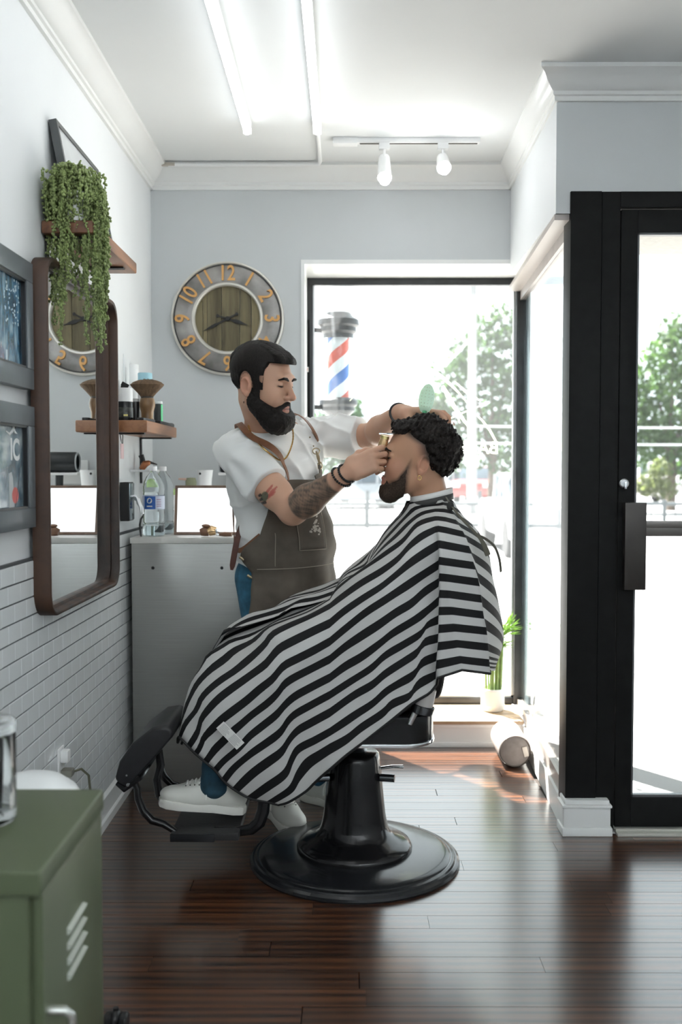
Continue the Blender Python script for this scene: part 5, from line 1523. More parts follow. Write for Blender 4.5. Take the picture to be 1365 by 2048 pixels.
def hand_prims(W, d, n, right=True, curl=None, thumb=None, spread=.10, sc=1.0):
    """hand from wrist W; d towards the knuckles, n the way the palm faces; returns prims and joints"""
    d = np.array(d, float); d /= np.linalg.norm(d)
    n = np.array(n, float); n -= d * (n @ d); n /= np.linalg.norm(n)
    s = np.cross(d, n) if right else np.cross(n, d)          # thumb side
    W = np.array(W, float)
    M = np.stack([d, s, n], 1)
    pr = []; tips = []
    pr.append(rbox(W + d * .052 * sc, (np.array([.044, .037, .0145]) * sc), .013 * sc, M, .014))
    pr.append(ell(W + d * .030 * sc + s * .020 * sc + n * .008 * sc, np.array([.030, .018, .016]) * sc, M, .014))
    offs = (.029, .0098, -.0095, -.0275)
    lens = ((.043, .025, .021), (.047, .029, .022), (.043, .027, .021), (.034, .020, .019))
    curl = curl or [(.35, .45, .3)] * 4
    base = (.092, .096, .092, .084)
    joints = []
    for i in range(4):
        p = W + (d * base[i] + s * offs[i]) * sc
        pr.append(cone(W + (d * .045 + s * offs[i] * .85) * sc, p, .0125 * sc, .0108 * sc, .010))
        a = 0.0
        sp = spread * (1.5 - i) / 1.5
        dd = d * math.cos(sp) + s * math.sin(sp)
        rad = (.0105, .0092, .0082, .0070) if i < 3 else (.0092, .0080, .0072, .0062)
        J = [p]
        for q in range(3):
            a += curl[i][q]
            v = dd * math.cos(a) + n * math.sin(a)
            e = p + v * lens[i][q] * sc
            pr.append(cone(p, e, rad[q] * sc, rad[q + 1] * sc, .0035))
            p = e; J.append(p)
        joints.append(J)
    t0 = W + (d * .026 + s * .030 + n * .006) * sc
    th = thumb or ((.75, .62, .15), (.95, .25, .12), (1, .05, .05))
    J = [t0]
    p = t0
    pr.append(cone(W + (d * .015 + s * .014) * sc, t0, .016 * sc, .0150 * sc, .014))
    for q, (L_, r0, r1) in enumerate(((.040, .0145, .0115), (.030, .0112, .0095), (.023, .0095, .0075))):
        v = d * th[q][0] + s * th[q][1] + n * th[q][2]; v /= np.linalg.norm(v)
        e = p + v * L_ * sc
        pr.append(cone(p, e, r0 * sc, r1 * sc, .006 if q else .012)); p = e; J.append(p)
    joints.append(J)
    return pr, joints, M
def nail_geo(joints, M, sc=1.0):
    """thin plates on the finger backs"""
    out = []
    for i, J in enumerate(joints):
        g = G(); out.append(g)
        a, b = Vector(J[-2]), Vector(J[-1]); d = (b - a).normalized()
        nb = -Vector(M[:, 2]) if i < 4 else Vector(M[:, 1])
        nb = (nb - d * nb.dot(d)).normalized(); s = d.cross(nb)
        c = b - d * .003 + nb * .0066 * sc
        rows = [[c + d * (-.006 + .011 * u) * sc + s * w * .0052 * sc - nb * (abs(w) ** 2 * .0022) * sc for w in (-1, -.5, 0, .5, 1)] for u in (0, .4, .8, 1)]
        g.grid(rows)
    return out

def sdf_grad(f, P, e=.002):
    g = np.stack([f(P + np.array(v, F32) * e) - f(P - np.array(v, F32) * e) for v in ((1, 0, 0), (0, 1, 0), (0, 0, 1))], 1)
    return g / (np.linalg.norm(g, axis=1)[:, None] + 1e-9)
def on_surface(prims, pts, off, it=12):
    """push points on to the offset surface of a solid"""
    P = np.array(pts, F32)
    f = (lambda X: sdf_eval(prims, X)) if isinstance(prims, list) else prims
    for _ in range(it):
        d = f(P) - off
        P = P - (d[:, None] * sdf_grad(f, P)).astype(F32) * .9
    return P
def spline(pts, n):
    """Catmull-Rom through pts"""
    P = [np.array(p, float) for p in pts]
    P = [2 * P[0] - P[1]] + P + [2 * P[-1] - P[-2]]
    out = []
    m = len(P) - 3
    for i in range(n):
        t = i / (n - 1) * m; k = min(int(t), m - 1); u = t - k
        a, b, c, d = P[k:k + 4]
        out.append(.5 * ((2 * b) + (c - a) * u + (2 * a - 5 * b + 4 * c - d) * u * u + (3 * b - a - 3 * c + d) * u ** 3))
    return out
def ribbon(pts, nrm, w, th):
    """flat strap with thickness along pts; nrm = outward normals"""
    g = G(); n = len(pts)
    P = [Vector(p) for p in pts]; N_ = [Vector(q) for q in nrm]
    ring = []
    for i in range(n):
        T = (P[min(i + 1, n - 1)] - P[max(i - 1, 0)]).normalized()
        S_ = T.cross(N_[i]).normalized()
        ww = w[i] if isinstance(w, (list, tuple)) else w
        ring.append([P[i] + S_ * ww / 2, P[i] + S_ * ww / 2 + N_[i] * th, P[i] - S_ * ww / 2 + N_[i] * th, P[i] - S_ * ww / 2])
    vs = [p for r in ring for p in r]
    fs = [(i * 4 + k, i * 4 + (k + 1) % 4, (i + 1) * 4 + (k + 1) % 4, (i + 1) * 4 + k) for i in range(n - 1) for k in range(4)]
    fs += [(0, 1, 2, 3), tuple((n - 1) * 4 + k for k in (3, 2, 1, 0))]
    return g.add(vs, fs)
def strap_on(prims, ctrl, n, off, w, th):
    P = on_surface(prims, spline(ctrl, n), off)
    f = (lambda X: sdf_eval(prims, X)) if isinstance(prims, list) else prims
    return ribbon(P, sdf_grad(f, P), w, th)
def sneaker(parent, O, fwd, up, name='shoe', label=None, sc=1.0, lace_drop=True):
    """white low sneaker; O is under the ankle at sole level"""
    M = frame(fwd, up)
    def e(p, r, k=.02, op='u'): return ell(L2W(O, M, np.array(p) * sc), np.array(r) * sc, M, k, op)
    def c(a, b, ra, rb, k=.02, op='u'): return cone(L2W(O, M, np.array(a) * sc), L2W(O, M, np.array(b) * sc), ra * sc, rb * sc, k, op)
    pr = [e((.125, 0, .042), (.072, .045, .034)), e((.055, 0, .045), (.075, .044, .044), .03), c((.075, 0, .058), (.0, 0, .092), .032, .040, .03),
          e((-.050, 0, .055), (.062, .038, .050), .03), c((-.045, 0, .06), (-.030, 0, .092), .040, .042, .02),
          c((-.022, 0, .095), (-.015, 0, .16), .031, .040, .008, 's')]
    Oz = np.array(O, F32); uz = M[:, 2].astype(F32)
    pr += [raw(lambda P: .018 * sc - (P - Oz) @ uz, .004, 'i'), raw(lambda P: (P - Oz) @ uz - .112 * sc + .10 * np.abs((P - Oz) @ M[:, 0].astype(F32) + .01) * 0, .006, 'i')]
    V, Q = sdf_mesh(pr, np.array(O) - .24 * sc, np.array(O) + .24 * sc, .0036)
    up_ = np_mesh(name, V, Q, mat('white_sneaker_leather', (.72, .72, .67), .45, bump=.1, bscale=400), parent)
    if label: up_['label'] = label
    out = [(-.112, 0), (-.104, .030), (-.07, .040), (.0, .036), (.06, .044), (.12, .052), (.165, .046), (.192, .025), (.200, 0)]
    poly = out + [(a, -b) for a, b in reversed(out[1:-1])]
    g = G().prism(poly, lambda a, b, d: Vector(L2W(O, M, np.array([a * sc, b * sc, d * sc]))), 0, .030)
    s_ = g.build('sole', mat('white_rubber_sole', (.74, .73, .68), .5), None, bevel=.006, bseg=2); s_.parent = up_
    f = lambda X: sdf_eval(pr, X)
    g = G()
    for i in range(5):
        x = .040 + i * .017
        P = on_surface(f, [L2W(O, M, (x * sc, y_ * sc, .10 * sc)) for y_ in np.linspace(-.024, .024, 7)], .002)
        g.tube([Vector(p) for p in P], .0030 * sc, 6)
    if lace_drop:
        for s in (-1, 1):
            P = on_surface(f, [L2W(O, M, (.030 * sc, s * (.012 + .035 * q) * sc, (.10 - .05 * q) * sc)) for q in np.linspace(0, 1, 8)], .003)
            g.tube([Vector(p) for p in P], .0032 * sc, 6)
    l_ = g.build('laces', mat('white_lace', (.80, .80, .76), .8), None); l_.parent = up_; l_['kind'] = 'stuff'
    g = G()
    for i in range(5):
        for s in (-1, 1):
            P = on_surface(f, [L2W(O, M, ((.040 + i * .017) * sc, s * .026 * sc, .09 * sc))], .0005)
            g.ball(Vector(P[0]), .0026 * sc, 8, 5)
    e_ = g.build('eyelets', mat('dark_eyelet', (.05, .05, .05), .5), None); e_.parent = up_; e_['kind'] = 'stuff'
    return up_
# ================================================================ the barber
SKIN_B = np.array([.55, .325, .225])
SKINM = vcmat('skin', .46, sss=.12, bump=.06, bscale=900)
HAIRM = mat('dark_hair', (.012, .010, .009), .6, bump=.5, bscale=900, spec=.22, vary=.5, vscale=260)
BFACE = np.array([.66, -.75, 0.0])                 # where his chest points
bf = BFACE / np.linalg.norm(BFACE); bl = np.array([-bf[1], bf[0], 0.0])      # forward, left
TB = np.stack([bf, bl, [0, 0, 1.0]], 1)
B_CHEST = V3(-.262, 3.735, 1.285); B_BELLY = V3(-.232, 3.745, 1.07); B_PELV = V3(-.235, 3.79, .93)
B_NECK = V3(-.285, 3.630, 1.450)
B_SHR = V3(-.392, 3.600, 1.375); B_ELR = V3(-.182, 3.445, 1.168); B_WRR = V3(.008, 3.275, 1.300)
B_SHL = V3(-.128, 3.880, 1.435); B_ELL = V3(.108, 3.735, 1.440); B_WRL = V3(.192, 3.470, 1.507)
B_HEAD = V3(-.295, 3.530, 1.606)
B_HM = frame((.88, -.44, -.13), (.14, -.12, 1))
B_HK = 1.11
RH_D = V3(.85, -.10, .42); RH_N = V3(.10, .95, -.25)
LH_D = V3(.92, -.30, .02); LH_N = V3(.15, -.10, -1)
def barber_parts():
    pr = head_prims(B_HEAD, B_HM, B_HK, jaw=1.15)
    pr += [cone(L2W(B_HEAD, B_HM, (-.022, 0, -.045)), B_NECK, .060, .064, .03),
           cone(B_NECK, B_SHR + V3(.05, .03, .01), .062, .060, .04), cone(B_NECK, B_SHL + V3(-.05, -.02, -.01), .062, .060, .04),
           ell(B_CHEST, (.118, .180, .20), TB, .06), ell(B_BELLY, (.128, .165, .19), TB, .06), ell(B_PELV, (.115, .165, .13), TB, .05)]
    pr += [cone(B_SHR, B_SHR * .3 + B_ELR * .7, .062, .056, .03), cone(B_SHR * .35 + B_ELR * .65, B_ELR, .056, .047, .02),
           cone(B_ELR, B_ELR * .70 + B_WRR * .30, .047, .054, .02), cone(B_ELR * .72 + B_WRR * .28, B_WRR * .9 + B_ELR * .1, .054, .031, .02),
           cone(B_WRR * .9 + B_ELR * .1, B_WRR + RH_D / np.linalg.norm(RH_D) * .025, .029, .026, .015)]
    pr += [cone(B_SHL, B_ELL, .060, .043, .03), cone(B_ELL, B_ELL * .72 + B_WRL * .28, .046, .050, .02),
           cone(B_ELL * .74 + B_WRL * .26, B_WRL, .050, .030, .02), cone(B_WRL, B_WRL + LH_D / np.linalg.norm(LH_D) * .025, .028, .026, .015)]
    # right hand round the clipper, left hand resting on the client's hair
    h1, j1, m1 = hand_prims(B_WRR, RH_D, RH_N, True, [(.55, .55, .35), (.75, .75, .45), (.95, .85, .5), (1.05, .9, .5)], ((.75, .45, .45), (.80, .15, .60), (.75, -.05, .65)), .08, 1.04)
    h2, j2, m2 = hand_prims(B_WRL, LH_D, LH_N, False, [(.20, .55, .45), (.15, .55, .45), (.20, .50, .40), (.28, .45, .35)], ((.40, .55, .65), (.22, .20, .95), (.12, .0, 1)), .24, 1.10)
    return pr, h1 + h2, (j1, m1), (j2, m2)
bar_body, bar_hands, BJR, BJL = barber_parts()
def barber():
    t = thing('person', (-.24, 3.74, 0), 'bearded barber in white t-shirt and brown apron trimming hair', 'person')
    prims = bar_body + bar_hands
    V, Q = sdf_mesh(prims, (-.56, 3.08, .80), (.36, 4.06, 1.78), .0032)
    P = V.astype(F32)
    col = np.tile(SKIN_B, (len(V), 1))
    col *= (1 + .05 * vnoise(P, 60, 1))[:, None]
    h = W2L(B_HEAD, B_HM, P) / B_HK
    x, y, z = h[:, 0], h[:, 1], h[:, 2]
    near = (np.abs(y) < .10) & (x > -.13) & (x < .14) & (z > -.14)
    def mixc(m, c):
        nonlocal col
        col = col * (1 - m[:, None]) + np.array(c) * m[:, None]
    # ruddier nose, cheeks and ears; lips; stubble under the beard and faded sides
    mixc(.35 * near * smoothstep(.100, .118, x) * smoothstep(.01, -.02, z), (.50, .21, .15))
    mixc(.40 * near * smoothstep(.068, .078, np.abs(y)) * smoothstep(.03, .0, x), (.50, .20, .14))
    lip = near * smoothstep(.026, .018, np.abs(y)) * smoothstep(.0115, .008, np.abs(z + .0625)) * smoothstep(.088, .094, x)
    mixc(.7 * lip, (.40, .15, .12))
    mixc(near * smoothstep(.0035, .001, np.abs(z + .063)) * smoothstep(.022, .016, np.abs(y)) * smoothstep(.092, .096, x) * .8, (.10, .04, .035))
    fade = near * smoothstep(.055, .020, x) * smoothstep(-.045, .02, z + .25 * np.maximum(x, 0)) * smoothstep(.0, -.01, np.abs(y) * 0 + (np.hypot(x + .01, z + .004) < .040) * (np.abs(y) > .07) - .005)
    mixc(.85 * fade, (.035, .026, .022))
    burn = near * (np.abs(y) > .045) * smoothstep(.045, .036, np.abs(x - .022)) * smoothstep(-.05, -.035, z) * smoothstep(.06, .045, z)
    burn = burn * smoothstep(.052, .040, x + .3 * np.maximum(-z, 0)) * smoothstep(-.004, .006, x)
    mixc(.0 * burn, (.035, .026, .022))
    # eyes: lid shadow line and iris
    ey = near * smoothstep(.016, .011, np.abs(np.abs(y) - .033)) * smoothstep(.0035, .0015, np.abs(z - .0065)) * smoothstep(.082, .088, x)
    mixc(.9 * ey, (.02, .015, .013))
    # arm tattoos
    A, Bv = B_ELR, B_WRR
    u = ((P - A) @ (Bv - A)) / ((Bv - A) @ (Bv - A))
    da = np.linalg.norm(P - (A + np.clip(u, 0, 1)[:, None] * (Bv - A)), axis=1)
    ink = .5 * vnoise(P, 120, 4) + .7 * vnoise(P, 300, 5) + .5 * vnoise(P, 560, 6)
    sleeve = (da < .075) * smoothstep(.12, .16, u) * smoothstep(.80, .76, u)
    mixc(sleeve * (.80 + .18 * np.clip(ink, -1, 1)), (.085, .070, .055))
    # small flaming figure on the upper arm
    def near_px(px, py, Y): return np.array(at(px, py, Y))
    c0 = near_px(530, 992, 3.42)
    R_, U_ = AR, AU
    q = P - c0
    a_, b_ = q @ R_, q @ U_
    onarm = (np.abs(q @ AD) < .07)
    def blob(cx, cy, rx, ry, rot=0):
        rx, ry, cx, cy = rx * 1.5, ry * 1.5, cx * 1.5, cy * 1.5
        dx, dy = a_ - cx, b_ - cy
        X_ = dx * math.cos(rot) + dy * math.sin(rot); Y_ = -dx * math.sin(rot) + dy * math.cos(rot)
        return smoothstep(1.15, .8, (X_ / rx) ** 2 + (Y_ / ry) ** 2) * onarm
    for cx, cy, rx, ry, rot in ((.008, .014, .016, .0035, .9), (.016, .010, .018, .0035, .8), (.014, .002, .014, .003, .7)):
        mixc(.8 * blob(cx, cy, rx, ry, rot), (.36, .06, .05))
    mixc(.85 * blob(-.002, -.001, .009, .012, -.4), (.05, .09, .06))
    for cx, cy in ((-.013, .002), (-.011, -.008), (-.008, -.016), (-.002, -.015)):
        mixc(.9 * blob(cx, cy, .005, .0035, .3), (.02, .02, .02))
    body = np_mesh('body', V, Q, SKINM, t, col)
    # nails
    NAIL = mat('fingernail', (.52, .32, .25), .25, spec=.5)
    for J, M_ in (BJR, BJL):
        for g in nail_geo(J, M_): g.build('fingernail', NAIL, t, fixn=False, smooth=60)

    # ---------------- hair: short on top, faded sides
    hp = head_prims(B_HEAD, B_HM, B_HK)
    def hairf(P):
        d = sdf_eval(hp[:9], P)
        h = W2L(B_HEAD, B_HM, P) / B_HK; x, y, z = h[:, 0], h[:, 1], h[:, 2]
        line = .076 - .55 * np.maximum(.058 - x, 0)               # hairline: low behind, high over the brow
        line = np.where(x < .054, .066 - 1.7 * np.maximum(.054 - x, 0), line)
        line = np.where(x < -.035, -.075, line)
        line = np.where((x > .004) & (x < .046), -.045, line)
        line = line + .03 * smoothstep(.03, -.02, x) * 0
        ear = (np.hypot((x + .016) / .72, (z + .004) * .8) - .038)
        th = .0058 + .012 * smoothstep(.03, .095, z) + .010 * smoothstep(.05, .095, x) * smoothstep(.05, .09, z)
        th = th + .0009 * vnoise(P, 420, 8) + .002 * vnoise(P, 120, 9)
        th = np.where(np.abs(y) > .05, np.minimum(th, np.maximum(.006 + .10 * (z - .02), .0042)), th)
        reg = np.maximum(line - z, -ear)
        reg = np.maximum(reg, -.075 - z)
        return np.maximum(d - th, reg)
    lo, hi = B_HEAD - .19, B_HEAD + .21
    V, Q = sdf_mesh([raw(hairf)], lo, hi, .003)
    np_mesh('hair', V, Q, HAIRM, t)
    # ---------------- full beard and moustache
    hb = head_prims(B_HEAD, B_HM, B_HK, jaw=1.15)[:12]
    def beardf(P):
        h = W2L(B_HEAD, B_HM, P) / B_HK; x, y, z = h[:, 0], h[:, 1], h[:, 2]
        d = sdf_eval(hb, P)
        ay = np.abs(y)
        top = -.034 - .55 * np.maximum(x - .030, 0)                       # cheek line dips towards the mouth
        top = np.where(x < .030, -.034 + 1.3 * (.030 - x), top)
        th = .005 + .016 * smoothstep(-.03, -.09, z) * smoothstep(-.01, .05, x) + .004 * smoothstep(-.085, -.12, z)
        th = th + .0015 * vnoise(P, 330, 3) + .0011 * vnoise(P, 700, 2)
        d1 = np.maximum(d - th, z - top)
        d1 = np.maximum(d1, -.002 - x)
        # hanging mass under the chin
        c = np.array([.066, 0, -.108]); q = (h - c) / np.array([.042, .046, .034])
        d2 = (np.linalg.norm(q, axis=1) - 1) * .04 + .0016 * vnoise(P, 330, 5)
        d1 = combine(d1, d2, .02, 'u')
        # mouth opening
        q = (h - np.array([.105, 0, -.0625])) / np.array([.030, .0235, .0135])
        d1 = np.maximum(d1, -(np.linalg.norm(q, axis=1) - 1) * .013)
        # moustache
        for s in (-1, 1):
            a = np.array([.102, s * .004, -.0465], F32); b = np.array([.086, s * .031, -.066], F32); ba = b - a
            q = h - a; tt = np.clip((q @ ba) / (ba @ ba), 0, 1); m = np.linalg.norm(q - tt[:, None] * ba, axis=1) - (.0065 + .003 * tt) + .001 * vnoise(P, 700, 6)
            d1 = combine(d1, m, .006, 'u')
        return d1
    V, Q = sdf_mesh([raw(beardf)], lo - V3(0, 0, .03), hi, .003)
    np_mesh('beard', V, Q, HAIRM, t)
    # eyebrows and lashes
    for s in (-1, 1):
        pts = on_surface(bar_body, [L2W(B_HEAD, B_HM, np.array(p) * B_HK) for p in ((.105, s * .011, .025), (.105, s * .022, .030), (.100, s * .036, .031), (.088, s * .050, .024))], .0005)
        G().tube([Vector(p) for p in pts], [.0030, .0052, .0048, .0018], 8).build('eyebrow', HAIRM, t)
        pts = on_surface(bar_body, spline([L2W(B_HEAD, B_HM, np.array(p) * B_HK) for p in ((.0935, s * .021, .0055), (.0965, s * .033, .0030), (.0915, s * .046, .0060))], 9), .0003)
        G().tube([Vector(p) for p in pts], [.0008, .0012, .0016, .0018, .0020, .0018, .0016, .0012, .0008], 6).build('eyelashes', HAIRM, t)

    # ---------------- white t-shirt
    pr = [ell(B_CHEST, (.130, .194, .213), TB, .06), ell(B_BELLY, (.147, .179, .20), TB, .06), ell(B_PELV + V3(-.0, .0, .04), (.140, .178, .15), TB, .05),
          cone(B_NECK - V3(0, 0, .02), B_SHR + V3(.05, .03, .01), .070, .073, .04), cone(B_NECK - V3(0, 0, .02), B_SHL + V3(-.05, -.02, -.01), .070, .073, .04)]
    sr = B_SHR * .42 + B_ELR * .58; sl_ = B_SHL * .18 + B_ELL * .82
    pr += [cone(B_SHR, sr, .078, .078, .03), cone(B_SHL, sl_, .078, .076, .03)]
    dr = (B_ELR - B_SHR); dr /= np.linalg.norm(dr); dl = (B_ELL - B_SHL); dl /= np.linalg.norm(dl)
    nk = L2W(B_HEAD, B_HM, (-.022, 0, -.045)); dn = nk - B_NECK; dn /= np.linalg.norm(dn)
    base = list(pr)
    def shirt(P):
        d = sdf_eval(base, P)
        # folds: radiating from the armpit, gathered at the waist
        q = P - B_SHR.astype(F32)
        ang = np.arctan2(q[:, 2], q @ bf.astype(F32)); rad = np.hypot(q[:, 2], q @ bf.astype(F32))
        f1 = np.sin(ang * 11 + 3 * vnoise(P, 7, 3)) * smoothstep(.05, .11, rad) * smoothstep(.30, .16, rad)
        zz = P[:, 2]
        f2 = np.sin((zz * 62 + 2.2 * vnoise(P, 9, 11)) ) * smoothstep(1.16, 1.02, zz) 
        f3 = vnoise(P, 22, 12)
        rg = 1 - np.abs(np.sin(7 * vnoise(P, 5.5, 41) + P[:, 2] * 16 + (P @ bl.astype(F32)) * 9))
        rg2 = 1 - np.abs(np.sin(6 * vnoise(P, 7, 43) + (P @ bl.astype(F32)) * 24 - P[:, 2] * 14))
        return d - .0115 * rg ** 2 - .0090 * rg2 ** 2 * smoothstep(1.30, 1.15, zz) - .0050 * f1 - .0050 * f2 - .0045 * f3 - .0020 * vnoise(P, 48, 15)
    def cuts(P):
        c1 = (P - sr.astype(F32)) @ dr.astype(F32); c2 = (P - sl_.astype(F32)) @ dl.astype(F32)
        # only cut the sleeves, not the trunk
        n1 = np.linalg.norm(P - sr.astype(F32), axis=1) - .12; n2 = np.linalg.norm(P - sl_.astype(F32), axis=1) - .12
        a = np.maximum(c1, n1); b = np.maximum(c2, n2)
        hem = .905 - P[:, 2] + .01 * vnoise(P, 25, 6)
        q = P - (B_NECK + dn * .035).astype(F32)
        ax = q @ dn.astype(F32); rr_ = np.sqrt(np.maximum((q * q).sum(1) - ax * ax, 0))
        collar = np.maximum(.066 - rr_ if False else rr_ - .071, -(ax + .035 + .25 * (q @ bf.astype(F32))))
        return -np.minimum(np.minimum(a * -1, b * -1) * 1, 1) if False else np.maximum(np.maximum(np.where(n1 < 0, c1, -1), np.where(n2 < 0, c2, -1)), np.maximum(hem, -collar))
    V, Q = sdf_mesh([raw(shirt), raw(cuts, .004, 'i')], (-.60, 3.40, .86), (.16, 4.12, 1.60), .0045)
    TEE = mat('white_cotton', (.80, .81, .80), .85, bump=.15, bscale=700, sheen=.2)
    np_mesh('t_shirt', V, Q, TEE, t)
    # collar ring
    ring = []
    e1 = np.cross(dn, [0, 1, 0]); e1 /= np.linalg.norm(e1); e2 = np.cross(dn, e1)
    for i in range(33):
        a = 2 * PI * i / 32
        o_ = e1 * math.cos(a) + e2 * math.sin(a)
        ring.append(Vector(B_NECK + dn * (.004 - .020 * (o_ @ bf)) + o_ * .0735))
    G().tube(ring, .006, 8, cap=False).build('shirt_collar', TEE, t)

    # ---------------- jeans
    hipR, kneeR, ankR = V3(-.318, 3.735, .90), V3(-.275, 3.69, .50), V3(-.262, 3.700, .10)
    hipL, kneeL, ankL = V3(-.150, 3.86, .90), V3(-.105, 3.83, .50), V3(-.090, 3.87, .10)
    pr = [ell(B_PELV - V3(0, 0, .01), (.128, .172, .12), TB, .04)]
    for a, b, c in ((hipR, kneeR, ankR), (hipL, kneeL, ankL)):
        pr += [cone(a, b, .094, .068, .05), cone(b, c, .066, .056, .03)]
    base2 = list(pr)
    pr = [raw(lambda P: sdf_eval(base2, P) - .003 * vnoise(P, 30, 2) - .003 * np.sin(P[:, 2] * 70 + 3 * vnoise(P, 10, 1)) * smoothstep(.35, .15, P[:, 2])), raw(lambda P: np.maximum(.075 - P[:, 2], P[:, 2] - 1.0), .004, 'i')]
    V, Q = sdf_mesh(pr, (-.48, 3.55, .06), (.05, 4.04, 1.02), .006)
    DENIM = mat('blue_denim', (.028, .115, .19), .8, vary=.35, vscale=25, bump=.3, bscale=900)
    np_mesh('jeans', V, Q, DENIM, t)
    return t, (ankR, ankL), base
PERSON_B, B_ANK, B_SHIRT = barber()
# ================================================================ what the barber wears
def barber_wear():
    t = PERSON_B
    LEA = mat('tan_leather_strap', (.20, .085, .040), .45, vary=.2, vscale=40)
    DLEA = mat('dark_leather_strap', (.085, .030, .020), .45, vary=.2, vscale=40)
    CANVAS = mat('brown_canvas', (.10, .083, .066), .85, vary=.22, vscale=14, bump=.35, bscale=800)
    BRASS = mat('aged_brass', (.33, .27, .17), .35, metal=.9)
    GOLDM = mat('gold_chain', (.75, .52, .20), .25, metal=1)
    S = B_SHIRT[:5]
    TORSO = B_SHIRT[:3]
    def axis(z):
        zs = [.5, B_PELV[2], B_BELLY[2], B_CHEST[2], 1.5]
        pts = [B_PELV, B_PELV, B_BELLY, B_CHEST, B_CHEST]
        return np.array([np.interp(z, zs, [p[i] for p in pts]) for i in (0, 1)] + [z])
    def wrap(th, z, off):
        """point on the front of the trunk at angle th (left positive) and height z"""
        zz = max(z, .965)
        a = axis(zz); d = bf * math.cos(th) + bl * math.sin(th)
        lo_, hi_ = .02, .42
        r = np.linspace(hi_, lo_, 90)
        P = (a + r[:, None] * d).astype(F32)
        v = sdf_eval(TORSO, P) - off
        k = np.argmax(v < 0)
        if k == 0: rr_ = hi_ if v[0] < 0 else lo_
        else: rr_ = r[k - 1] + (r[k] - r[k - 1]) * v[k - 1] / (v[k - 1] - v[k])
        p = axis(z) + d * rr_
        if z < zz:   # the skirt hangs, a little flared and pleated
            drop = zz - z
            p = p + d * (.10 * drop + .012 * math.sin(th * 9) * min(drop * 5, 1))
        return p
    # apron body
    zs = list(np.linspace(1.275, .58, 40))
    def half(z):
        return np.interp(z, [.58, .93, .985, 1.02, 1.08, 1.16, 1.275], [1.12, 1.16, 1.42, 1.38, 1.02, .84, .70])
    rows = []
    for z in zs:
        h = half(z)
        rows.append([Vector(wrap(-.06 + h * u, z, .026 + .004 * math.sin(u * 7 + z * 20) + .003 * math.sin(z * 55 + u * 3))) for u in np.linspace(-1, 1, 41)])
    g = G().grid(rows)
    ap = g.build('apron', CANVAS, t, fixn=False, smooth=60)
    md = ap.modifiers.new('cloth_thickness', 'SOLIDIFY'); md.thickness = .003; md.offset = 1
    def piece(name, ths, zs_, off, m, parent=ap, n=10, th=.002):
        rows = [[Vector(wrap(ths[0] + (ths[1] - ths[0]) * j / n, zs_[0] + (zs_[1] - zs_[0]) * i / n, off)) for j in range(n + 1)] for i in range(n + 1)]
        o = G().grid(rows).build(name, m, None, fixn=False, smooth=60)
        o.parent = parent
        md = o.modifiers.new('thickness', 'SOLIDIFY'); md.thickness = th; md.offset = 1
        return o
    def seam(name, pts, r=.0012, m=None):
        o = G().tube([Vector(wrap(a, z, .0375)) for a, z in pts], r, 5).build(name, m or mat('pale_stitching', (.32, .28, .23), .8), None)
        o.parent = ap
    piece('chest_pocket', (-.36, .30), (1.185, 1.02), .0345, CANVAS)
    seam('pocket_seam', [(-.36, 1.185 - i * .0165) for i in range(11)] + [(-.36 + .066 * i, 1.02) for i in range(1, 11)] + [(.30, 1.02 + .0165 * i) for i in range(1, 11)])
    seam('waist_seam', [(-1.1 + .09 * i, .952 + .0005 * i) for i in range(24)])
    seam('side_seam', [(-.80, 1.085 - .011 * i) for i in range(12)])
    # pale worn print on the pocket
    R_ = random.Random(6)
    g = G()
    for i in range(26):
        a0, z0 = .08 + R_.gauss(0, .075), 1.105 + R_.gauss(0, .016)
        n = 7; rad = R_.uniform(.003, .008)
        c = wrap(a0, z0, .0385)
        e1 = wrap(a0 + .02, z0, .0385) - c; e1 /= np.linalg.norm(e1); e2 = np.array([0, 0, 1.0])
        g.add([Vector(c + (e1 * math.cos(k * 2 * PI / n) * R_.uniform(.5, 1.3) + e2 * math.sin(k * 2 * PI / n) * R_.uniform(.4, 1.0)) * rad) for k in range(n)], [tuple(range(n))])
    o = g.build('pocket_print', mat('pale_worn_print', (.48, .43, .38), .8), None, smooth=0); o.parent = ap
    # shoulder straps
    def side_pts(px_list): return [np.array(at(a, b, y_)) for a, b, y_ in px_list]
    cR = wrap(-.06 - .62, 1.272, .022); cL = wrap(-.06 + .66, 1.272, .022)
    near = [cR, *side_pts([(545, 938, 3.60), (516, 898, 3.55), (492, 868, 3.55)]), np.array(at(478, 848, 3.60)), np.array([-.40, 3.74, 1.44]), np.array([-.36, 3.86, 1.30])]
    strap_on(B_SHIRT, near, 60, .017, .024, .003).build('shoulder_strap', LEA, t, smooth=30)
    tl = np.array(at(640, 900, 3.78))
    far = [tl, np.array(at(622, 876, 3.76)), np.array(at(606, 850, 3.76)), np.array(at(594, 826, 3.79)), np.array([-.20, 3.86, 1.47]), np.array([-.25, 3.93, 1.30])]
    o = strap_on(S, far, 60, .022, .024, .003).build('shoulder_strap', LEA, t, smooth=30)
    g = G()
    for px, py in ((617, 876), (628, 892)):
        g.ball(Vector(on_surface(S, [at(px, py, 3.72)], .015)[0]), .0032, 8, 6)
    q = g.build('strap_rivets', BRASS, None); q.parent = o; q['kind'] = 'stuff'
    # ring, trigger clip and the bib corner tab
    p0 = on_surface(S, [at(639, 900, 3.72), at(645, 915, 3.72), at(650, 930, 3.72), at(655, 950, 3.72)], .016)
    rg = G()
    c = Vector(p0[0])
    rg.tube([c + Vector(AR) * .013 * math.cos(a) + Vector(AU) * .011 * math.sin(a) for a in np.linspace(0, 2 * PI, 17)], .0022, 6, cap=False)
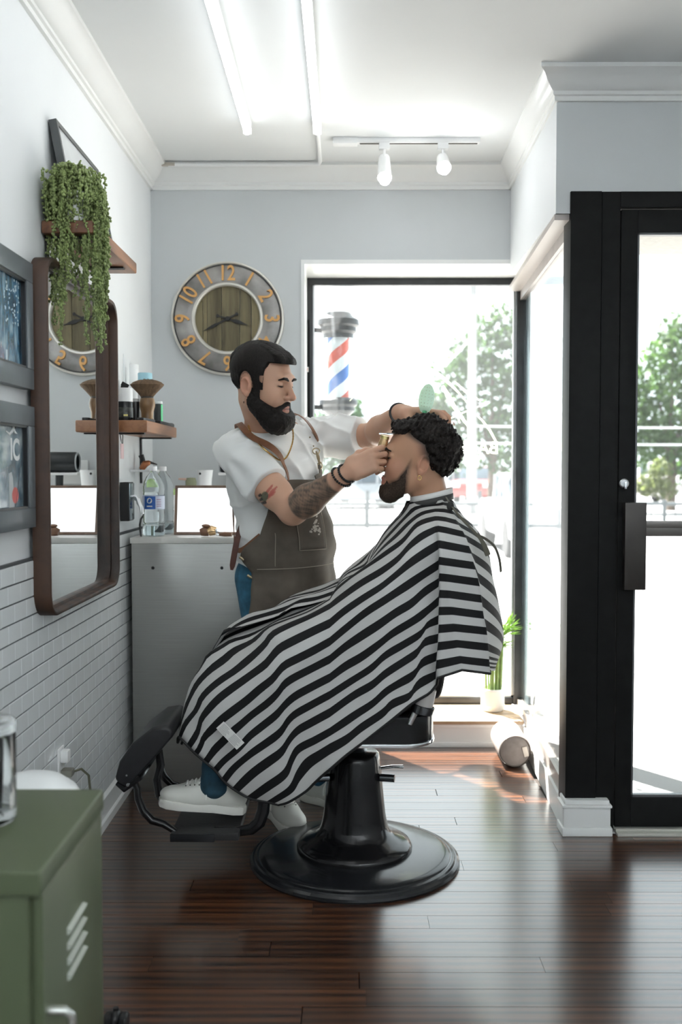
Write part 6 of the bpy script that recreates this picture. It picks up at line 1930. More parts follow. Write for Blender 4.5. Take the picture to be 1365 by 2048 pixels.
    rg.tube([Vector(p) for p in spline(p0[:3], 9)], [.003, .004, .005, .006, .006, .005, .0045, .004, .003], 8)
    rg.tube([Vector(p0[2]) + Vector(AR) * .008 * math.cos(a) + Vector(AU) * .013 * math.sin(a) for a in np.linspace(0, 2 * PI, 17)], .0025, 6, cap=False)
    rg.build('strap_clip', BRASS, t)
    cb = [np.array(p0[2]) + V3(0, 0, .004), np.array(p0[3]), cL]
    strap_on(S, cb, 16, .012, [.018 + .022 * i / 15 for i in range(16)], .004).build('bib_tab', CANVAS, t, smooth=30)
    # waist strap: loop from the side of the bib round the back, tail of dark leather hanging
    hp = wrap(-.06 - 1.05, 1.075, .022)
    back = [hp, np.array(at(492, 1098, 3.66)), np.array(at(478, 1060, 3.70)), np.array(at(470, 1010, 3.74)), np.array(at(462, 950, 3.80))]
    strap_on(S, back, 40, .014, .018, .003).build('back_strap', LEA, t, smooth=30)
    tail = spline([at(484, 1052, 3.655), at(476, 1075, 3.640), at(470, 1105, 3.635), at(464, 1140, 3.635)], 14)
    ribbon(tail, [Vector((-.25, -.95, 0))] * 14, [.022] * 12 + [.020, .010], .003).build('strap_tail', DLEA, t, smooth=30)
    for px, py, Y in ((503, 1116, 3.62), (512, 1155, 3.62)):
        q = on_surface(S, [at(px, py, Y)], .020)[0]
        g = G().tube([Vector(q) + Vector(AR) * (.016 * math.cos(a)) + Vector(AU) * (.007 * math.sin(a) - .25 * .016 * math.cos(a)) for a in np.linspace(0, 2 * PI, 17)], .0024, 6, cap=False)
        g.tube([Vector(q) - Vector(AR) * .03 + Vector(AU) * .01, Vector(q) - Vector(AR) * .014], .005, 8)
        g.build('side_clip', BRASS, t)
    # necklace
    ch = [at(497, 838, 3.58), at(505, 868, 3.55), at(528, 898, 3.53), at(552, 918, 3.53), at(570, 925, 3.55), at(581, 915, 3.58), at(583, 890, 3.60), at(577, 858, 3.62)]
    P = on_surface(S, spline(ch, 90), .018)
    G().tube([Vector(p) for p in P], [.0026 + .0009 * (i % 2) for i in range(90)], 6).build('gold_necklace', GOLDM, t)
    # bead bracelets and watch
    BEAD = mat('black_bead', (.012, .012, .013), .3)
    d = B_WRR - B_ELR; d /= np.linalg.norm(d)
    e1 = np.cross(d, [0, 0, 1]); e1 /= np.linalg.norm(e1); e2 = np.cross(d, e1)
    for off, tilt in ((-.030, .25), (-.006, .10)):
        c = B_WRR + d * off
        P = on_surface(bar_body, [c + (e1 * math.cos(a) + e2 * math.sin(a)) * .033 + d * tilt * .03 * math.sin(a) for a in np.linspace(0, 2 * PI, 27)[:-1]], .0035)
        g = G()
        for p in P: g.ball(Vector(p), .0044, 8, 6)
        g.build('bead_bracelet', BEAD, t)
    d = B_WRL - B_ELL; d /= np.linalg.norm(d)
    e1 = np.cross(d, [0, 0, 1]); e1 /= np.linalg.norm(e1); e2 = np.cross(d, e1)
    P = on_surface(bar_body, [B_WRL + d * -.004 + (e1 * math.cos(a) + e2 * math.sin(a)) * .032 for a in np.linspace(0, 2 * PI, 29)], .0025)
    G().tube([Vector(p) for p in P], .0050, 8, cap=False, flat=(1, .5)).build('wristband', BLACKPLASTIC, t)
    # shoes
    sneaker(t, V3(B_ANK[0][0] + .015, B_ANK[0][1] - .015, 0), (.45, -.9, 0), (0, 0, 1))
    sneaker(t, V3(B_ANK[1][0] + .010, B_ANK[1][1] - .010, 0), (.80, -.6, 0), (0, 0, 1))
barber_wear()
# ================================================================ the client in the chair
C_HM = frame((-.985, .03, .12), (.10, 0, 1))
C_HK = 1.13
_ear = np.array(at(847, 930, 3.245))
C_HEAD = _ear - C_HM @ (np.array([-.010, .0775, -.004]) * C_HK)
C_NECK = np.array(at(862, 1012, 3.33))
SKIN_C = np.array([.47, .262, .165])
HL_Z = np.array([-.06, -.035, -.0126, .0226, .053, .073, .093]); HL_X = np.array([-.075, -.058, -.026, -.020, -.008, .028, .050])
client_head = head_prims(C_HEAD, C_HM, C_HK, jaw=1.1)
def client():
    t = thing('person', (.15, 3.33, 0), 'seated client with curly mohawk fade and closed eyes under the cape', 'person')
    hip, chest = V3(.155, 3.34, .69), V3(.262, 3.34, .99)
    pr = client_head + [cone(L2W(C_HEAD, C_HM, (-.030, 0, -.05)), C_NECK + V3(.006, 0, -.02), .060, .062, .03),
        ell(chest, (.082, .135, .18), None, .06), ell(hip, (.09, .14, .10), None, .06), cone(chest, hip, .085, .095, .05)]
    shn, shf = V3(.285, 3.20, 1.075), V3(.285, 3.48, 1.075)
    for sh, sy in ((shn, 1), (shf, -1)):
        el = sh + V3(-.03, -.02 * sy, -.27); wr = el + V3(-.17, .06 * sy, -.05)
        pr += [cone(C_NECK - V3(0, 0, .05), sh, .055, .052, .04), cone(sh, el, .050, .040, .03), cone(el, wr, .040, .028, .02), ell(wr + V3(-.06, .01 * sy, 0), (.055, .025, .018), None, .02)]
    V, Q = sdf_mesh(pr, (-.20, 3.02, .52), (.46, 3.64, 1.56), .0034)
    P = V.astype(F32)
    col = np.tile(SKIN_C, (len(V), 1)) * (1 + .05 * vnoise(P, 60, 1))[:, None]
    h = W2L(C_HEAD, C_HM, P) / C_HK
    x, y, z = h[:, 0], h[:, 1], h[:, 2]
    near = (np.abs(y) < .10) & (z > -.125)
    def mixc(m, c):
        nonlocal col
        col = col * (1 - m[:, None]) + np.array(c) * m[:, None]
    mixc(.35 * near * smoothstep(.02, .07, x) * smoothstep(.02, -.02, z), (.46, .20, .14))
    mixc(.40 * near * smoothstep(.068, .078, np.abs(y)) * smoothstep(.03, .0, x), (.46, .19, .13))
    lip = near * smoothstep(.026, .018, np.abs(y)) * smoothstep(.0115, .008, np.abs(z + .0625)) * smoothstep(.088, .094, x)
    mixc(.7 * lip, (.38, .14, .12))
    # skin fade above the ear, darker upwards
    hl = np.interp(z, HL_Z, HL_X)
    fade = near * smoothstep(.034, -.004, x - hl) * smoothstep(-.045, -.030, z) * smoothstep(.060, .052, x) * smoothstep(.004, .020, z + .8 * np.maximum(-.015 - x, 0))
    mixc(.93 * fade, (.030, .023, .020))
    # trimmed beard growing along the jaw
    bt = np.interp(x, [.026, .040, .060, .098], [.012, -.018, -.050, -.070])
    stub = near * smoothstep(.018, .036, x) * smoothstep(.006, -.012, z - bt) * np.clip(.92 + .12 * vnoise(P, 420, 9), 0, 1)
    stub = np.maximum(stub, near * .7 * smoothstep(.006, .002, np.abs(z + .047 + .25 * np.abs(y))) * smoothstep(.026, .020, np.abs(y)) * smoothstep(.088, .094, x))
    mouth = smoothstep(.024, .030, np.hypot((np.abs(y)) * .9, (z + .0625) * 2.0))
    mixc(.86 * stub * mouth, (.036, .026, .021))
    ey = near * smoothstep(.016, .011, np.abs(np.abs(y) - .033)) * smoothstep(.004, .0015, np.abs(z - .0045)) * smoothstep(.080, .086, x)
    mixc(.9 * ey, (.02, .015, .013))
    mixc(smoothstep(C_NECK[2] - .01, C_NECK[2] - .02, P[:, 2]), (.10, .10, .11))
    np_mesh('body', V, Q, SKINM, t, col)
    # ---------------- curly hair
    CURL = mat('black_curly_hair', (.014, .011, .010), .6, bump=1.0, bscale=330, vary=.6, vscale=200, spec=.25)
    A = lambda px, py, Y=3.33: np.array(at(px, py, Y))
    pr = [cone(A(800, 853), A(862, 852), .024, .036, .03), cone(A(800, 855, 3.29), A(862, 858, 3.285), .020, .032, .03), cone(A(800, 855, 3.37), A(862, 858, 3.375), .020, .032, .03),
          ell(A(862, 880), (.072, .072, .068), None, .03), cone(A(880, 885), A(884, 922), .042, .030, .03), cone(A(872, 892, 3.29), A(880, 925, 3.30), .030, .018, .03), cone(A(872, 892, 3.37), A(880, 925, 3.36), .030, .018, .03)]
    base = list(pr)
    def curl(P):
        d = sdf_eval(base, P)
        n = vnoise(P, 330, 21) * .0045 + vnoise(P, 160, 22) * .004 + vnoise(P, 700, 23) * .002
        h = W2L(C_HEAD, C_HM, P) / C_HK
        # straight front line over the forehead, open temple
        q = np.maximum(np.minimum(h[:, 0] - .040, .074 - h[:, 2]) , -1)
        d = np.maximum(d - n, q)
        side = np.maximum(np.minimum(np.abs(h[:, 1]) - .052, .060 - h[:, 2]), -1)
        side = np.where(h[:, 0] < -.055, -1, side)
        d = np.maximum(d, side)
        # back and crown follow the skull, standing off in curls
        hl = np.interp(h[:, 2], HL_Z, HL_X)
        edge = hl - h[:, 0]
        th = .001 + .017 * smoothstep(0, .030, edge)
        sk = sdf_eval(client_head[:1], P) - th - n * 1.2 * smoothstep(-.002, .012, edge)
        sk = np.maximum(sk, np.maximum(-edge * C_HK, (-.036 - h[:, 2]) * C_HK))
        return np.minimum(d, sk)
    V, Q = sdf_mesh([raw(curl)], A(755, 985, 3.18) - .03, A(940, 795, 3.48) + .04, .003)
    np_mesh('hair', V, Q, CURL, t)
    # ---------------- short trimmed beard
    hb = client_head[:12]
    def beardf(P):
        h = W2L(C_HEAD, C_HM, P) / C_HK; x, y, z = h[:, 0], h[:, 1], h[:, 2]
        d = sdf_eval(hb, P)
        top = np.where(x < .032, -.030 + 1.6 * (.032 - x), -.040 - 1.15 * (x - .032))
        top = np.where(x > .066, -.079 + .2 * (x - .066), top)
        bt = np.interp(x, [.026, .040, .060, .098], [.000, -.030, -.060, -.076])
        th = .0020 + .0045 * smoothstep(-.05, -.10, z) + .0009 * vnoise(P, 520, 3)
        d1 = np.maximum(d - th, (z - bt) * .8 + .0025 * vnoise(P, 260, 4))
        d1 = np.maximum(d1, .034 - x + .002 * vnoise(P, 260, 5))
        q = (h - np.array([.105, 0, -.0625])) / np.array([.030, .024, .0150])
        d1 = np.maximum(d1, -(np.linalg.norm(q, axis=1) - 1) * .013)
        for s in (-1, 1):
            a = np.array([.101, s * .004, -.0475], F32); b = np.array([.086, s * .030, -.064], F32); ba = b - a
            q = h - a; tt = np.clip((q @ ba) / (ba @ ba), 0, 1); m = np.linalg.norm(q - tt[:, None] * ba, axis=1) - (.0022 + .0006 * tt) + .0008 * vnoise(P, 700, 6)
            d1 = combine(d1, m, .005, 'u')
        return d1
    V, Q = sdf_mesh([raw(beardf)], C_HEAD - .18, C_HEAD + .16, .003)
    np_mesh('beard', V, Q, mat('trimmed_beard', (.052, .036, .027), .7, bump=.8, bscale=700, vary=.6, vscale=400, spec=.2), t)
    for s in (-1, 1):
        pts = on_surface(client_head, [L2W(C_HEAD, C_HM, np.array(p) * C_HK) for p in ((.105, s * .011, .025), (.105, s * .022, .030), (.100, s * .036, .031), (.088, s * .050, .024))], .0005)
        G().tube([Vector(p) for p in pts], [.003, .005, .0045, .0018], 8).build('eyebrow', HAIRM, t)
        pts = on_surface(client_head, spline([L2W(C_HEAD, C_HM, np.array(p) * C_HK) for p in ((.0935, s * .021, .0045), (.0965, s * .033, .0020), (.0915, s * .046, .0050))], 9), .0003)
        G().tube([Vector(p) for p in pts], [.0008, .0012, .0016, .0018, .0020, .0018, .0016, .0012, .0008], 6).build('eyelashes', HAIRM, t)
    # hoop earring
    c = Vector(L2W(C_HEAD, C_HM, np.array([-.004, .0835, -.042]) * C_HK))
    G().tube([c + Vector(AR) * .006 * math.cos(a) + Vector(AU) * .007 * math.sin(a) for a in np.linspace(0, 2 * PI, 17)], .0012, 6, cap=False).build('earring', mat('gold_chain', (.75, .52, .20), .25, metal=1), t)
    # ---------------- jeans and shoes
    kn, kf = V3(-.375, 3.255, .590), V3(-.315, 3.455, .680)
    an, af = np.array(at(432, 1565, 3.22)), np.array(at(545, 1562, 3.42))
    pr = [ell(hip - V3(0, 0, .02), (.12, .17, .11), None, .04)]
    for a, k_, n_ in ((V3(.10, 3.255, .65), kn, an), (V3(.10, 3.43, .66), kf, af)):
        pr += [cone(a, k_, .078, .060, .04), cone(k_, n_ + V3(0, 0, -.01), .060, .054, .03)]
    base2 = list(pr)
    V, Q = sdf_mesh([raw(lambda P: sdf_eval(base2, P) - .004 * np.sin(P[:, 2] * 75 + 3 * vnoise(P, 12, 1)) * smoothstep(.40, .25, P[:, 2])), raw(lambda P: (an[2] - .045) - P[:, 2], .006, 'i')], (-.55, 3.10, .18), (.30, 3.56, .82), .006)
    np_mesh('jeans', V, Q, mat('dark_blue_denim', (.018, .060, .095), .8, vary=.35, vscale=25, bump=.3, bscale=900), t)
    for n_, lab in ((an, True), (af, False)):
        sc = .93
        o = V3(n_[0] - .005, n_[1], 0); 
        z = at(430, 1622, 3.2)[2] - .004
        o[2] = z
        sneaker(t, o, (-1, 0, .10), (.10, 0, 1), sc=sc)
    return t
PERSON_C = client()
# ================================================================ striped cape
def cape():
    crop = {'A': (340, 1130, 3.9), 'B': (660, 970, 3.792), 'C': (660, 1200, 3.792), 'D': (340, 1330, 3.9)}
    def px(c, x, y):
        o = crop[c]; return (o[0] + x / o[2], o[1] + y / o[2])
    # every row follows one black stripe: over the leg (hem to thigh), up the trunk (thigh to arm fold), then round the back
    leg = {
     -5: 'D150,520 A330,700 A395,560 A425,505 A520,460 A700,410 A840,370 A950,310 A1050,290 A1260,240',
     -4: 'D110,560 A300,740 A360,650 A395,602 A450,562 A560,512 A700,462 A850,410 A960,345 A1100,315 A1250,258',
     -3: 'D66,600 A150,960 A240,800 A290,705 A400,640 A480,592 A600,560 A700,516 A830,440 A950,395 A1100,335 A1250,262',
     -2: 'D62,600 D85,470 D120,330 A150,1045 A210,930 A300,830 A420,740 A500,670 A650,590 A760,490 A900,430 A1080,365 A1250,268',
     -1: 'D75,560 D120,450 D210,350 D245,265 D300,200 D400,120 D520,40 A640,720 A750,610 A800,540 A930,470 A1100,395 A1248,318',
      0: 'D150,640 D220,530 D240,430 D280,370 D370,270 D470,190 D600,100 A740,780 A800,710 A860,650 A950,600 A1100,525 A1248,456',
      1: 'D200,692 D235,640 D260,570 D330,500 D400,430 D480,370 D600,280 A700,970 A800,890 A850,830 A900,780 A1000,730 A1130,665 A1248,598',
      2: 'D278,758 D350,662 D400,610 D500,510 D560,460 D640,390 D760,300 A840,1000 A890,930 A960,880 A1100,810 A1248,735',
      3: 'D355,822 D420,750 D540,650 D620,560 D720,480 D830,390 D900,310 A980,1020 A1100,955 A1248,880',
      4: 'D420,902 D500,800 D620,700 D740,620 D860,530 D920,440 D980,380 D1100,312 D1248,233',
      5: 'D510,976 D640,850 D760,760 D870,680 D930,590 D1000,510 D1100,450 D1248,370',
      6: 'D630,1042 D760,950 D900,850 D950,740 D1000,660 D1130,590 D1248,523',
      7: 'D785,1070 D850,1030 D950,960 D1000,860 D1080,760 D1180,690 D1248,645',
      7.7: 'D850,1083 D930,1062 D1060,985 D1130,920 D1190,865 D1248,815'}
    trunk = {
     -5: 'A1260,240 B90,712 B262,640 B300,580 B390,400 B480,290 B555,215 B598,150 B610,128 B690,128 B800,118',
     -4: 'A1250,258 B100,722 B268,640 B312,555 B405,430 B500,325 B585,235 B645,180 B720,160 B800,152',
     -3: 'A1250,262 B60,772 B200,682 B290,600 B400,480 B500,390 B600,290 B700,218 B800,192',
     -2: 'A1250,268 B40,800 B140,712 B270,622 B430,512 B560,420 B650,312 B720,275 B800,255',
     -1: 'A1248,318 B100,845 B250,740 B400,650 B520,560 B600,470 B700,390 B800,338',
      0: 'A1248,456 B100,965 B240,870 B380,780 B480,700 B600,600 B700,530 B820,455',
      1: 'A1248,598 C130,208 C280,88 B420,870 B560,780 B700,690 B826,608',
      2: 'A1248,735 C120,350 C240,270 C360,195 B500,970 B620,900 B720,810 B828,740',
      3: 'A1248,880 C120,500 C240,430 C380,330 C480,250 C640,155 C740,85 B828,880',
      4: 'D1248,233 C200,590 C320,510 C420,420 C560,340 C690,260 C740,190 C826,150',
      5: 'D1248,370 C180,720 C320,640 C420,560 C560,470 C660,400 C720,320 C823,290',
      6: 'D1248,523 C180,880 C320,790 C420,700 C520,640 C640,570 C700,480 C812,427',
      7: 'D1248,645 C130,1050 C240,960 C400,860 C470,790 C600,738 C645,670 C700,622 C803,572',
      7.7: 'D1248,815 C120,1180 C240,1090 C400,968 C480,905 C610,800 C680,755 C760,705 C812,640'}
    # fold edge, second pleat line, third line, start of the back panel, back centre
    back = {
     -5: 'B820,112 B850,102 B878,92 B890,100 B915,140',
     -4: 'B825,150 B860,142 B900,152 B925,172 B1000,250',
     -3: 'B825,192 B870,195 B935,208 B965,236 B1090,345',
     -2: 'B825,255 B880,262 B965,285 B985,305 B1165,450',
     -1: 'B825,332 B880,342 B1022,375 B1032,402 B1212,545',
      0: 'B832,450 B868,456 B1065,494 B1092,552 B1236,700',
      1: 'B832,575 B880,582 B1095,612 B1130,705 B1276,872',
      2: 'B835,700 B890,704 B1130,737 B1150,878 B1312,1080',
      3: 'B835,827 B906,830 B1148,862 C1176,182 C1313,322',
      4: 'B830,957 B926,955 B1165,985 C1200,366 C1284,418',
      5: 'B828,1092 B946,1082 C1190,236 C1205,440 C1264,450',
      6: 'C822,350 C968,332 C1203,360 C1210,480 C1246,472',
      7: 'C810,490 C990,452 C1213,482 C1213,510 C1232,492',
      7.7: 'C822,590 C1002,530 C1217,560 C1216,540 C1224,506'}
    Yt = {-5: [3.45, 3.43, 3.42, 3.36, 3.27, 3.26, 3.27, 3.31, 3.33, 3.38],
          -4: [3.40, 3.37, 3.37, 3.28, 3.25, 3.24, 3.24, 3.26, 3.27, 3.37],
          -3: [3.27, 3.29, 3.33, 3.21, 3.18, 3.17, 3.16, 3.16, 3.17, 3.36],
          -2: [3.21, 3.23, 3.28, 3.14, 3.10, 3.09, 3.08, 3.09, 3.11, 3.35],
          -1: [3.17, 3.15, 3.13, 3.07, 3.05, 3.03, 3.02, 3.04, 3.07, 3.34],
           0: [3.14, 3.10, 3.06, 3.02, 3.02, 2.985, 2.98, 3.01, 3.05, 3.34]}
    for k in (1, 2, 3, 4, 5, 6, 7, 7.7): Yt[k] = [3.12, 3.08, 3.03, 3.005, 3.015, 2.965, 2.962, 3.0, 3.045, 3.36]
    for k in (5, 6, 7, 7.7): Yt[k][8] = 3.06
    def parse(s):
        out = []
        for w in s.split():
            a, b = w[1:].split(','); out.append(px(w[0], float(a), float(b)))
        return out
    def resamp(P, n, sp=True):
        P = np.array(P, float)
        if sp and len(P) > 2: P = np.array(spline(P, len(P) * 8))
        L_ = np.concatenate([[0], np.cumsum(np.linalg.norm(np.diff(P, axis=0), axis=1))])
        q = np.linspace(0, L_[-1], n)
        return np.stack([np.interp(q, L_, P[:, i]) for i in range(P.shape[1])], 1)
    NA, NB = 34, 30
    ks = sorted(leg)
    rows = []
    for k in ks:
        Y = Yt[k]
        a = resamp(parse(leg[k]), NA); ya = np.interp(np.linspace(0, 1, NA), [0, .3, 1], Y[:3])
        b = resamp(parse(trunk[k]), NB)[1:]; yb = np.interp(np.linspace(0, 1, NB), [0, .5, 1], Y[2:5])[1:]
        c = parse(back[k]); yc = Y[5:]
        pts = [at(*p, y_) for p, y_ in zip(a, ya)] + [at(*p, y_) for p, y_ in zip(b, yb)]
        prev = pts[-1]
        def seg(p0, p1, n): return [p0 + (p1 - p0) * (i / n) for i in range(1, n + 1)]
        W = [at(*p, y_) for p, y_ in zip(c, yc)]
        tail = []
        for q, n in zip(W, (3, 5, 9, 3, 0)):
            if n: tail += seg(prev, q, n); prev = q
        # the last panel bows outwards to the back centre
        p0, p1 = W[3], W[4]
        for i in range(1, 11):
            u = i / 10
            q = p0 + (p1 - p0) * u + V3(.012, -.02, 0) * math.sin(PI * u)
            tail.append(q)
        rows.append(np.array(pts + tail))
    R_ = np.array(rows)                                   # rows x stations x 3
    # cubic interpolation across the stripes
    kk = np.array(ks, float)
    def interp_rows(R_, kk, fine):
        out = np.zeros((len(fine),) + R_.shape[1:])
        M = np.zeros_like(R_)
        for i in range(len(kk)):
            i0, i1 = max(i - 1, 0), min(i + 1, len(kk) - 1)
            M[i] = (R_[i1] - R_[i0]) / (kk[i1] - kk[i0])
        for j, f in enumerate(fine):
            i = min(max(np.searchsorted(kk, f) - 1, 0), len(kk) - 2)
            h = kk[i + 1] - kk[i]; u = (f - kk[i]) / h
            out[j] = (2 * u ** 3 - 3 * u * u + 1) * R_[i] + (u ** 3 - 2 * u * u + u) * h * M[i] + (-2 * u ** 3 + 3 * u * u) * R_[i + 1] + (u ** 3 - u * u) * h * M[i + 1]
        return out
    fine = np.concatenate([np.arange(-5, 7.7 - 1e-6, 1 / 7), [7.7]])
    S = interp_rows(R_, kk, fine)
    # soft creases in the cloth
    ns = S.shape[1]
    P = S.reshape(-1, 3).astype(F32)
    cre = vnoise(P, 26, 31) * .0050 + vnoise(P, 60, 32) * .0014
    P[:, 1] += cre * np.repeat(smoothstep(-4, -1, fine), ns)
    S = P.reshape(S.shape).astype(float)
    # far half: the same cloth mirrored across the sitter, its leg raised a little
    YM = 3.37
    F_ = S.copy()
    F_[:, :, 1] = 2 * YM - F_[:, :, 1]
    st = np.arange(ns)
    legw = np.clip(1 - (st - NA * .55) / (NA * .8), 0, 1)
    kw = smoothstep(-5, -3, fine)
    F_[:, :, 2] += .075 * kw[:, None] * legw[None] * smoothstep(6, 0, fine)[:, None]
    F_[:, :, 0] += .055 * kw[:, None] * legw[None]
    # far back and shoulder stand out a little behind
    bw = smoothstep(NA + NB, NA + NB + 14, st) * smoothstep(ns - 1, ns - 6, st)
    F_[:, :, 0] += .045 * bw[None] * smoothstep(-4.5, -1.5, fine)[:, None] * smoothstep(5, 1, fine)[:, None]
    # seam row shared except round the neck, where it passes the far side
    seam = np.ones(ns); seam[NA + NB - 9: ns - 7] = 0
    F_[0] = np.where(seam[:, None] > 0, S[0], F_[0])
    t = thing('barber_cape', (0, 3.3, .25), 'black and white striped barber cape draped over the client', 'cape')
    vs = np.concatenate([S.reshape(-1, 3), F_.reshape(-1, 3)])
    n = len(fine); N1 = n * ns
    Q = []
    def quads(o, flip):
        i, j = np.meshgrid(np.arange(n - 1), np.arange(ns - 1), indexing='ij')
        a = o + i * ns + j
        q = np.stack([a, a + 1, a + ns + 1, a + ns], -1).reshape(-1, 4)
        return q[:, ::-1] if flip else q
    Q = np.concatenate([quads(0, False), quads(N1, True)])
    uvk = np.concatenate([np.repeat(fine, ns), np.repeat(-10 - fine, ns)])
    m = bpy.data.materials.new('striped_cape_cloth'); m.use_nodes = True
    N, L = NT(m); b = N['Principled BSDF']; b.inputs['Roughness'].default_value = .75; b.inputs['Specular IOR Level'].default_value = .18
    at_ = N.new('ShaderNodeAttribute'); at_.attribute_name = 'stripe'
    ad = N.new('ShaderNodeMath'); ad.operation = 'ADD'; ad.inputs[1].default_value = 20.245; L.new(at_.outputs['Fac'], ad.inputs[0])
    fr = N.new('ShaderNodeMath'); fr.operation = 'FRACT'; L.new(ad.outputs[0], fr.inputs[0])
    lt = N.new('ShaderNodeMath'); lt.operation = 'LESS_THAN'; lt.inputs[1].default_value = .49; L.new(fr.outputs[0], lt.inputs[0])
    mx = N.new('ShaderNodeMix'); mx.data_type = 'RGBA'
    mx.inputs['A'].default_value = (.52, .52, .51, 1); mx.inputs['B'].default_value = (.012, .012, .013, 1)
    L.new(lt.outputs[0], mx.inputs['Factor']); L.new(mx.outputs['Result'], b.inputs['Base Color'])
    tc = N.new('ShaderNodeTexCoord'); nz = N.new('ShaderNodeTexNoise'); nz.inputs['Scale'].default_value = 700; L.new(tc.outputs['Object'], nz.inputs['Vector'])
    bp = N.new('ShaderNodeBump'); bp.inputs['Strength'].default_value = .12; bp.inputs['Distance'].default_value = .001; L.new(nz.outputs['Fac'], bp.inputs['Height']); L.new(bp.outputs['Normal'], b.inputs['Normal'])
    o = np_mesh('cloth', vs, Q, m, t)
    at2 = o.data.attributes.new('stripe', 'FLOAT', 'POINT'); at2.data.foreach_set('value', uvk.astype(F32))
    bm = bmesh.new(); bm.from_mesh(o.data); bmesh.ops.remove_doubles(bm, verts=bm.verts, dist=.0004); bm.to_mesh(o.data); bm.free()
    o.data.shade_smooth()
    md = o.modifiers.new('cloth_thickness', 'SOLIDIFY'); md.thickness = .0016; md.offset = 0
    # black binding along the hem
    BIND = mat('black_binding', (.012, .012, .013), .7)
    hem = [S[i, 0] for i in range(14, n)] + [S[n - 1, j] for j in range(1, ns - 10)]
    g = G().tube([Vector(p) for p in hem], .0045, 6)
    part(t, 'hem_binding', g, BIND)
    hem = [F_[i, 0] for i in range(0, n)] + [F_[n - 1, j] for j in range(1, ns - 10)]
    part(t, 'hem_binding', G().tube([Vector(p) for p in hem], .0045, 6), BIND)
    # sewn care label
    def lab(a, b): return Vector(at(*px('D', a, b), 3.062))
    q = [lab(362, 492), lab(420, 440), lab(582, 606), lab(522, 660)]
    nrm = (q[1] - q[0]).cross(q[3] - q[0]).normalized()
    if nrm.y > 0: nrm = -nrm
    lb = part(t, 'care_label', G().add([p for p in q] + [p + nrm * .001 for p in q], [(0, 1, 2, 3), (7, 6, 5, 4), (0, 4, 5, 1), (1, 5, 6, 2), (2, 6, 7, 3), (3, 7, 4, 0)]), mat('white_label_cloth', (.70, .70, .68), .7), smooth=0)
    g = G(); rl = random.Random(3)
    for i in range(7):
        f0 = .10 + i * .125
        for (u0, u1) in ((.06, .44), (.54, .94)):
            u1 = u1 - rl.random() * .12
            def uv(u, f): return q[0] + (q[3] - q[0]) * u + (q[1] - q[0]) * f + nrm * .0014
            g.add([uv(u0, f0), uv(u1, f0), uv(u1, f0 + .045), uv(u0, f0 + .045)], [(0, 1, 2, 3)])
    sub(lb, 'label_print', g, mat('label_grey_print', (.30, .30, .30), .7), smooth=0)
    # striped collar band and white neck strip
    def ring(z_shift, r, h, name, mm, tilt=.22):
        c = C_NECK + V3(.002, 0, .02 + z_shift)
        rows = []
        for dz in (0, h):
            rows.append([Vector((c[0] + r * math.cos(a) * (1 - .02 * dz / h), c[1] + r * math.sin(a), c[2] + dz + tilt * r * math.cos(a))) for a in np.linspace(0, 2 * PI, 49)])
        o = G().grid(rows).build(name, mm, t, fixn=False, smooth=60)
        md = o.modifiers.new('thickness', 'SOLIDIFY'); md.thickness = .002; md.offset = 1
    ring(-.012, .0725, .020, 'collar_band', mat('dark_collar_band', (.05, .05, .05), .7))
    ring(.004, .0705, .022, 'neck_strip', mat('white_neck_paper', (.75, .74, .72), .8))
    # tie straps behind
    OL = mat('olive_tie_strap', (.085, .080, .060), .7)
    def tie(pts, w):
        P = spline([at(*px('B', a, b), y_) for a, b, y_ in pts], 24)
        part(t, 'tie_strap', ribbon(P, [Vector((.3, -.95, .1)).normalized()] * 24, w, .003), OL, smooth=30)
    tie([(880, 90, 3.25), (930, 170, 3.16), (1000, 255, 3.10), (1090, 350, 3.08), (1150, 420, 3.07), (1180, 480, 3.06), (1200, 535, 3.06)], [.008] * 14 + [.009, .011, .013, .015, .016, .017, .018, .018, .018, .016])
    tie([(1100, 370, 3.075), (1190, 415, 3.10), (1250, 470, 3.14), (1285, 560, 3.18), (1298, 660, 3.22)], [.008] * 24)
    kn = Vector(at(*px('B', 915, 160), 3.17))
    part(t, 'strap_knot', G().ball(kn, (.012, .009, .016), 12, 8), mat('dark_knot', (.03, .03, .03), .6))
cape()
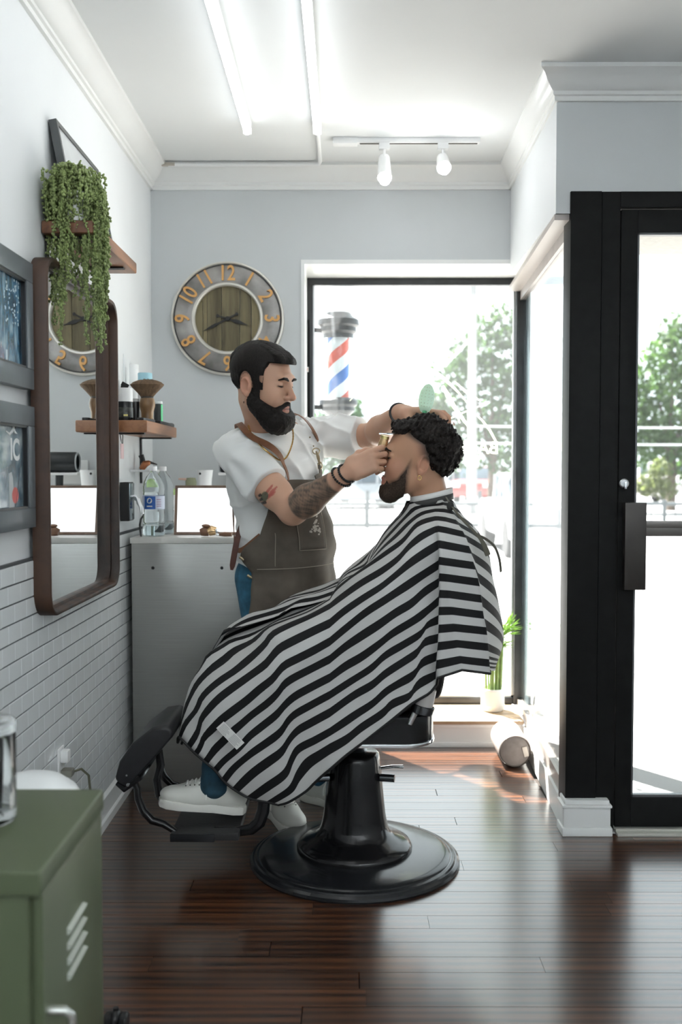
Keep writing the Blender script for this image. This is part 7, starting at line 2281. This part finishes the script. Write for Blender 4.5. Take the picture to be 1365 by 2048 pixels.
# ================================================================ tools in the barber's hands
def hand_clipper():
    c = np.array(at(768, 880, 3.30))
    GB = mat('gold_clipper_metal', (.70, .48, .26), .25, metal=.8)
    t = thing('hair_trimmer', c, 'gold trimmer held in the barber\'s hand at the client\'s hairline', 'hair trimmer')
    top = Vector(at(772, 868, 3.31)); bot = Vector(at(752, 945, 3.33))
    d = (top - bot).normalized()
    part(t, 'trimmer_body', G().tube([bot, bot + (top - bot) * .3, bot + (top - bot) * .75, top - d * .012], [.014, .017, .016, .013], 18), GB)
    part(t, 'collar', G().tube([top - d * .016, top - d * .006], [.0155, .0135], 18), mat('brass_collar', (.55, .45, .20), .3, metal=.9))
    part(t, 'blade', G().box(top, (.045, .030, .004), Matrix.Rotation(.05, 3, 'Y')), CHROME, bevel=.001)
    part(t, 'cutter', G().box(top + Vector((.018, 0, .002)), (.03, .034, .003)), mat('dark_blade', (.05, .045, .04), .35), bevel=.001)
hand_clipper()
def held_brush():
    b = Vector(at(849, 829, 3.36)); e = Vector(at(858, 772, 3.37))
    d = (e - b).normalized(); s = Vector(AR); s = (s - d * s.dot(d)).normalized(); n = d.cross(s)
    t = thing('green_comb_brush', b, 'pale green vent comb held over the client\'s hair', 'comb')
    GR = mat('green_plastic', (.10, .42, .20), .35); PG = mat('pale_green_plastic', (.55, .74, .58), .3, trans=.4)
    part(t, 'grip', G().tube([b - d * .045 - s * .02, b - d * .015, b + d * .012], [.010, .012, .011], 14, flat=(1, .7)), GR)
    L_ = (e - b).length
    def fn(a, c, q): return b + s * a + d * c + n * q
    out = [(.024 * max(math.sin(PI * (.06 + .94 * i / 20)), 0) ** .5, .008 + L_ * i / 20) for i in range(21)]
    outer = [(a + .002, c) for a, c in out] + [(-a - .002, c) for a, c in reversed(out)]
    part(t, 'head', G().prism(outer, fn, .003, .008), PG, bevel=.001)
    g = G()
    for i in range(7):
        for j in range(4):
            f = .2 + i * .11
            w = .018 * math.sin(PI * min(f, .98)) ** .5
            p = fn(-w + 2 * w * j / 3, .008 + L_ * f, -.001)
            g.tube([p, p - n * .009], [.0012, .0007], 5)
    tag(part(t, 'teeth', g, mat('cream_bristle', (.70, .70, .55), .5)), kind='stuff')
held_brush()
bpy.context.view_layer.update()
